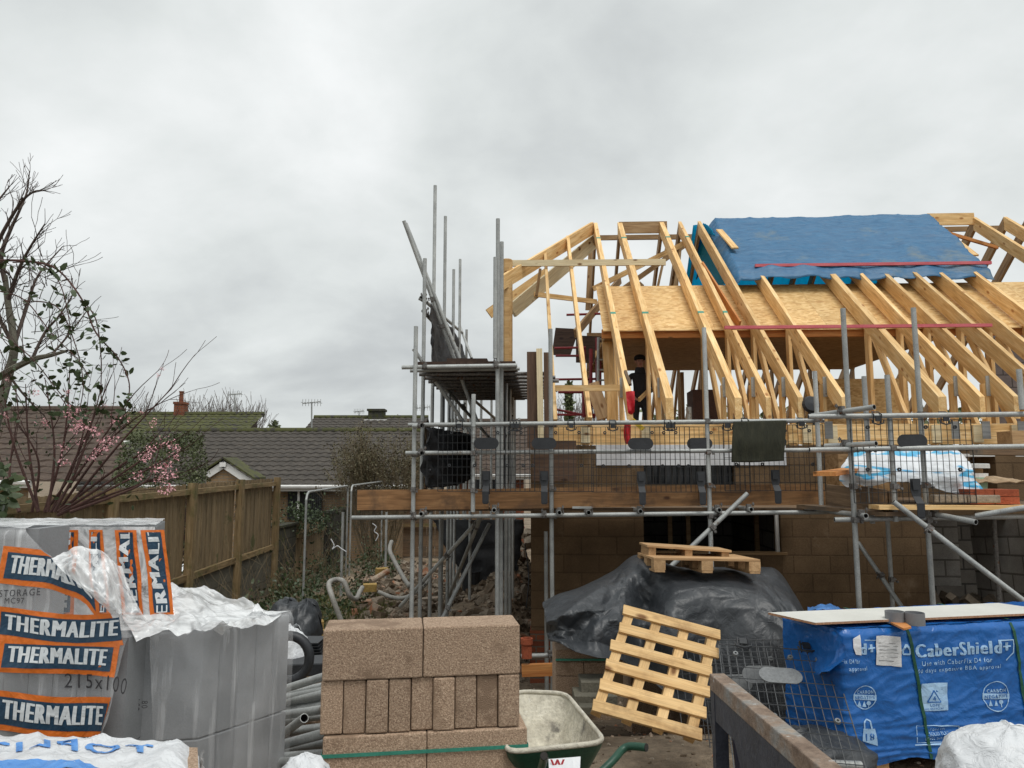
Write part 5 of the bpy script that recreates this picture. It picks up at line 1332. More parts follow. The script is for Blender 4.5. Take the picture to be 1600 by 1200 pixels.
# black lamp / cable reel near (1268,630)
t = thing('site_lamp', hv(1268,650,9.2), 'black round site lamp left of the bay joint', 'lamp')
m = MB(); c = hv(1267,632,9.2); m.lathe([(0,-.05),(.09,-.05),(.11,0),(.09,.04),(0,.05)], c, 16, Matrix.Rotation(R(80),3,'X')); m.build('head', M['blackp'], t)
m = MB(); m.tube([c+V((.03,0,-.08)), c+V((.03,0,-.25))], .02, 6); m.box(c+V((.03,.0,-.1)), (.12,.05,.1)); m.build('bracket', M['blackp'], t)
# tile-hung gable seen far right behind the rafters
m = MB(); 
m.box(hv(1590,610,16.5), (1.1,.3,2.6), Matrix.Rotation(-A,3,'Z')); tag(m.build('chimney_stack', brickmat('grey_tile_hanging', (.16,.135,.13), (.20,.165,.155), (.07,.06,.055), bw=.34, bh=.27, ms=.012)), 'grey tile-hung stack behind the rafters at the right edge', 'chimney')

# ---------------------------------------------------------------- the builder in the attic
def builder():
    v = 12.3
    top = hv(999,557,v); s = (top.z - zW)/1.76
    base = H(top.dot(UU), v, zW)
    t = thing('person', base, 'person in a black jacket and dark cap working in the attic frame', 'person')
    def P(x, y, z): return base + UU*x*s - VV*y*s + ZZ*z*s        # y toward the camera
    J = {'pel':(0,0,.95,.13,.10),'wai':(0,.02,1.10,.125,.09),'che':(0,.03,1.30,.155,.11),'nek0':(0,.04,1.46,.07,.065),'nek':(0,.06,1.52,.052,.052),'hd':(-.005,.09,1.605,.062,.075),'hd2':(-.005,.09,1.68,.076,.09),'crn':(-.005,.08,1.745,.04,.05),
         'shL':(-.17,.03,1.41,.062,.06),'elL':(-.25,.04,1.13,.045,.045),'wrL':(-.16,.22,.98,.03,.03),
         'shR':(.17,.03,1.41,.062,.06),'elR':(.24,.10,1.14,.045,.045),'wrR':(.06,.30,1.02,.03,.03),
         'hpL':(-.09,0,.88,.088,.085),'knL':(-.10,.05,.50,.058,.06),'anL':(-.11,-.02,.09,.042,.045),'toL':(-.12,.17,.04,.04,.032),
         'hpR':(.09,0,.88,.088,.085),'knR':(.11,.07,.50,.058,.06),'anR':(.12,.0,.09,.042,.045),'toR':(.13,.19,.04,.04,.032)}
    E = [('pel','wai'),('wai','che'),('che','nek0'),('nek0','nek'),('nek','hd'),('hd','hd2'),('hd2','crn'),('che','shL'),('shL','elL'),('elL','wrL'),('che','shR'),('shR','elR'),('elR','wrR'),('pel','hpL'),('hpL','knL'),('knL','anL'),('anL','toL'),('pel','hpR'),('hpR','knR'),('knR','anR'),('anR','toR')]
    # hands: palm and five curled fingers
    for S, sg in (('L',-1),('R',1)):
        w = V(J['wr'+S][:3]); d = V((sg*-.35,.6,-.35)).normalized(); side = V((-sg*.6,-.6,.2)).normalized()
        pa = w + d*.06; J['pa'+S] = (*pa,.032,.022); E.append(('wr'+S,'pa'+S))
        for k in range(4):
            a = pa + d*.045 + side*(k-1.5)*.021; b = a + d*(.03 if k in (0,3) else .038) + V((0,-.0,-.018)); c = b + V((0,-.018,-.026))
            for nm, q, r in (('a',a,.0095),('b',b,.0085),('c',c,.0075)): J[f'f{S}{k}{nm}'] = (*q,r,r)
            E += [('pa'+S,f'f{S}{k}a'),(f'f{S}{k}a',f'f{S}{k}b'),(f'f{S}{k}b',f'f{S}{k}c')]
        a = w + d*.035 + side*.04; b = a + d*.03 + side*.012 + V((0,0,-.02)); J[f't{S}a'] = (*a,.011,.011); J[f't{S}b'] = (*b,.009,.009)
        E += [('pa'+S,f't{S}a'),(f't{S}a',f't{S}b')]
    names = list(J); me = bpy.data.meshes.new('body')
    me.from_pydata([P(*J[n][:3]) for n in names], [(names.index(a), names.index(b)) for a, b in E], [])
    o = bpy.data.objects.new('body', me); COL.objects.link(o)
    md = o.modifiers.new('skin', 'SKIN'); md.use_smooth_shade = True
    sv = me.skin_vertices[0].data if me.skin_vertices else None
    if sv is None:
        bpy.context.view_layer.objects.active = o; bpy.ops.mesh.customdata_skin_add(); sv = me.skin_vertices[0].data
    for i, n in enumerate(names): sv[i].radius = (J[n][3]*s, J[n][4]*s)
    sv[0].use_root = True
    sb = o.modifiers.new('sub', 'SUBSURF'); sb.levels = 2; sb.render_levels = 2
    dg = bpy.context.evaluated_depsgraph_get(); m2 = bpy.data.meshes.new_from_object(o.evaluated_get(dg)); bpy.data.objects.remove(o)
    for mt in (M['jacket'], M['skin'], nmat('dark_trousers', [(.3,(.014,.015,.02)),(.7,(.03,.032,.04))])): m2.materials.append(mt)
    hz = P(0,0,1.50).z
    hands = [P(*J['paL'][:3]), P(*J['paR'][:3])]
    for p in m2.polygons:
        c = p.center; p.use_smooth = True
        if c.z > hz or min((c-h).length for h in hands) < .085*s: p.material_index = 1
        elif c.z < P(0,0,.93).z: p.material_index = 2
        else: p.material_index = 0
    for vx in m2.vertices: vx.co -= base
    b = bpy.data.objects.new('body', m2); COL.objects.link(b); b.parent = t
    hc = P(-.005,.10,1.665)
    R3 = Matrix((UU, -VV, ZZ)).transposed()
    def L3(x,y,z): return hc + R3 @ V((x,y,z))*s
    m = MB(); m.lathe([(.098,.012),(.106,.03),(.104,.075),(.06,.11),(0,.125)], L3(0,-.012,.0), 16, R3*s if False else Matrix.Scale(s,3)); m.box(L3(0,.10,.04), (.12*s,.08*s,.012*s), R3); m.build('cap', M['hair'], t, smooth=True)
    m = MB()
    for x in (-.032,.032): m.lathe([(0,-.008),(.009,-.004),(.009,.004),(0,.008)], L3(x,.078,-.015), 8)
    m.build('eyes', M['glass'], t)
    m = MB(); m.hexa([L3(-.012,.08,-.055),L3(.012,.08,-.055),L3(.006,.075,-.01),L3(-.006,.075,-.01),L3(-.010,.108,-.052),L3(.010,.108,-.052),L3(.004,.088,-.01),L3(-.004,.088,-.01)]); m.build('nose', M['skin'], t)
    m = MB(); m.box(L3(0,.082,-.075), (.045*s,.01*s,.008*s), R3); m.build('mouth', M['redt'], t)
    for x in (-.082,.082):
        m = MB(); m.lathe([(0,-.03),(.010,-.015),(.012,.01),(0,.03)], L3(x,.0,-.02), 8); m.build('ear', M['skin'], t, smooth=True)
    m = MB(); m.lathe([(.10*s,-.03),(.10*s,.0),(.082*s,.075*s)], P(0,.045,1.47), 14); m.build('collar', M['jacket'], t, smooth=True)
    return P
PB = builder()
lone('handheld_timber', hv(998,622,11.6), hv(1012,608,12.0), .03, .06, M['pine'], 'short pale timber held by the person in the attic', 'timber')

# ================================================================ GROUND CLUTTER LEFT OF THE HOUSE
# rubble mass, one object: nobody could count it
rng = random.Random(21)
def shard(mb, p, s):
    d = V((rng.uniform(.5,1.3), rng.uniform(.4,1), rng.uniform(.25,.7)))*s
    Rm = Matrix.Rotation(rng.uniform(0,6.28), 3, V((rng.gauss(0,.5), rng.gauss(0,.5), 1)).normalized())
    x, y, z = d/2
    vs = [V((a*x*rng.uniform(.6,1), b*y*rng.uniform(.6,1), c*z*rng.uniform(.6,1))) for (a,b,c) in ((-1,-1,-1),(1,-1,-1),(1,1,-1),(-1,1,-1),(-1,-1,1),(1,-1,1),(1,1,1),(-1,1,1))]
    mb.hexa([Rm @ q + p for q in vs])
mats3 = [M['rubble'], M['stone'], M['soil']]
m = MB()
for k in range(5200):
    if k % 3: px, py = rng.uniform(560,830), rng.uniform(838,1000)
    else: px, py = rng.gauss(690,50), rng.gauss(925,32)
    Y = rng.uniform(9.6,22); x = (px-800)/F*Y
    if x < -3.4: continue
    p = V((x, Y, gz(x,Y)+.01)); m.mi = rng.choice((0,1,1,2,2,2)); shard(m, p, rng.uniform(.03,.15) if rng.random() < .93 else rng.uniform(.15,.3))
tag(m.build('rubble_spread', mats3), 'broken bricks, stones and clods strewn over the spoil under the left scaffold', 'rubble', kind='stuff')
m = MB()
for k in range(1600):
    Y = rng.uniform(3.0,9.4); x = rng.uniform(-1.5,3.2)
    m.mi = rng.choice((0,1,2)); shard(m, V((x,Y,gz(x,Y))), rng.uniform(.01,.045))
tag(m.build('grit', mats3), 'grit and crumbs on the trodden mud', 'grit', kind='stuff')
# weeds and ivy along the fence foot
m = MB()
for k in range(9000):
    Y = rng.uniform(9.5,19); x = rng.uniform(-5.0, -2.4 - .0*(Y-10)); h = abs(rng.gauss(0,.28))
    if noise.noise(V((x*1.1, Y*.7, 3))) < -.05: continue
    if h > .12 and noise.noise(V((x*2.1, Y*1.2, 9))) < 0: h *= .3
    leaf(m, V((x, Y, gz(x,Y)+h)), rng.uniform(.04,.085), rng)
tag(m.build('weeds', M['leaf'], ), 'weeds and brambles along the foot of the garden fence', 'weeds', kind='stuff')
m = MB()
for k in range(9000):
    Y = rng.uniform(9.0,13.5); x = lin(rng.random(), -3.6, -1.9); p = V((x, Y, gz(x,Y)))
    if noise.noise(V((x*1.3, Y*.9, 5))) < -.1: continue
    a = rng.uniform(0,6.28); h = rng.uniform(.04,.12); q = V((math.cos(a),math.sin(a),0))*.006
    m.add([p-q, p+q, p+V((rng.uniform(-.04,.04), rng.uniform(-.04,.04), h))], [(0,1,2)])
tag(m.build('grass', nmat('moss_grass', [(.3,(.07,.085,.02)),(.7,(.15,.16,.05))], rough=.9)), 'mossy grass patch left of the rubble', 'grass', kind='stuff')
t = MB()
for k in range(130):
    Y = rng.uniform(9.5,17); x = rng.uniform(-5.0,-2.9); p = V((x,Y,gz(x,Y)))
    branch(t, p, V((rng.uniform(-.7,.7), rng.uniform(-.6,.2), 1)), rng.uniform(.35,.9), .005, 1, rng, .6, None, 2, .1, 5, .0025)
tag(t.build('dead_stems', M['bark_t']), 'tangle of dry stems growing through the wire fence', 'weeds', kind='stuff')
# individual bits
def onp(px, py): return ong(px, py)
def hose(pts, r, label, mat='hose', name='hose', n=10):
    m = MB(); pp = spline(pts, n); m.tube(pp, [r*(1+.10*(i%2)) for i in range(len(pp))], 8); o = m.build(name, M[mat], smooth=True); tag(o, label, 'hose'); return o
hose([aY(533,970,10.3),aY(518,930,10.3),aY(514,912,10.6),aY(524,906,11.0),aY(537,909,11),aY(546,930,11),aY(556,936,11.2),aY(562,925,11.5),aY(566,918,12)], .035, 'corrugated grey hose looping up left of the rubble', n=14)
hose([aY(612,846,13),aY(609,860,12.8),aY(618,880,12.6),aY(632,905,12.3),aY(640,916,12.1)], .035, 'bent grey pipe standing out of the rubble')
hose([aY(592,925,12.2),aY(612,933,12),aY(632,934,11.9),aY(655,922,11.9),aY(672,905,11.9)], .03, 'grey hose curving across the rubble')
for (px,py,Y,rz,lab) in ((578,918,12.3,.2,'yellow brick beside the hose loop'),(597,893,13.2,.6,'orange-yellow brick piece at the top of the rubble'),(491,978,9.2,.35,'upper yellow brick behind the block stack'),(493,994,8.8,.45,'lower yellow brick behind the block stack')):
    m = MB(); m.box(aY(px,py,Y), (.215,.11,.12), Matrix.Rotation(rz,3,'Z') @ Matrix.Rotation(.1,3,'X')); tag(m.build('yellow_brick', M['bricky'], bevel=.004), lab, 'brick')
m = MB(); m.tube([aY(580,908,12.9), aY(607,892,13.1)], .05, 10); tag(m.build('clay_pipe', M['rubble'], smooth=False), 'broken clay pipe lying beside the yellow bricks', 'pipe')
c = aY(735,922,12.4); m = MB(); m.lathe([(.13,0),(.16,.28),(.17,.30),(.14,.30),(.13,.05),(0,.05)], c, 18); tag(m.build('black_bucket', M['blackp']), 'black bucket standing on the spoil under the scaffold', 'bucket')
fn = patch([[aY(768,888,14),aY(785,884,14.3),aY(815,876,15)],[aY(770,893,13.8),aY(785,890,14.0),aY(812,880,14.8)]])
m = MB(); m.grid(lambda s,q: fn(s,q)+V((0,0,.06))*creases(fn(s,q),9,3), 24, 8); tag(m.build('orange_netting', M['orangenet'], smooth=True, solid=.01), 'crumpled orange netting on top of the spoil heap', 'netting')
m = MB(); m.box(aY(810,818,16), (.18,.3,.12)); m.box(aY(811,824,15.9), (.24,.2,.03)); tag(m.build('red_crate', M['red'], bevel=.01), 'small red box far back by the house corner', 'box')
m = MB()
for k in range(22):
    p = aY(rng.uniform(800,830), rng.uniform(828,868), 17+rng.uniform(-.6,.6)); shard(m, p, rng.uniform(.12,.3))
tag(m.build('pale_rubble', M['stone']), 'pale stone rubble far back against the house', 'rubble', kind='stuff')
hose([aY(820,850,9.3),aY(826,900,9.0),aY(822,950,9.0)], .006, 'thin cable hanging at the house corner', 'blackp', 'cable')
lone('timber_sleeper', hv(815,1038,8.0), hv(875,1036,8.0), .06, .12, M['orange'], 'reddish plank on edge at the house corner', 'plank')
m = MB(); m.lathe([(.055,0),(.055,.14),(.065,.14),(.065,.2),(.05,.2),(.045,.1)], aY(823,1028,8.0), 14); tag(m.build('clay_drain', M['brickr']), 'orange clay drain pipe end near the house corner', 'pipe')
# white twist of cord caught on fence
for (pl, lab) in (([(517,842),(522,852),(519,858),(527,853),(533,857),(541,862)],'white cord caught on the wire fence panel'),([(582,818),(588,823),(585,830),(591,836),(587,845)],'white cord hanging further along the wire fence')):
    m = MB(); m.tube(spline([aY(a,b,12.6) for a,b in pl],6), .008, 5); tag(m.build('cord', M['memb']), lab, 'cord')

# ================================================================ FOREGROUND LEFT: black bags, tube heap
def lump(c, d, label, mat, cat='bag', name='black_bag', seed=0, amp=.25, nu=48, nv=24):
    m = MB()
    def f(s, q):
        a = 2*math.pi*s; b = math.pi*q - math.pi/2
        p = V((math.cos(a)*math.cos(b), math.sin(a)*math.cos(b), math.sin(b)))
        k = 1 + amp*.6*(creases(p+V((seed,0,0)), 1.4, seed)-.5) + amp*.7*(facet(s*12,q*6+s*2,seed)-.5)+amp*.35*(facet(s*31,q*15-s*4,seed)-.5)
        return V(c) + V((p.x*d[0]*k, p.y*d[1]*k, p.z*d[2]*k))
    m.grid(f, nu, nv); o = m.build(name, M[mat], smooth=True); tag(o, label, cat); return o
lump(aY(450,985,8.4), (.24,.3,.34), 'glossy black rubbish bag behind the grey block pack', 'blacktarp', seed=3)
lump(aY(478,985,8.2), (.16,.3,.32), 'second black rubbish bag beside the yellow bricks', 'blacktarp', seed=8)
lump(aY(452,1030,6.6), (.17,.2,.28), 'white plastic sack behind the black coiled pipe', 'whitebag', seed=5, name='white_sack')
t = MB(); cc = aY(452,1028,6.0)
t.tube([cc+V((math.cos(a)*.16, -.02*k_/30, math.sin(a)*.17)) for k_, a in enumerate([i*.25-2.2 for i in range(24)])], .038, 10)
tag(t.build('black_pipe', M['blackp'], smooth=True), 'thick black coiled pipe end beside the white sack', 'pipe')
m = MB(); m.box(aY(478,1040,6.4), (.55,.3,.10), Matrix.Rotation(.15,3,'Z')); tag(m.build('black_crate', M['blackp'], bevel=.01), 'flat black plastic crate behind the tube heap', 'crate')
m = MB()
for k in range(6): m.box(aY(462,1000+k*5,7.2), (.5,.3,.012), Matrix.Rotation(.05*k,3,'Z'))
tag(m.build('black_tray', M['blackp']), 'stack of black slotted trays below the black bag', 'tray')
HP = [(440,1073,510,1060),(436,1083,512,1068),(438,1092,512,1077),(445,1097,512,1088),(434,1075+15,512,1100),(432,1106,512,1092),(440,1112,500,1100),(430,1122,512,1104),(436,1128,512,1116),(428,1136,512,1124),(430,1142,512,1132),(428,1160,470,1122),(425,1167,512,1146),(425,1178,512,1160),(422,1186,512,1179),(430,1150,512,1140),(428,1195,512,1190),(440,1104,505,1108),(430,1172,512,1168)]
for i, (x1,y1,x2,y2) in enumerate(HP[:4]+HP[5:9]+HP[11:17]):
    Y = 4.75 - (y1-1060)*.008 + rng.uniform(-.22,.22); y1 += rng.uniform(-7,7); y2 += rng.uniform(-5,5)
    za = aY(x1,y1,Y+.25); zb = aY(x2,y2,Y-.05)
    d = (zb-za)
    tube(za - d*1.1, zb + d*.12, 'grey scaffold tube lying in the heap between the two block packs', 'scaffold tubes heaped between the packs')
lone('plank', aY(430,1182,4.6), aY(520,1135,4.9), .12, .04, M['brown_board'], 'brown board lying among the heaped tubes', 'plank')
m = MB()
for k in range(9): m.box(V((rng.uniform(-1.9,-.9), 4.6+rng.uniform(-.5,.6), rng.uniform(.05,.5))), (.9,.25,.06), Matrix.Rotation(rng.uniform(-.3,.3),3,'Z'))
tag(m.build('timber_bearers', M['plank']), 'dark timbers under the tube heap', 'timbers', kind='stuff')

# ---------------------------------------------------------------- concrete block stack
ztop = 1.2
A0, A1 = az(505,985,ztop), az(812.5,976,ztop)
ex = (A1-A0); wtot = ex.length; ex.normalize(); ey = V((-ex.y, ex.x, 0))
def blk(name, o0, dx, dy, dz, mat, label, group, cat='block', bev=.007):
    """o0 front-left-top corner in stack frame"""
    m = MB(); m.box((0,0,0), (dx,dy,dz)); me = m.build(name, mat, pivot=(0,0,0), bevel=bev)
    p = A0 + ex*(o0[0]+dx/2) + ey*(o0[1]+dy/2+rng.uniform(-.004,.004)) + ZZ*(o0[2]-dz/2)
    ja = rng.uniform(-.006,.006); X, Y = (ex+ey*ja).normalized(), (ey-ex*ja).normalized()
    me.matrix_world = Matrix(((X.x,Y.x,0,p.x),(X.y,Y.y,0,p.y),(0,0,1,p.z),(0,0,0,1)))
    tag(me, label, cat, group); return me
GB = 'beige aggregate blocks of the strapped stack'
hh = .222
blk('aggregate_block', (0,0,0), wtot/2-.002, .245, hh, M['block'], 'left block of the top course, laid lengthwise', GB)
blk('aggregate_block', (wtot/2+.002,.003,0), wtot/2-.002, .245, hh, M['block'], 'right block of the top course, laid lengthwise', GB)
ords = ['first','second','third','fourth','fifth','sixth','seventh','eighth','ninth']
for i in range(9):
    w = (wtot+.005)/9
    blk('aggregate_block', (-.003+i*w, .012+.006*math.sin(i*2.1), -hh-.003-.002*(i%2)), w-.003, .43, hh+.008, M['block'], ords[i]+' upright block from the left in the second course', GB)
for c in range(2):
    for i in range(2):
        blk('aggregate_block', (.012+i*(wtot/2+.012), 0.0-.004*c, -2*hh-.016-c*(hh+.004)), wtot/2+.009, .24, hh, M['block'], ('left' if i == 0 else 'right')+(' long block of the third course under the green strap' if c == 0 else ' long block of the fourth course, mostly below the frame'), GB)
for i in range(9):
    blk('aggregate_block', (.0+i*(wtot+.02)/9, .02, -4*hh-.03), (wtot+.02)/9-.003, .43, hh, M['block'], 'upright block of the bottom course, below the frame', 'bottom course of the beige block stack')
for i in range(2):
    blk('aggregate_block', (.012+i*(wtot/2+.012), .25, -2*hh-.02), wtot/2+.008, .2, 2*hh, M['block'], 'block at the back of the stack, '+('left' if i == 0 else 'right')+' of its middle joint', 'back blocks of the beige stack')
zS = az(505,1185,0); 
Ys = A0.y; zst = aY(508,1183,A0.y-.01).z
def ring(zc, off): return [A0+ex*(.008-off)-ey*(.008+off)+ZZ*(zc-ztop), A0+ex*(wtot+.036+off)-ey*(.008+off)+ZZ*(zc-ztop), A0+ex*(wtot+.036+off)+ey*(.47+off)+ZZ*(zc-ztop), A0+ex*(.008-off)+ey*(.47+off)+ZZ*(zc-ztop)]
m = MB(); a, b = ring(zst-.008,0), ring(zst+.008,0)
for i in range(4):
    j = (i+1) % 4; q = [a[i],a[j],b[j],b[i]]; nrm = (a[j]-a[i]).cross(ZZ).normalized()
    m.prism(q, nrm, .0015)
tag(m.build('green_strap', M['strap']), 'green plastic strap around the beige block stack', 'strap')
def pallet(o, ex_, ey_, n, L_, Wd, label, mat='pallet', slats=5, block_=False, group=None):
    """o: corner; ex_ along slats, ey_ along stringers, n up"""
    t = thing('pallet', o, label, 'pallet', group)
    ex_, ey_, n = V(ex_).normalized(), V(ey_).normalized(), V(n).normalized()
    return t
# base pallet of the stack
t = thing('pallet', A0+ZZ*(-ztop), 'pallet under the beige block stack', 'pallet')
zb0 = ztop-5*hh-.04
for i in range(3): beam('bearer', V((*(A0+ex*(.05+i*.39)+ey*.0).xy, zb0-.02)), V((*(A0+ex*(.05+i*.39)+ey*.5).xy, zb0-.02)), .09, max(.03,zb0-.03), M['pallet_old'], t)
m = MB(); m.box(V((*(A0+ex*wtot/2+ey*.25).xy, zb0-.012)), (wtot, .5, .018)); m.build('deck', M['pallet_old'], t)

# ---------------------------------------------------------------- printed wraps: text laid on a surface
def text_mesh(s, bold=.0, res=3):
    cu = bpy.data.curves.new('t', 'FONT'); cu.body = s; cu.size = 1.0; cu.offset = bold; cu.resolution_u = res; cu.space_character = 1.2; cu.align_x = 'CENTER'; cu.align_y = 'CENTER'
    o = bpy.data.objects.new('t', cu); COL.objects.link(o)
    dg = bpy.context.evaluated_depsgraph_get(); me = bpy.data.meshes.new_from_object(o.evaluated_get(dg)); bpy.data.objects.remove(o)
    return me
def flat_to_surface(parts, fn, off, name, mat, parent, step=.03):
    """parts: list of (mesh or polygon list, Matrix 2-D affine as function) -> one mesh lying on fn(a,b), cut finely so it follows folds"""
    bm = bmesh.new()
    for kind, data, tf in parts:
        if kind == 'text':
            b2 = bmesh.new(); b2.from_mesh(data)
        else:
            b2 = bmesh.new(); vs = [b2.verts.new((x,y,0)) for x, y in data]; b2.faces.new(vs)
        for v_ in b2.verts:
            x, y = tf(v_.co.x, v_.co.y); v_.co = (x, y, 0)
        me = bpy.data.meshes.new('x'); b2.to_mesh(me); b2.free(); bm.from_mesh(me); bpy.data.meshes.remove(me)
    if not bm.verts: bm.free(); return None
    xs = [v_.co.x for v_ in bm.verts]; ys = [v_.co.y for v_ in bm.verts]
    for ax, lo, hi in ((0,min(xs),max(xs)),(1,min(ys),max(ys))):
        q = lo+step
        while q < hi:
            co = V((q,0,0)) if ax == 0 else V((0,q,0)); no = V((1,0,0)) if ax == 0 else V((0,1,0))
            bmesh.ops.bisect_plane(bm, geom=bm.verts[:]+bm.edges[:]+bm.faces[:], plane_co=co, plane_no=no); q += step
    e = .004
    for v_ in bm.verts:
        a, b = v_.co.x, v_.co.y
        p = fn(a, b); n = (fn(a+e,b)-fn(a-e,b)).cross(fn(a,b+e)-fn(a,b-e)).normalized()
        if n.dot(CAM-p) < 0: n = -n
        v_.co = p + n*off
    me = bpy.data.meshes.new(name); 
    pv = sum((v_.co for v_ in bm.verts), V())/len(bm.verts)
    for v_ in bm.verts: v_.co -= pv
    bm.to_mesh(me); bm.free(); me.materials.append(mat)
    o = bpy.data.objects.new(name, me); COL.objects.link(o)
    pl = V(parent.location)
    if parent.parent: pl += V(parent.parent.location)
    o.parent = parent; o.location = pv-pl
    return o
def T2(cx_, cy_, sx, sy=None, rot=0, warp=None):
    sy = sy or sx; c, s = math.cos(rot), math.sin(rot)
    def f(x, y):
        x, y = x*sx, y*sy; X, Y = cx_+x*c-y*s, cy_+x*s+y*c
        return warp(X, Y) if warp else (X, Y)
    return f
def rect(w, h, n=14): return [(lin(i/n,-w/2,w/2),-h/2) for i in range(n+1)]+[(lin(i/n,w/2,-w/2),h/2) for i in range(n+1)]

# ---------------------------------------------------------------- grey block packs (left)
packT = thing('wrapped_block_pack', V((-2.4,3.35,0)), 'tall film-wrapped pack of grey blocks printed with orange and navy panels', 'block pack', 'wrapped packs of grey blocks')
YT = 3.2
def pxT(a, b, Y=YT):                      # photo position -> distance on the front plane
    p = aY(a, b, Y); return p.x, p.z
xr = aY(200,1000,YT).x; xl = -2.95; ztT = aY(50,826,YT).z
m = MB()
for r_ in range(4):
    for c_ in range(10):
        x0 = xr-.02-(c_+1)*.104; z0 = ztT-(r_+1)*.452
        if z0+.45 < 0: continue
        m.box((x0-.0, YT+.35, max(.12,z0)+(.45+z0-max(.12,z0))/2), (.1,.66,.45+z0-max(.12,z0)))
# shoulder: the right end of the top course has been taken away
m = MB()
for (c0, x1_, zt_) in ((0, aY(92,900,YT).x, ztT),):
    pass
xs = aY(40,850,YT).x
for r_ in range(4):
    zt_ = ztT - r_*.452; zb_ = max(.12, zt_-.45)
    x = xl
    lim = xs if r_ == 0 else xr-.03
    while x < lim-.05:
        m.box((x+.05, YT+.13, (zt_+zb_)/2), (.100,.22,zt_-zb_-.003)); x += .103
m.build('blocks', M['thermal'], packT)
m = MB(); m.box((( xl+xr)/2, YT+.13, .06), (xr-xl, .22, .10)); m.build('pallet_deck', M['pallet_old'], packT)
def fT(a, b):
    """front film of the tall pack, metres (x, z)"""
    p = V((a, YT-.012, b)); c = creases(V((a*1.0, 0, b*1.0)), 2.6, 4.0)
    p.y -= .016*c + .010*facet(a*7+b*2,b*6,2)
    if b > ztT-.02: p.y += (b-(ztT-.02))*1.0
    # peels away along the torn right edge
    k = max(0, (a-(xr-.16))/.16); p.y -= .05*k*k*max(0,math.sin((b-.6)*5))
    return p
def edgeT(py): # torn right edge of the film against height, photo x for photo y
    pts = [(812,30),(822,36),(860,75),(905,140),(930,168),(955,180),(968,205),(985,206),(1040,196),(1085,188),(1120,178),(1155,160),(1250,150)]
    for (a, b), (c, d) in zip(pts, pts[1:]):
        if py <= c: return lin((py-a)/(c-a), b, d)
    return pts[-1][1]
m = MB()
def filmT(s, q):
    py = lin(q, 824, 1250); a1, b1 = pxT(edgeT(py), py); return fT(lin(s, xl, a1), b1)
m.grid(filmT, 70, 70); m.build('film', M['filmg'], packT, smooth=True)
def clipx(x, z):
    # keep printing on the film: squeeze what would pass the torn edge
    # photo y of this height on the front plane
    p = V((x, YT, z)) - CAM; py = 600 - F*( -math.sin(PITCH)*p.y + math.cos(PITCH)*p.z)/(math.cos(PITCH)*p.y + math.sin(PITCH)*p.z)
    e, _ = pxT(edgeT(py)-2, py); return (min(x, e), z)
def panel(x0,y0,x1,y1,txt,warp=None,rot=0,bar=.0):
    cx0, cz0 = pxT((x0+x1)/2,(y0+y1)/2); a = pxT(x0,y0); b = pxT(x1,y1); w, h = abs(b[0]-a[0]), abs(a[1]-b[1])
    wf = (lambda X, Y: clipx(*(warp(X,Y) if warp else (X,Y))))
    flat_to_surface([('poly', rect(w,h), T2(cx0,cz0,1,1,rot,wf))], fT, .0025, 'orange_panel', M['p_or'], packT)
    flat_to_surface([('poly', rect(w-.05*1.0,h*.70), T2(cx0,cz0,1,1,rot,wf))], fT, .0040, 'navy_panel', M['p_nv'], packT)
    me = text_mesh(txt, 0); tw = max(v_.co.x for v_ in me.vertices)-min(v_.co.x for v_ in me.vertices)
    for i_, dx in enumerate((-.0055,0,.0055)): flat_to_surface([('text', me, T2(cx0+dx,cz0+.003,(w-.10)/tw,h*.70*.98,rot,wf))], fT, .0055+.0006*i_, 'lettering', M['p_wh'], packT)
def dive(X, Y):
    # the top panel sags to the right with the slack film
    a, _ = pxT(80,900); k = max(0, X-a); return X, Y-.9*k*k*2.2-.02*math.sin(k*30)*k*4
panel(8,860,170,918,'THERMALITE',dive,-.10)
sag = lambda X, Y: (X, Y-.012*math.sin((X+2.0)*9))
panel(-2,953,206,1004,'THERMALITE',sag,-.03)
panel(4,998,191,1050,'THERMALITE',None,-.03)
panel(-6,1082,186,1144,'THERMALITE',sag,-.02)
a0, b0 = pxT(162,1063); me = text_mesh('215x100', -.004)
flat_to_surface([('text', me, T2(a0,b0,.075,.085,-.01))], fT, .004, 'lettering', M['p_bk'], packT)
a0, b0 = pxT(38,925); me = text_mesh('STORAGE', -.004)
flat_to_surface([('text', me, T2(a0,b0,.035,.04,.05))], fT, .004, 'lettering', M['p_bk'], packT)
for (yy, tt) in ((937,'MC97'),):
    a0, b0 = pxT(30,yy); flat_to_surface([('text', text_mesh(tt,-.004), T2(a0,b0,.03,.034,.0))], fT, .004, 'lettering', M['p_bk'], packT)
# top of the tall pack
m = MB(); fn = patch([[V((xl,YT-.01,ztT+.01)),V((-2.3,YT-.01,ztT+.008)),V((xs,YT-.01,ztT+.0))],[V((xl,YT+.13,ztT+.012)),V((-2.3,YT+.13,ztT+.015)),V((xs,YT+.13,ztT+.012))],[V((xl,YT+.26,ztT+.01)),V((-2.3,YT+.26,ztT+.01)),V((xs,YT+.26,ztT+.0))]])
m.grid(lambda s,q: fn(s,q)+ZZ*.008*creases(fn(s,q),5,1), 40, 20); m.build('top_film', M['filmw'], packT, smooth=True)

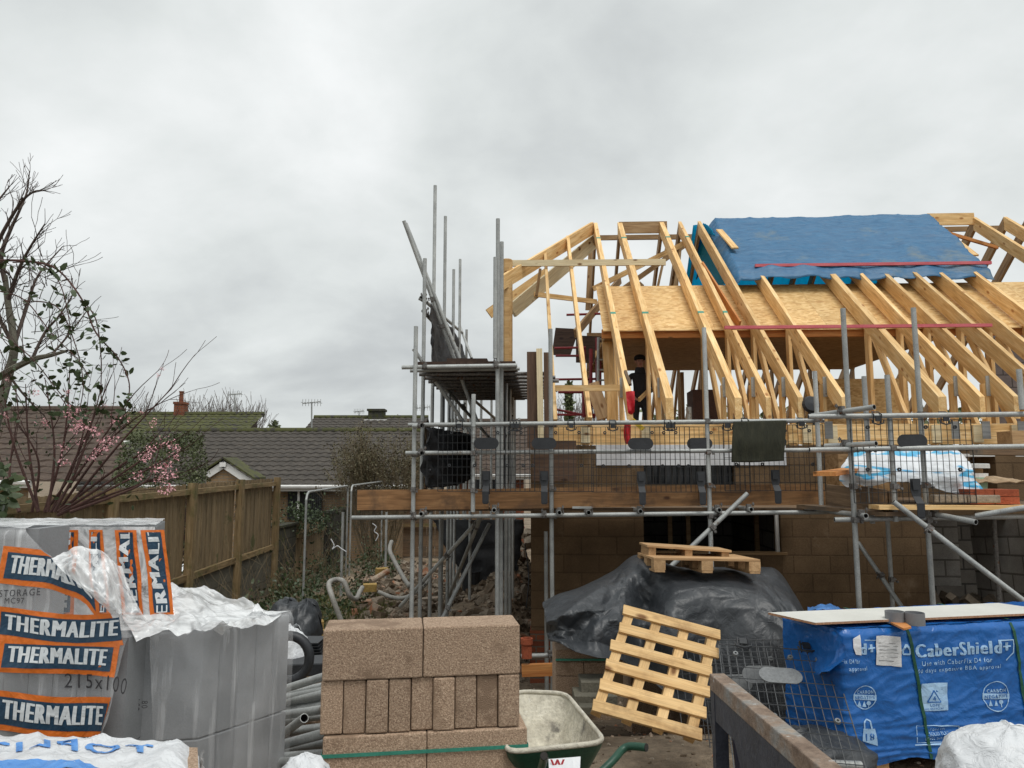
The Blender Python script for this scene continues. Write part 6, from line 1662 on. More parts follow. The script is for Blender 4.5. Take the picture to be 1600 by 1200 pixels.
# rear pack with the panels running upright
YR_ = 3.52
xr2a, ztR = aY(246,816,YR_).x, aY(240,824,YR_).z
packR = thing('wrapped_block_pack', V((xr2a-.5,YR_+.4,0)), 'rear wrapped pack whose printed panels run up and down', 'block pack', 'wrapped packs of grey blocks')
xbk = aY(258,815,YR_+.5).x
m = MB(); m.hexa([V((xr2a-1.4,YR_,.02)),V((xr2a-.01,YR_,.02)),V((xbk,YR_+.5,.02)),V((xbk-1.4,YR_+.5,.02)),V((xr2a-1.4,YR_,ztR)),V((xr2a-.01,YR_,ztR)),V((xbk,YR_+.5,ztR)),V((xbk-1.4,YR_+.5,ztR))]); m.build('blocks', M['thermal'], packR, bevel=.004)
def slope_r(z): return xr2a + min(.35,max(0,(ztR-z)))*.24
def fR(a, b):
    p = V((a, YR_-.015, b)); p.y -= .03*creases(V((a,0,b*.5)),3.2,7.0)+ .01*noise.noise(V((a*10,0,b*6))); return p
m = MB(); m.grid(lambda s,q: fR(lin(s,xr2a-1.4,slope_r(lin(q,ztR,.5))), lin(q,ztR+.005,.5)), 60, 40); m.build('film', M['film'], packR, smooth=True)
m = MB(); m.grid(lambda s,q: V((lin(s,xr2a-1.4,lin(q,xr2a,xbk)), lin(q,YR_-.02,YR_+.5), ztR+.006+.012*creases(V((s*2,q*2,0)),4))), 50, 20); m.build('top_film', M['filmw'], packR, smooth=True)
for i, (c0_, w_) in enumerate(((62,36),(112,32),(152,24),(198,34),(240,34))):
    ta = aY(c0_-w_/2,830,YR_).x; tb = aY(c0_+w_/2,830,YR_).x; z1 = ztR-.01; z0 = aY(200,930,YR_).z - .08
    wv = lambda X, Y: (X+ (ztR-Y)*(.20 if c0_ > 150 else .04)+.01*math.sin(Y*22+i), Y)
    cxx, czz = (ta+tb)/2, (z0+z1)/2
    flat_to_surface([('poly', rect(tb-ta,z1-z0,4), T2(cxx,czz,1,1,0,wv))], fR, .003, 'orange_panel', M['p_or'], packR)
    flat_to_surface([('poly', rect((tb-ta)*.66,z1-z0-.02,4), T2(cxx,czz,1,1,0,wv))], fR, .0045, 'navy_panel', M['p_nv'], packR)
    me = text_mesh('THERMALITE', 0); tw = max(v_.co.x for v_ in me.vertices)-min(v_.co.x for v_ in me.vertices)
    for i_, dx in enumerate((-.006,0,.006)): flat_to_surface([('text', me, T2(cxx,czz+dx+(.04 if i%2 else -.03),(.62)/tw,(tb-ta)*.66,math.pi/2,lambda X,Y: wv(X,min(max(Y,z0+.01),z1-.01))))], fR, .006+.0006*i_, 'lettering', M['p_wh'], packR)

# short pack, film pulled over its corner
zS_ = 1.2
F0 = az(212,990,zS_); F1 = az(318,986,zS_); S1 = az(455,959,zS_)
fx = (F1-F0).normalized(); fs = (S1-F1)
packS = thing('wrapped_block_pack', V((F1.x-.2,F1.y+.3,0)), 'low corner pack of grey blocks under clear stretched film', 'block pack', 'wrapped packs of grey blocks')
fr_n = fs.normalized()
nB = 5; LB = fs.length
hB = .46
for r_ in range(3):
    zt_ = zS_-r_*(hB+.004); zb_ = max(.08, zt_-hB)
    if zt_ < .2: break
    # one block deep each; the first row is seen end on from the front
    for k in range(nB):
        a_ = F1 + fr_n*(LB*k/nB); b_ = F1 + fr_n*(LB*(k+1)/nB-.010)
        off = -fx*.44
        c = [V((*q.xy, zb_)) for q in (a_+off, a_, b_, b_+off)] + [V((*q.xy, zt_)) for q in (a_+off, a_, b_, b_+off)]
        m = MB(); m.hexa(c); m.build('block', M['thermal'], packS, bevel=.006)
c_ = [V((*q.xy, 0.02)) for q in (F1-fx*.44, F1, S1, S1-fx*.44)]
m = MB(); m.hexa(c_+[V((q.x,q.y,.1)) for q in c_]); m.build('pallet_deck', M['pallet_old'], packS)
def fS(s, z):  # s metres from the left end of the front face round the corner, z height
    Lf = (F1-F0).length
    nf = V((fx.y,-fx.x,0)); ns = V((fr_n.y,-fr_n.x,0))
    if s < Lf: p = F0+fx*s; n = nf
    else: p = F1+fr_n*(s-Lf); n = ns
    k = max(0, 1-abs(s-Lf)/.02); n = (n+ (nf+ns)*k*.5).normalized()
    c = creases(V((s*1.1, 0, z*.55)), 3.5, 6.0)
    q = V((p.x,p.y,z)) + n*(.008+.005*c+.012*facet(s*8+z*3,z*5-s*2,4)+.005*facet(s*22,z*13+s*6,5))
    if z > zS_-.02: q -= n*(z-zS_+.02)*.7
    return q
Ls = (F1-F0).length+LB
m = MB(); m.grid(lambda s,q: fS(lin(s,.06+.10*q,Ls), lin(q,zS_+.012,.05)), 90, 80); m.build('film', M['filmg'], packS, smooth=True)
m = MB()
def topS(s, q):
    a_ = F0+fx*(F1-F0).length*s if False else None
    p = (F1-fx*.6).lerp(F1, s).lerp((S1-fx*.75).lerp(S1, s), q)
    return V((p.x,p.y,zS_+.015+.05*creases(p,4.0,2.0)*(1-abs(2*q-1)**4)*(1-s**6)))
m.grid(topS, 60, 50); m.build('top_film', M['filmw'], packS, smooth=True)
# block in the gap, shade put into its dark colour, and printed digits
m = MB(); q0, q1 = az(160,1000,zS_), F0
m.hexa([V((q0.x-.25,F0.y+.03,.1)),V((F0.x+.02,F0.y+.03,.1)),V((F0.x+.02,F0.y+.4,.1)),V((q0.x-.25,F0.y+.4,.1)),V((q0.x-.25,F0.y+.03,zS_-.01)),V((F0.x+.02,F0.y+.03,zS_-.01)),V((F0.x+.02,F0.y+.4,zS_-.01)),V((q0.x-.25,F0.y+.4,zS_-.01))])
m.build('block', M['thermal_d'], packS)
fl2 = lambda a, b: V((F0.x,F0.y,0))+fx*a+V((0,-.038,b))
for (px_,py_) in ((226,1098),(238,1098)):
    p = az(px_,py_,zS_)
    aa = (px_-212)/(318-212)*(F1-F0).length; bb = aY(px_,py_,F0.y).z
    flat_to_surface([('text', text_mesh('LS9' if px_ < 230 else '80',-.005), T2(aa,bb,.03,.035,-math.pi/2))], fl2, .001, 'lettering', M['p_bk'], packS)

# crumpled loose film heaped on the packs
def crump(ctl, label, mat='filmw', nu=90, nv=50, amp=.06, f=4.0, seed=0, grp=None, name='loose_film', cat='plastic film', push=V((0,-.5,1))):
    fn = patch(ctl); m = MB()
    def g_(s, q):
        p = fn(s, q); e = min(1, 6*min(s,1-s,q+.15,1-q+.15))
        return p + push*amp*(.7*(creases(V((p.x*.6,p.y*1.3,p.z)),f,seed)-.4) + 1.0*(facet(s*5+q*3,q*5-s*2,seed)-.5)+.45*(facet(s*14-q*4,q*11+s*3,seed+1)-.5))*e
    m.grid(g_, nu, nv); o = m.build(name, M[mat], smooth=True); tag(o, label, cat, grp); return o
crump([[aY(215,925,3.95),aY(268,918,4.0),aY(305,920,4.1),aY(345,930,4.15),aY(390,948,4.1),aY(420,955,4.0)],
       [aY(190,955,3.55),aY(235,938,3.7),aY(300,935,3.8),aY(350,943,3.85),aY(400,956,3.85),aY(440,958,3.8)],
       [aY(205,985,3.28),aY(250,965,3.4),aY(300,960,3.5),aY(345,965,3.6),aY(395,968,3.65),aY(430,968,3.7)],
       [aY(213,1003,3.24),aY(255,990,3.27),aY(300,987,3.28),aY(330,986,3.32),aY(385,977,3.5),aY(430,968,3.66)]], 'white crumpled film heaped on top of the low corner pack', amp=.075, f=3.0, seed=2)
crump([[aY(80,872,3.1),aY(105,858,3.15),aY(160,862,3.2),aY(190,885,3.25)],[aY(95,890,3.02),aY(130,885,3.02),aY(175,900,3.1),aY(205,925,3.2)],[aY(125,915,3.0),aY(160,925,3.0),aY(190,940,3.08),aY(222,958,3.15)],[aY(165,950,3.05),aY(185,962,3.05),aY(205,972,3.12),aY(235,975,3.18)]], 'milky bulging film hanging between the tall pack and the low pack', 'film2', 60, 60, .06, 3.2, 5)
crump([[aY(395,958,3.72),aY(402,942,3.74),aY(410,955,3.76)],[aY(385,962,3.66),aY(402,958,3.68),aY(420,962,3.7)]], 'little peak of film standing up near the far corner of the low pack', 'filmw', 20, 12, .02, 8, 7)

# white wrapped pack nearest the camera, bottom left
zF = .955
c0, c1, c2, c3 = az(-140,1150,zF), az(312,1158,zF), az(318,1262,zF), az(-160,1300,zF)
packF = thing('wrapped_block_pack', (c0+c2)/2*V((1,1,0)).x if False else V(((c0.x+c2.x)/2,(c0.y+c2.y)/2,0)), 'nearest pack under white and blue printed film, only its top in view', 'block pack', 'wrapped packs of grey blocks')
m = MB(); ins = [c0,c1,c2,c3]; cen = sum(ins, V())/4
ins = [cen+(q-cen)*.985 for q in ins]
m.hexa([V((*q.xy,.05)) for q in (ins[3],ins[2],ins[1],ins[0])]+[V((*q.xy,zF-.02)) for q in (ins[3],ins[2],ins[1],ins[0])]); m.build('blocks', M['block'], packF)
def fF(a, b):
    p = c0.lerp(c1, a).lerp(c3.lerp(c2, a), b); cc_ = creases(V((p.x,p.y,0)),3.5,9.0)
    e = min(1, 8*min(max(0,1-a),1)+.1)
    return p + ZZ*(-.004+.035*cc_*e - (.05*max(0,(a-.93)/.07)))
m = MB(); m.grid(fF, 90, 50); m.build('top_film', M['whitebag'], packF, smooth=True)
m = MB(); m.grid(lambda s,q: V((*(c1.lerp(c2, s)).xy, zF-.03-q*.8))+V((.02,0,0))*creases(V((s*2,q*2,0)),3,4), 40, 40); m.build('side_film', M['film2'], packF, smooth=True)
for i_, dx in enumerate((-.004,0,.004)): flat_to_surface([('text', text_mesh('TOPLITE', .0), T2(.50+dx,.19,-.155,-.17,0.0))], fF, .004+.0006*i_, 'lettering', M['p_bl'], packF, step=.02)
flat_to_surface([('poly', [(.28,.44),(.45,.40),(.62,.42),(.66,.47),(.6,.53),(.44,.52),(.3,.55)], T2(0,0,1,1))], fF, .004, 'blue_wave', M['p_bl'], packF, step=.02)
flat_to_surface([('text', text_mesh('TOPLITE', .0), T2(.50,.66,-.12,-.14,0.0))], fF, .004, 'lettering', M['p_bl'], packF, step=.02)
lump(aY(474,1222,3.0), (.10,.1,.10), 'white sack with a blue line in front of the tube heap', 'whitebag', seed=12, name='white_sack')

# ---------------------------------------------------------------- wheelbarrow
bt = thing('wheelbarrow', V((.15,3.75,0)), 'green wheelbarrow with a mortar-caked cream tray', 'wheelbarrow')
zr = .66
rim = [az(822,1080,zr), az(884,1083,zr), az(947,1160,zr), az(815,1176,zr)]
rim = [V((.02,rim[0].y,zr)), rim[1], rim[2], V((-.03,rim[3].y,zr))]
def rounded(pts, r, z, ins=0, n=5):
    out = []; k = len(pts); cen = sum(pts, V())/k
    pts = [cen+(p-cen)*(1-ins) for p in pts]
    for i in range(k):
        a, p, b = pts[i-1], pts[i], pts[(i+1)%k]
        p1 = p+(a-p).normalized()*r; p2 = p+(b-p).normalized()*r
        for j in range(n):
            q = j/(n-1); out.append(V((*((p1*(1-q)**2+p*2*q*(1-q)+p2*q*q)).xy, z)))
    return out
m = MB(); loops = [rounded(rim,.09,zr,0), rounded(rim,.09,zr-.03,.03), rounded(rim,.08,zr-.17,.26), rounded(rim,.07,zr-.27,.50), rounded(rim,.03,zr-.285,.75)]
k = len(loops[0]); vs = [p for l in loops for p in l]; fs = [(i*k+j, i*k+(j+1)%k, (i+1)*k+(j+1)%k, (i+1)*k+j) for i in range(len(loops)-1) for j in range(k)]
fs.append(tuple((len(loops)-1)*k+j for j in range(k))); m.add(vs, fs)
m.build('tray', M['barrow'], bt, smooth=True, solid=.004)
m = MB(); m.tube(loops[0], .012, 8, closed=True); m.build('rim', M['barrow'], bt, smooth=True)
m = MB(); lo = [[p+(p-V((.2,3.75,p.z)))*.02-ZZ*.012 for p in l] for l in loops]
m.add([p for l in lo for p in l], fs); m.build('tray_underside', M['green'], bt, smooth=True)
h0, h1 = az(945,1200,.48), None
for (pl, lab) in (([aY(930,1215,3.1),aY(958,1188,3.15),aY(972,1172,3.2),aY(985,1166,3.2),aY(1010,1168,3.15)],'r'),([aY(838,1225,3.3),aY(846,1200,3.2),aY(850,1186,3.05),aY(850,1181,2.95)],'l')):
    m = MB(); pp = spline(pl, 6); m.tube(pp, .016, 12, caps=False); hdl = m.build('handle', M['green'], bt, smooth=True)
    e = pp[-1]; d = (pp[-1]-pp[-2]).normalized(); m = MB(); m.tube([e-d*.002, e+d*.001], .0145, 12); m.build('handle_dark_disc', M['galv_in'], hdl)  # dark disc in the handle end; its colour carries the hollow's shade
for (x) in (.06,.38):
    m = MB(); m.tube([V((x,3.2,.50)), V((x,3.45,.36)), V((x,3.5,.02)), V((x,3.6,.02)), V((x*.8+.05,4.2,.28))], .014, 8); m.build('leg', M['green'], bt)
m = MB(); m.lathe([(.05,-.035),(.17,-.04),(.19,-.02),(.19,.02),(.17,.04),(.05,.035)], (.2,4.35,.19), 20, Matrix.Rotation(math.pi/2,3,'Y')); m.build('wheel', M['blackp'], bt)
# sticker on the tray front
a_ = aY(862,1188,3.40)
lb = MB(); lb.prism([aY(857,1186,3.33),aY(907,1182,3.33),aY(906,1206,3.28),aY(858,1210,3.28)], (0,-1,0), .003); lb.build('label', M['memb'], bt)
flat_to_surface([('text', text_mesh('W',.03), T2(0,0,.055,.05))], lambda a,b: aY(871,1194,3.31)+V((a,0,b)), .004, 'lettering', M['red'], bt)

# ---------------------------------------------------------------- stack under the black sheet, black sheet, pallets
vs_ = 6.55
def stk(px0,px1,py0,py1,Y,depth,mat,name,label,cat='block',grp=None):
    a, b = aY(px0,py0,Y), aY(px1,py1,Y); m = MB(); m.box(((a.x+b.x)/2, Y+depth/2, (a.z+b.z)/2), (b.x-a.x, depth, a.z-b.z)); o = m.build(name, mat, bevel=.004); tag(o, label, cat, grp); return o
SB = 'beige blocks under the black sheet'
stk(868,955,1015,1034,6.3,.5,M['block'],'aggregate_block','top block showing under the left hem of the black sheet',grp=SB)
stk(868,912,1035,1056,6.3,.5,M['block'],'aggregate_block','left block of the second row under the black sheet',grp=SB)
stk(913,955,1035,1056,6.3,.5,M['block'],'aggregate_block','right block of the second row under the black sheet',grp=SB)
stk(868,912,1057,1085,6.3,.5,M['block'],'aggregate_block','left block of the third row under the black sheet',grp=SB)
stk(913,955,1057,1085,6.3,.5,M['block'],'aggregate_block','right block of the third row under the black sheet',grp=SB)
stk(868,955,1086,1125,6.3,.5,M['block'],'aggregate_block','bottom block under the black sheet',grp=SB)
m = MB(); a = aY(868,1031,6.29); b = aY(955,1031,6.29); m.box(((a.x+b.x)/2,6.292,a.z), (b.x-a.x,.004,.018)); tag(m.build('green_strap', M['strap']), 'faded green strap around the blocks under the black sheet', 'strap')
for (x0,x1,y0,y1,Y,lab) in ((908,960,1066,1085,5.9,'upper grey stone kerb beside the leaning pallet'),(898,965,1088,1104,5.8,'lower grey stone kerb beside the leaning pallet'),(906,940,1105,1118,5.7,'small stone at the foot of the kerbs')):
    stk(x0,x1,y0,y1,Y,.25,M['concrete'],'kerb_stone',lab,'kerb stone')
# load hidden under the sheet
m = MB(); a, b = aY(960,900,6.6), aY(1225,900,6.6); m.box(((a.x+b.x)/2,7.15,-.15), (b.x-a.x-.35,.5,1.7)); tag(m.build('covered_stack', M['block']), 'block stack mostly hidden under the black sheet', 'block stack')
c = [[(848,940,7.0),(872,928,7.2),(910,916,7.3),(958,892,7.4),(990,868,7.4),(1020,872,7.5),(1060,886,7.6),(1120,886,7.6),(1186,886,7.6),(1214,892,7.4),(1240,925,7.0),(1262,965,6.6)],
     [(850,948,6.5),(870,936,6.6),(910,926,6.6),(955,906,6.8),(985,880,6.9),(1016,892,6.7),(1062,900,6.7),(1120,896,6.8),(1184,900,6.8),(1206,910,6.6),(1236,945,6.3),(1258,975,6.2)],
     [(852,965,6.3),(870,960,6.25),(905,955,6.25),(945,945,6.35),(975,930,6.45),(1010,950,6.7),(1052,935,6.3),(1115,925,6.35),(1172,925,6.4),(1212,945,6.25),(1240,985,6.1),(1264,1005,6.1)],
     [(855,985,6.2),(875,985,6.1),(905,985,6.1),(935,980,6.1),(965,975,6.2),(1002,985,6.4),(1045,985,6.15),(1105,985,6.2),(1165,975,6.15),(1215,1000,6.1),(1248,1030,6.0),(1272,1050,6.0)],
     [(860,1002,6.15),(880,1012,6.0),(905,1022,5.98),(938,1030,5.95),(970,1032,6.05),(1005,1050,6.2),(1045,1085,6.1),(1105,1130,6.1),(1165,1150,6.0),(1215,1160,5.95),(1250,1160,5.9),(1285,1160,5.9)]]
fn = patch([[aY(*q) for q in row] for row in c])
m = MB()
def bt_(s, q):
    p = fn(s, q); k = creases(V((p.x*1.0, p.y*.6, p.z*.8)), 1.9, 1.5); k2 = creases(V((p.x+p.z*.6, p.y, p.z*.4)), 4.5, 8.0)
    w = 1 if s < .45 else lin(min(1,(s-.45)/.15),1,.6)
    fa = facet(s*9+q*2.5, q*5.5-s*1.5, 3); fb = facet(s*21-q*4, q*13, 6)
    e = min(1, q*6+.25)
    return p + V((0,-1,.4))*(.22*(fa-.5)*w + .045*(fb-.5)*w + .05*(k-.45)*w)*e
m.grid(bt_, 260, 150)
tag(m.build('black_sheet', M['blacktarp'], smooth=True, solid=.004), 'big crumpled black polythene sheet over the block stack', 'sheet')
def mkpallet(o, X, Yd, Nn, L_, Wd, nsl, nst, label, mat, slw=.095, blocks=False, grp=None, bottom=True, ext=0.0, jit=.0):
    X, Yd, Nn = V(X).normalized(), V(Yd).normalized(), V(Nn).normalized()
    t = thing('pallet', o, label, 'pallet', grp)
    for i in range(nsl):
        q = lin(i/(nsl-1), slw/2, Wd-slw/2)
        a = o + Yd*q - X*ext; j = rng.uniform(-jit,jit)
        beam('slat', a+X*j, a+X*(L_+2*ext+j), slw, .02, M[mat], t, up=Nn, bevel=.002)
    for i in range(nst):
        q = lin(i/(nst-1), .05, L_-.05); a = o + X*q - Nn*.021
        if blocks:
            for j in range(3):
                b = a + Yd*lin(j/2, 0, Wd-.1); beam('block_foot', b, b+Yd*.1, .1, .08, M[mat], t, up=Nn)
            beam('runner', a-Nn*.082, a+Yd*Wd-Nn*.082, .09, .018, M[mat], t, up=Nn)
        else: beam('stringer', a+Yd*.02, a+Yd*(Wd-.005), .065, .075, M[mat], t, up=Nn, bevel=.002)
    if bottom and not blocks:
        for i in (0, nsl//2, nsl-1):
            q = lin(i/(nsl-1), slw/2, Wd-slw/2)-.03; a = o + Yd*q - Nn*.098
            beam('bottom_slat', a+X*.03, a+X*(L_+.06), slw, .018, M[mat], t, up=Nn)
    return t
# leaning pallet
TL, TR_, BL = aY(977,945,5.45), aY(1128,985,5.42), aY(921,1108,4.85)
X = (TR_-TL); Yd = (TL-BL); Nn = Yd.cross(X).normalized()
if Nn.dot(CAM-TL) < 0: Nn = -Nn
mkpallet(BL, X, Yd, Nn, X.length*1.0, Yd.length, 6, 4, 'new pale pallet leaning against the black sheet', 'pallet', slw=.078, jit=.012, bottom=False)
# pallets on the black sheet
pa = aY(1010,884,7.3); pb = aY(1030,884,6.45)
zc = aY(1100,886,6.5).z
O = V((aY(1022,886,6.45).x, 6.45, zc+.085)); 
mkpallet(O, (1,.03,-.02), (-.06,1,-.035), (0.02,.035,1), .92, .62, 6, 3, 'lower pallet lying on top of the black sheet', 'pallet_old', blocks=True)
O2 = V((aY(1006,862,6.9).x, 6.72, zc+.165)); 
mkpallet(O2, (1,-.02,-.06), (0,1,-.03), (.05,.03,1), .75, .42, 6, 3, 'upper thin pallet resting on the lower one', 'pallet_old', grp=None, bottom=False)

# fallen mesh guards
def leanM(TLp, TRp, BLp):
    X = (TRp-TLp); w = X.length; X.normalize(); Zv = (TLp-BLp); h = Zv.length; Zv.normalize(); Y = Zv.cross(X).normalized()
    if Y.dot(CAM-TLp) < 0: Y = -Y
    Zv = X.cross(Y) if X.cross(Y).dot(Zv) > 0 else Y.cross(X)
    c = (TLp+TRp)/2
    return Matrix(((X.x,Y.x,Zv.x,c.x),(X.y,Y.y,Zv.y,c.y),(X.z,Y.z,Zv.z,c.z),(0,0,0,1))), w, h
Mx, w, h = leanM(aY(1136,1008,5.3), aY(1285,1018,5.2), aY(1150,1195,4.55))
guard(Mx, .74, .95, 'front grey mesh guard leaning below the black sheet', 'mesh guards leaning below the black sheet', 'gwire', 'gplate', False, True)
Mx, w, h = leanM(aY(1100,1000,5.85), aY(1262,1000,5.75), aY(1125,1190,5.4))
guard(Mx, .85, 1.0, 'second grey mesh guard behind the front one', 'mesh guards leaning below the black sheet', 'gwire', 'gplate', False, False)
Mx, w, h = leanM(aY(1060,1015,5.95), aY(1215,1010,5.9), aY(1080,1200,5.6))
guard(Mx, .85, 1.0, 'third mesh guard mostly behind the leaning pallet', 'mesh guards leaning below the black sheet', 'gwire', 'gplate', False, False)
lump(aY(1265,1180,4.9), (.4,.25,.16), 'crumpled dark plastic lying at the foot of the mesh guards', 'blacktarp', seed=15, name='plastic_scrap', cat='plastic')
tube(aY(1255,1192,4.55), aY(1345,1196,4.6), 'short grey tube lying in front of the blue pack', None)

# ---------------------------------------------------------------- blue wrapped board pack
zc1 = .90
K0, K1 = az(1314,985,zc1), az(1610,970,zc1)
kx = (K1-K0).normalized(); ky = V((-kx.y,kx.x,0)); KL, KD = 2.4, .62
pk_ = thing('wrapped_board_pack', K0+kx*1.2+ky*.3-ZZ*zc1, 'long pack of boards wrapped in bright blue printed film', 'board pack')
m = MB()
for i in range(30):
    z1 = zc1-.012-i*.0265; q = K0+kx*.02+ky*.02
    a = K0+kx*(.025+.004*math.sin(i*2.3))+ky*.03; b = a+kx*(KL-.05); c = b+ky*(KD-.06); d = a+ky*(KD-.06)
    if z1-.022 < .12: break
    m.hexa([V((*p.xy,z1-.023)) for p in (a,b,c,d)]+[V((*p.xy,z1)) for p in (a,b,c,d)])
m.build('boards', M['chip'], pk_)
zb_ = .085
def fK(s, z):      # wraps left end (s<0) and front (s>=0)
    if s < 0: p = K0 + ky*(-s); n = -kx
    else: p = K0 + kx*s; n = -ky
    k = max(0,1-abs(s)/.04); n = (n - (kx+ky)*k*.5).normalized()
    c = .55*creases(V((s*.8+z*.5, 0, z*1.2+s*.15)), 2.0, 11.0)+.5*facet(s*3.0+z*2,z*4-s,4); c2 = creases(V((s*.9-z*.8,0,z*2.0)), 4.5, 3.0)
    low = sm(.5,.15,z)
    q = V((p.x,p.y,z)) + n*(.004+.028*c+.012*c2+ .02*low*creases(V((s*.5,0,z*6)),3,2) - .012*k)
    if z > zc1-.03: q -= n*(z-zc1+.03)*.8
    return q
m = MB(); m.grid(lambda s,q: fK(lin(s,-KD,KL), lin(q,zc1+.006,zb_+.015*math.sin(s*40))), 200, 80); m.build('film', M['bluefilm'], pk_, smooth=True)
m = MB(); m.grid(lambda s,q: K0+kx*s*KL+ky*q*KD+ZZ*(.002+.012*creases(V((s*2.4,q*.6,0)),4,5)), 100, 30); m.build('top_film', M['bluefilm'], pk_, smooth=True)
for i in range(3):
    beam('bearer', K0+kx*(.25+i*.85)+ZZ*(.075-zc1), K0+kx*(.25+i*.85)+ky*KD+ZZ*(.075-zc1), .09, .07, M['pallet_old'], pk_)
def PK(px, py):
    """photo point on the front face -> (s, z)"""
    d = ray(px, py); n = ky; t_ = (K0-CAM).dot(n)/d.dot(n); p = CAM+d*t_; return (p-K0).dot(kx), p.z
def ktext(s_, px, py, hpx, wpx, bold=.02, mat='bl_txt', rot=0):
    a, z = PK(px, py); me = text_mesh(s_, bold); xs_ = [v_.co.x for v_ in me.vertices]; ys_ = [v_.co.y for v_ in me.vertices]
    a2, _ = PK(px+wpx/2, py); a1, _ = PK(px-wpx/2, py); _, zu = PK(px, py-hpx/2); _, zd = PK(px, py+hpx/2)
    cxm, cym = (max(xs_)+min(xs_))/2, (max(ys_)+min(ys_))/2
    for v_ in me.vertices: v_.co.x -= cxm; v_.co.y -= cym
    cps = ((-.006,0,.006) if hpx > 12 else (0,))
    for i_, dx in enumerate(cps): flat_to_surface([('text', me, T2(a+dx,z,(a2-a1)/(max(xs_)-min(xs_)),(zu-zd)/(max(ys_)-min(ys_)),rot))], fK, .004+.0006*i_+(.002 if mat != 'bl_txt' else 0), 'lettering', M[mat], pk_, step=.03)
def kpoly(polys, mat='bl_txt', off=.004, name='printed_mark'):
    flat_to_surface([('poly', [PK(*q) for q in pl], lambda x,y:(x,y)) for pl in polys], fK, off, name, M[mat], pk_, step=.05)
def bars(pl, w):
    out = []
    for (x0,y0),(x1,y1) in zip(pl, pl[1:]):
        d = math.hypot(x1-x0,y1-y0) or 1; nx_, ny_ = -(y1-y0)/d*w/2, (x1-x0)/d*w/2
        out.append([(x0+nx_,y0+ny_),(x1+nx_,y1+ny_),(x1-nx_,y1-ny_),(x0-nx_,y0-ny_)])
    return out
ktext('CaberShield+', 1500, 1012, 20, 144, 0)
kpoly(bars([(1552,999),(1577,998),(1577,1018),(1566,1030)],1.6))
kpoly(bars([(1405,1016),(1412,1006),(1419,1016)],3)+bars([(1407,1014),(1407,1021),(1418,1021),(1418,1014)],2.5))
ktext('Use with CaberFix D4 for', 1490, 1032, 7.5, 108, .004)
ktext('60 days exposure BBA approval', 1494, 1044, 8.5, 130, .004)
ktext('d+', 1350, 1012, 17, 23, 0); ktext('erFix D4 for', 1324, 1032, 7, 28, .01); ktext('approval', 1336, 1044, 7.5, 26, .01)
kpoly(bars([(1346,999),(1366,999)],1.4))
for (cx_, cy_, r_) in ((1348,1088,16),(1552,1086,20)):
    kpoly(bars([(cx_+r_*math.cos(a*.2618), cy_+r_*1.15*math.sin(a*.2618)) for a in range(25)],1.3)+[[(cx_-r_*1.05,cy_-4),(cx_+r_*1.05,cy_-4),(cx_+r_*1.05,cy_+4.5),(cx_-r_*1.05,cy_+4.5)]])
    ktext('CARBON', cx_, cy_-8.5, 5.5, r_*1.45, .02); ktext('NEGATIVE', cx_, cy_+.2, 5.5, r_*1.8, .01, 'bluefilm')
    kpoly([[(cx_-r_*.5+dx-3,cy_+15),(cx_-r_*.5+dx,cy_+6),(cx_-r_*.5+dx+3,cy_+15)] for dx in (0,r_*.45)]+[[(cx_+r_*.35+3.4*math.cos(a),cy_+9+3.4*math.sin(a)) for a in [i*.785 for i in range(8)]]]+bars([(cx_+r_*.35,cy_+11),(cx_+r_*.35,cy_+17)],1.3))
kpoly([[(1434,1066),(1476,1065),(1477,1108),(1435,1109)]])
kpoly(bars([(1444,1095),(1454,1077),(1465,1095),(1444,1095)],1.6), 'bluefilm', .006)
ktext('4', 1454.5, 1089, 8, 5, .0, 'bluefilm'); ktext('LDPE', 1456, 1100, 4, 14, .01, 'bluefilm'); ktext('100% RECYCLABLE', 1456, 1105.5, 3.2, 36, 0, 'bluefilm')
for (cx_) in (1353, 1563):
    kpoly([[(cx_-10,1163-8),(cx_-9,1136),(cx_+9,1136),(cx_+14,1163)]]+bars([(cx_-7,1136),(cx_-8,1127),(cx_-3,1122),(cx_+2,1125),(cx_+4,1136)],2.2))
    ktext('18', cx_+1, 1149, 11, 13, .01, 'bluefilm')
kpoly(bars([(1427,1132),(1491,1131),(1492,1157),(1428,1158),(1427,1132)],1.2)+bars([(1424,1162),(1496,1158)],1.5))
ktext('STORE ON', 1458, 1137, 4, 26, .0); ktext('SOLID FLAT', 1461, 1143.5, 4.5, 30, .01); ktext('LEVEL SURFACE', 1460, 1150, 4.5, 40, .0)
kpoly([[(1364,991),(1403,994),(1404,1040),(1364,1037)]], 'paper', .008, 'paper_label')
kpoly([q for yy in (1003,1008,1013,1018,1024,1030) for q in bars([(1368,yy),(1368+rng.uniform(20,32),yy+1)],.8)], 'pvc', .0095, 'handwriting')
kpoly([[(1328,996),(1339,991),(1340,1022),(1332,1021),(1328,1010)]], 'memb', .008, 'paper_scrap')
# torn flap of film at the left end
fn = patch([[K0+ky*.05+V((0,0,.0)),K0+ky*.3,K0+ky*.6],[aY(1318,1000,4.85),aY(1285,1000,5.1),aY(1255,995,5.3)],[aY(1322,1025,4.75),aY(1292,1035,5.0),aY(1268,1040,5.2)],[aY(1298,1048,4.8),aY(1285,1050,4.9),aY(1280,1055,5.0)]])
m = MB(); m.grid(lambda s,q: fn(s,q)+V((-.03,-.03,0))*creases(fn(s,q),4,2), 40, 40); m.build('torn_film_flap', M['bluefilm'], pk_, smooth=True)
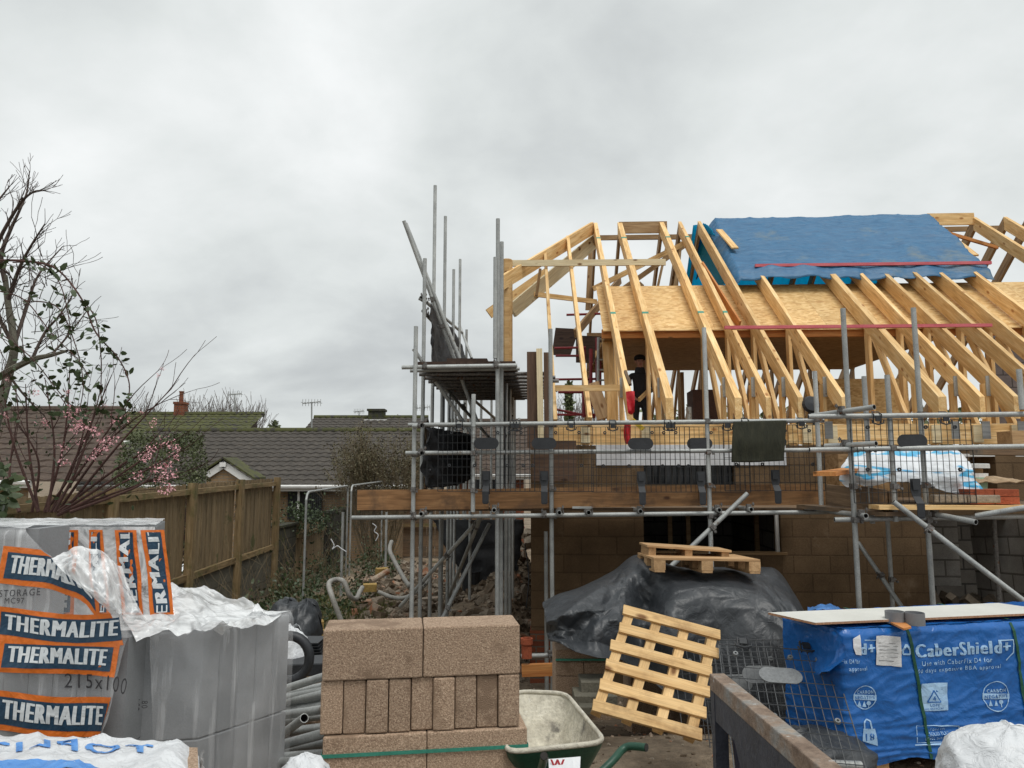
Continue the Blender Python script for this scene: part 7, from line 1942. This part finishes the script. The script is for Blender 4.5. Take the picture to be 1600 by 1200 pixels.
# dark green strapping
for (xa, xb, nm) in ((1415,1448,'strap'),(1577,1606,'strap')):
    s0, z0 = PK(xa,983); s1, z1 = PK(xb,1170); m = MB()
    for i in range(16):
        q, w = i/16, (i+1)/16; w_ = .011
        a, b = fK(lin(q,s0,s1)-w_,lin(q,zc1,zb_)), fK(lin(q,s0,s1)+w_,lin(q,zc1,zb_)); c, d = fK(lin(w,s0,s1)+w_,lin(w,zc1,zb_)), fK(lin(w,s0,s1)-w_,lin(w,zc1,zb_))
        m.add([p-ky*.009 for p in (a,b,c,d)], [(0,1,2,3)])
    m.add([K0+kx*(s0-w_)+ZZ*.02, K0+kx*(s0+w_)+ZZ*.02, K0+kx*(s0+w_)+ky*KD+ZZ*.02, K0+kx*(s0-w_)+ky*KD+ZZ*.02], [(0,1,2,3)])
    m.build(nm, M['dstrap'], pk_)
# white boards lying on the pack
for i, (dz, dd, lab) in enumerate(((.018,(0,0),'lower white-faced board lying on the blue pack'),(.034,(.03,.02),'upper white-faced board lying on the blue pack'))):
    zz_ = zc1+.012+dz
    q = [az(1200+dd[0]*60,957,zz_), az(1272+dd[0]*60,973,zz_), az(1660,956,zz_), az(1560,942,zz_)]
    m = MB(); m.mi = 0; m.prism(q, (0,0,-1), .014); o = m.build('white_board', [M['chip'], M['board_face']])
    for p in o.data.polygons: p.material_index = 1 if p.normal.z > .5 or p.normal.z < -.5 else 0
    tag(o, lab, 'board', 'white-faced boards on the blue pack')
for (x0,x1,y0,y1,lab) in ((1385,1413,955,976,'left grey pipe offcut standing on the blue pack'),(1416,1444,957,979,'right grey pipe offcut standing on the blue pack')):
    c = az((x0+x1)/2, y1-3, zc1+.02); r = (x1-x0)/2/F*c.y; m = MB(); hh_ = (y1-y0-4)/F*c.y
    m.lathe([(r*.93,0),(r,0),(r,hh_*.45),(r*.985,hh_*.47),(r,hh_*.5),(r,hh_),(r*.93,hh_),(r*.93,.005)], c, 28); o = m.build('pipe_offcut', M['pvc'], smooth=False); tag(o, lab, 'pipe', 'grey pipe offcuts on the blue pack')
m = MB(); m.prism([az(1390,974,zc1+.02),az(1412,985,zc1+.02),az(1424,982,zc1+.02),az(1410,972,zc1+.02)], (0,0,1), .012); tag(m.build('wood_scrap', M['orange']), 'reddish wood scrap beside the grey pipe offcuts', 'scrap')
crump([[aY(1262,948,6.6),aY(1285,945,6.7),aY(1310,948,6.6)],[aY(1262,956,6.3),aY(1285,953,6.3),aY(1318,956,6.3)]], 'fold of blue sheet behind the white boards', 'blueobj', 20, 10, .04, 5, 3, name='blue_fold', cat='sheet')
m = MB(); m.box(aY(1262,985,5.6), (.25,.3,.12)); tag(m.build('timber_offcut', M['orange']), 'orange timber end showing under the white boards', 'offcut')
# white sack bottom right
lump(aY(1585,1218,2.9), (.27,.24,.185), 'big white plastic sack at the bottom right corner', 'whitebag', seed=31, amp=.14, name='white_sack', nu=90, nv=50)

# ---------------------------------------------------------------- skip door
zk = 1.2
S0, S1_ = az(1108,1052,zk), az(1297,1212,zk)
sx_ = (S1_-S0); sx_.normalize(); sn = V((sx_.y,-sx_.x,0)); sn = sn if sn.x < 0 else -sn
Lk = 1.5
sk_ = thing('skip', V((S0.x,S0.y-.5,0)), 'dark blue steel skip side with a rusty chipped top rail', 'skip')
w_r = .055
m = MB(); a = S0; b = S0+sx_*Lk
off = -sn*w_r
m.hexa([V((*p.xy,zk-.055)) for p in (a,b,b+off,a+off)]+[V((*p.xy,zk)) for p in (a,b,b+off,a+off)]); m.build('top_rail', M['rust'], sk_, bevel=.004)
# side plate with a recessed pocket
pl_ = MB()
def SKP(s, z, d=0): p = S0+sx_*s-sn*d; return V((p.x,p.y,z))
def plate(s0,s1,z0,z1,d0,d1): pl_.hexa([SKP(s0,z0,d0),SKP(s1,z0,d0),SKP(s1,z0,d1),SKP(s0,z0,d1),SKP(s0,z1,d0),SKP(s1,z1,d0),SKP(s1,z1,d1),SKP(s0,z1,d1)])
plate(0,.035,.0,zk-.057,.004,.05); 
# sloping shoulder above the pocket, then the pocket back plate
pl_.hexa([SKP(.036,zk-.15,.006),SKP(Lk,zk-.15,.006),SKP(Lk,zk-.15,.03),SKP(.036,zk-.15,.03),SKP(.036,zk-.057,.006),SKP(Lk,zk-.057,.006),SKP(Lk,zk-.057,.03),SKP(.036,zk-.057,.03)])
pl_.prism([SKP(.22,zk-.15,.006),SKP(.36,zk-.33,.006),SKP(.36,0,.006),SKP(.62,0,.006),SKP(.62,zk-.151,.006)], -sn, .02)
pl_.build('side_plate', M['skip'], sk_)
m = MB(); m.hexa([SKP(.03,0,.14),SKP(Lk,0,.14),SKP(Lk,0,.16),SKP(.03,0,.16),SKP(.03,zk-.1,.055),SKP(Lk,zk-.1,.055),SKP(Lk,zk-.1,.075),SKP(.03,zk-.1,.075)]); m.build('inner_plate', nmat('dark_blue_paint', [(.3,(.008,.010,.03)),(.7,(.016,.020,.05))], rough=.4), sk_)
for s_ in (.16,.24):
    m = MB(); m.tube([SKP(s_,.5,.05)]+[SKP(s_,.80,.05),SKP(s_+.01,.85,.04),SKP(s_+.03,.86,.04),SKP(s_+.05,.83,.04),SKP(s_+.05,.5,.05)], .016, 10); m.build('lug', M['skip'], sk_, smooth=True)
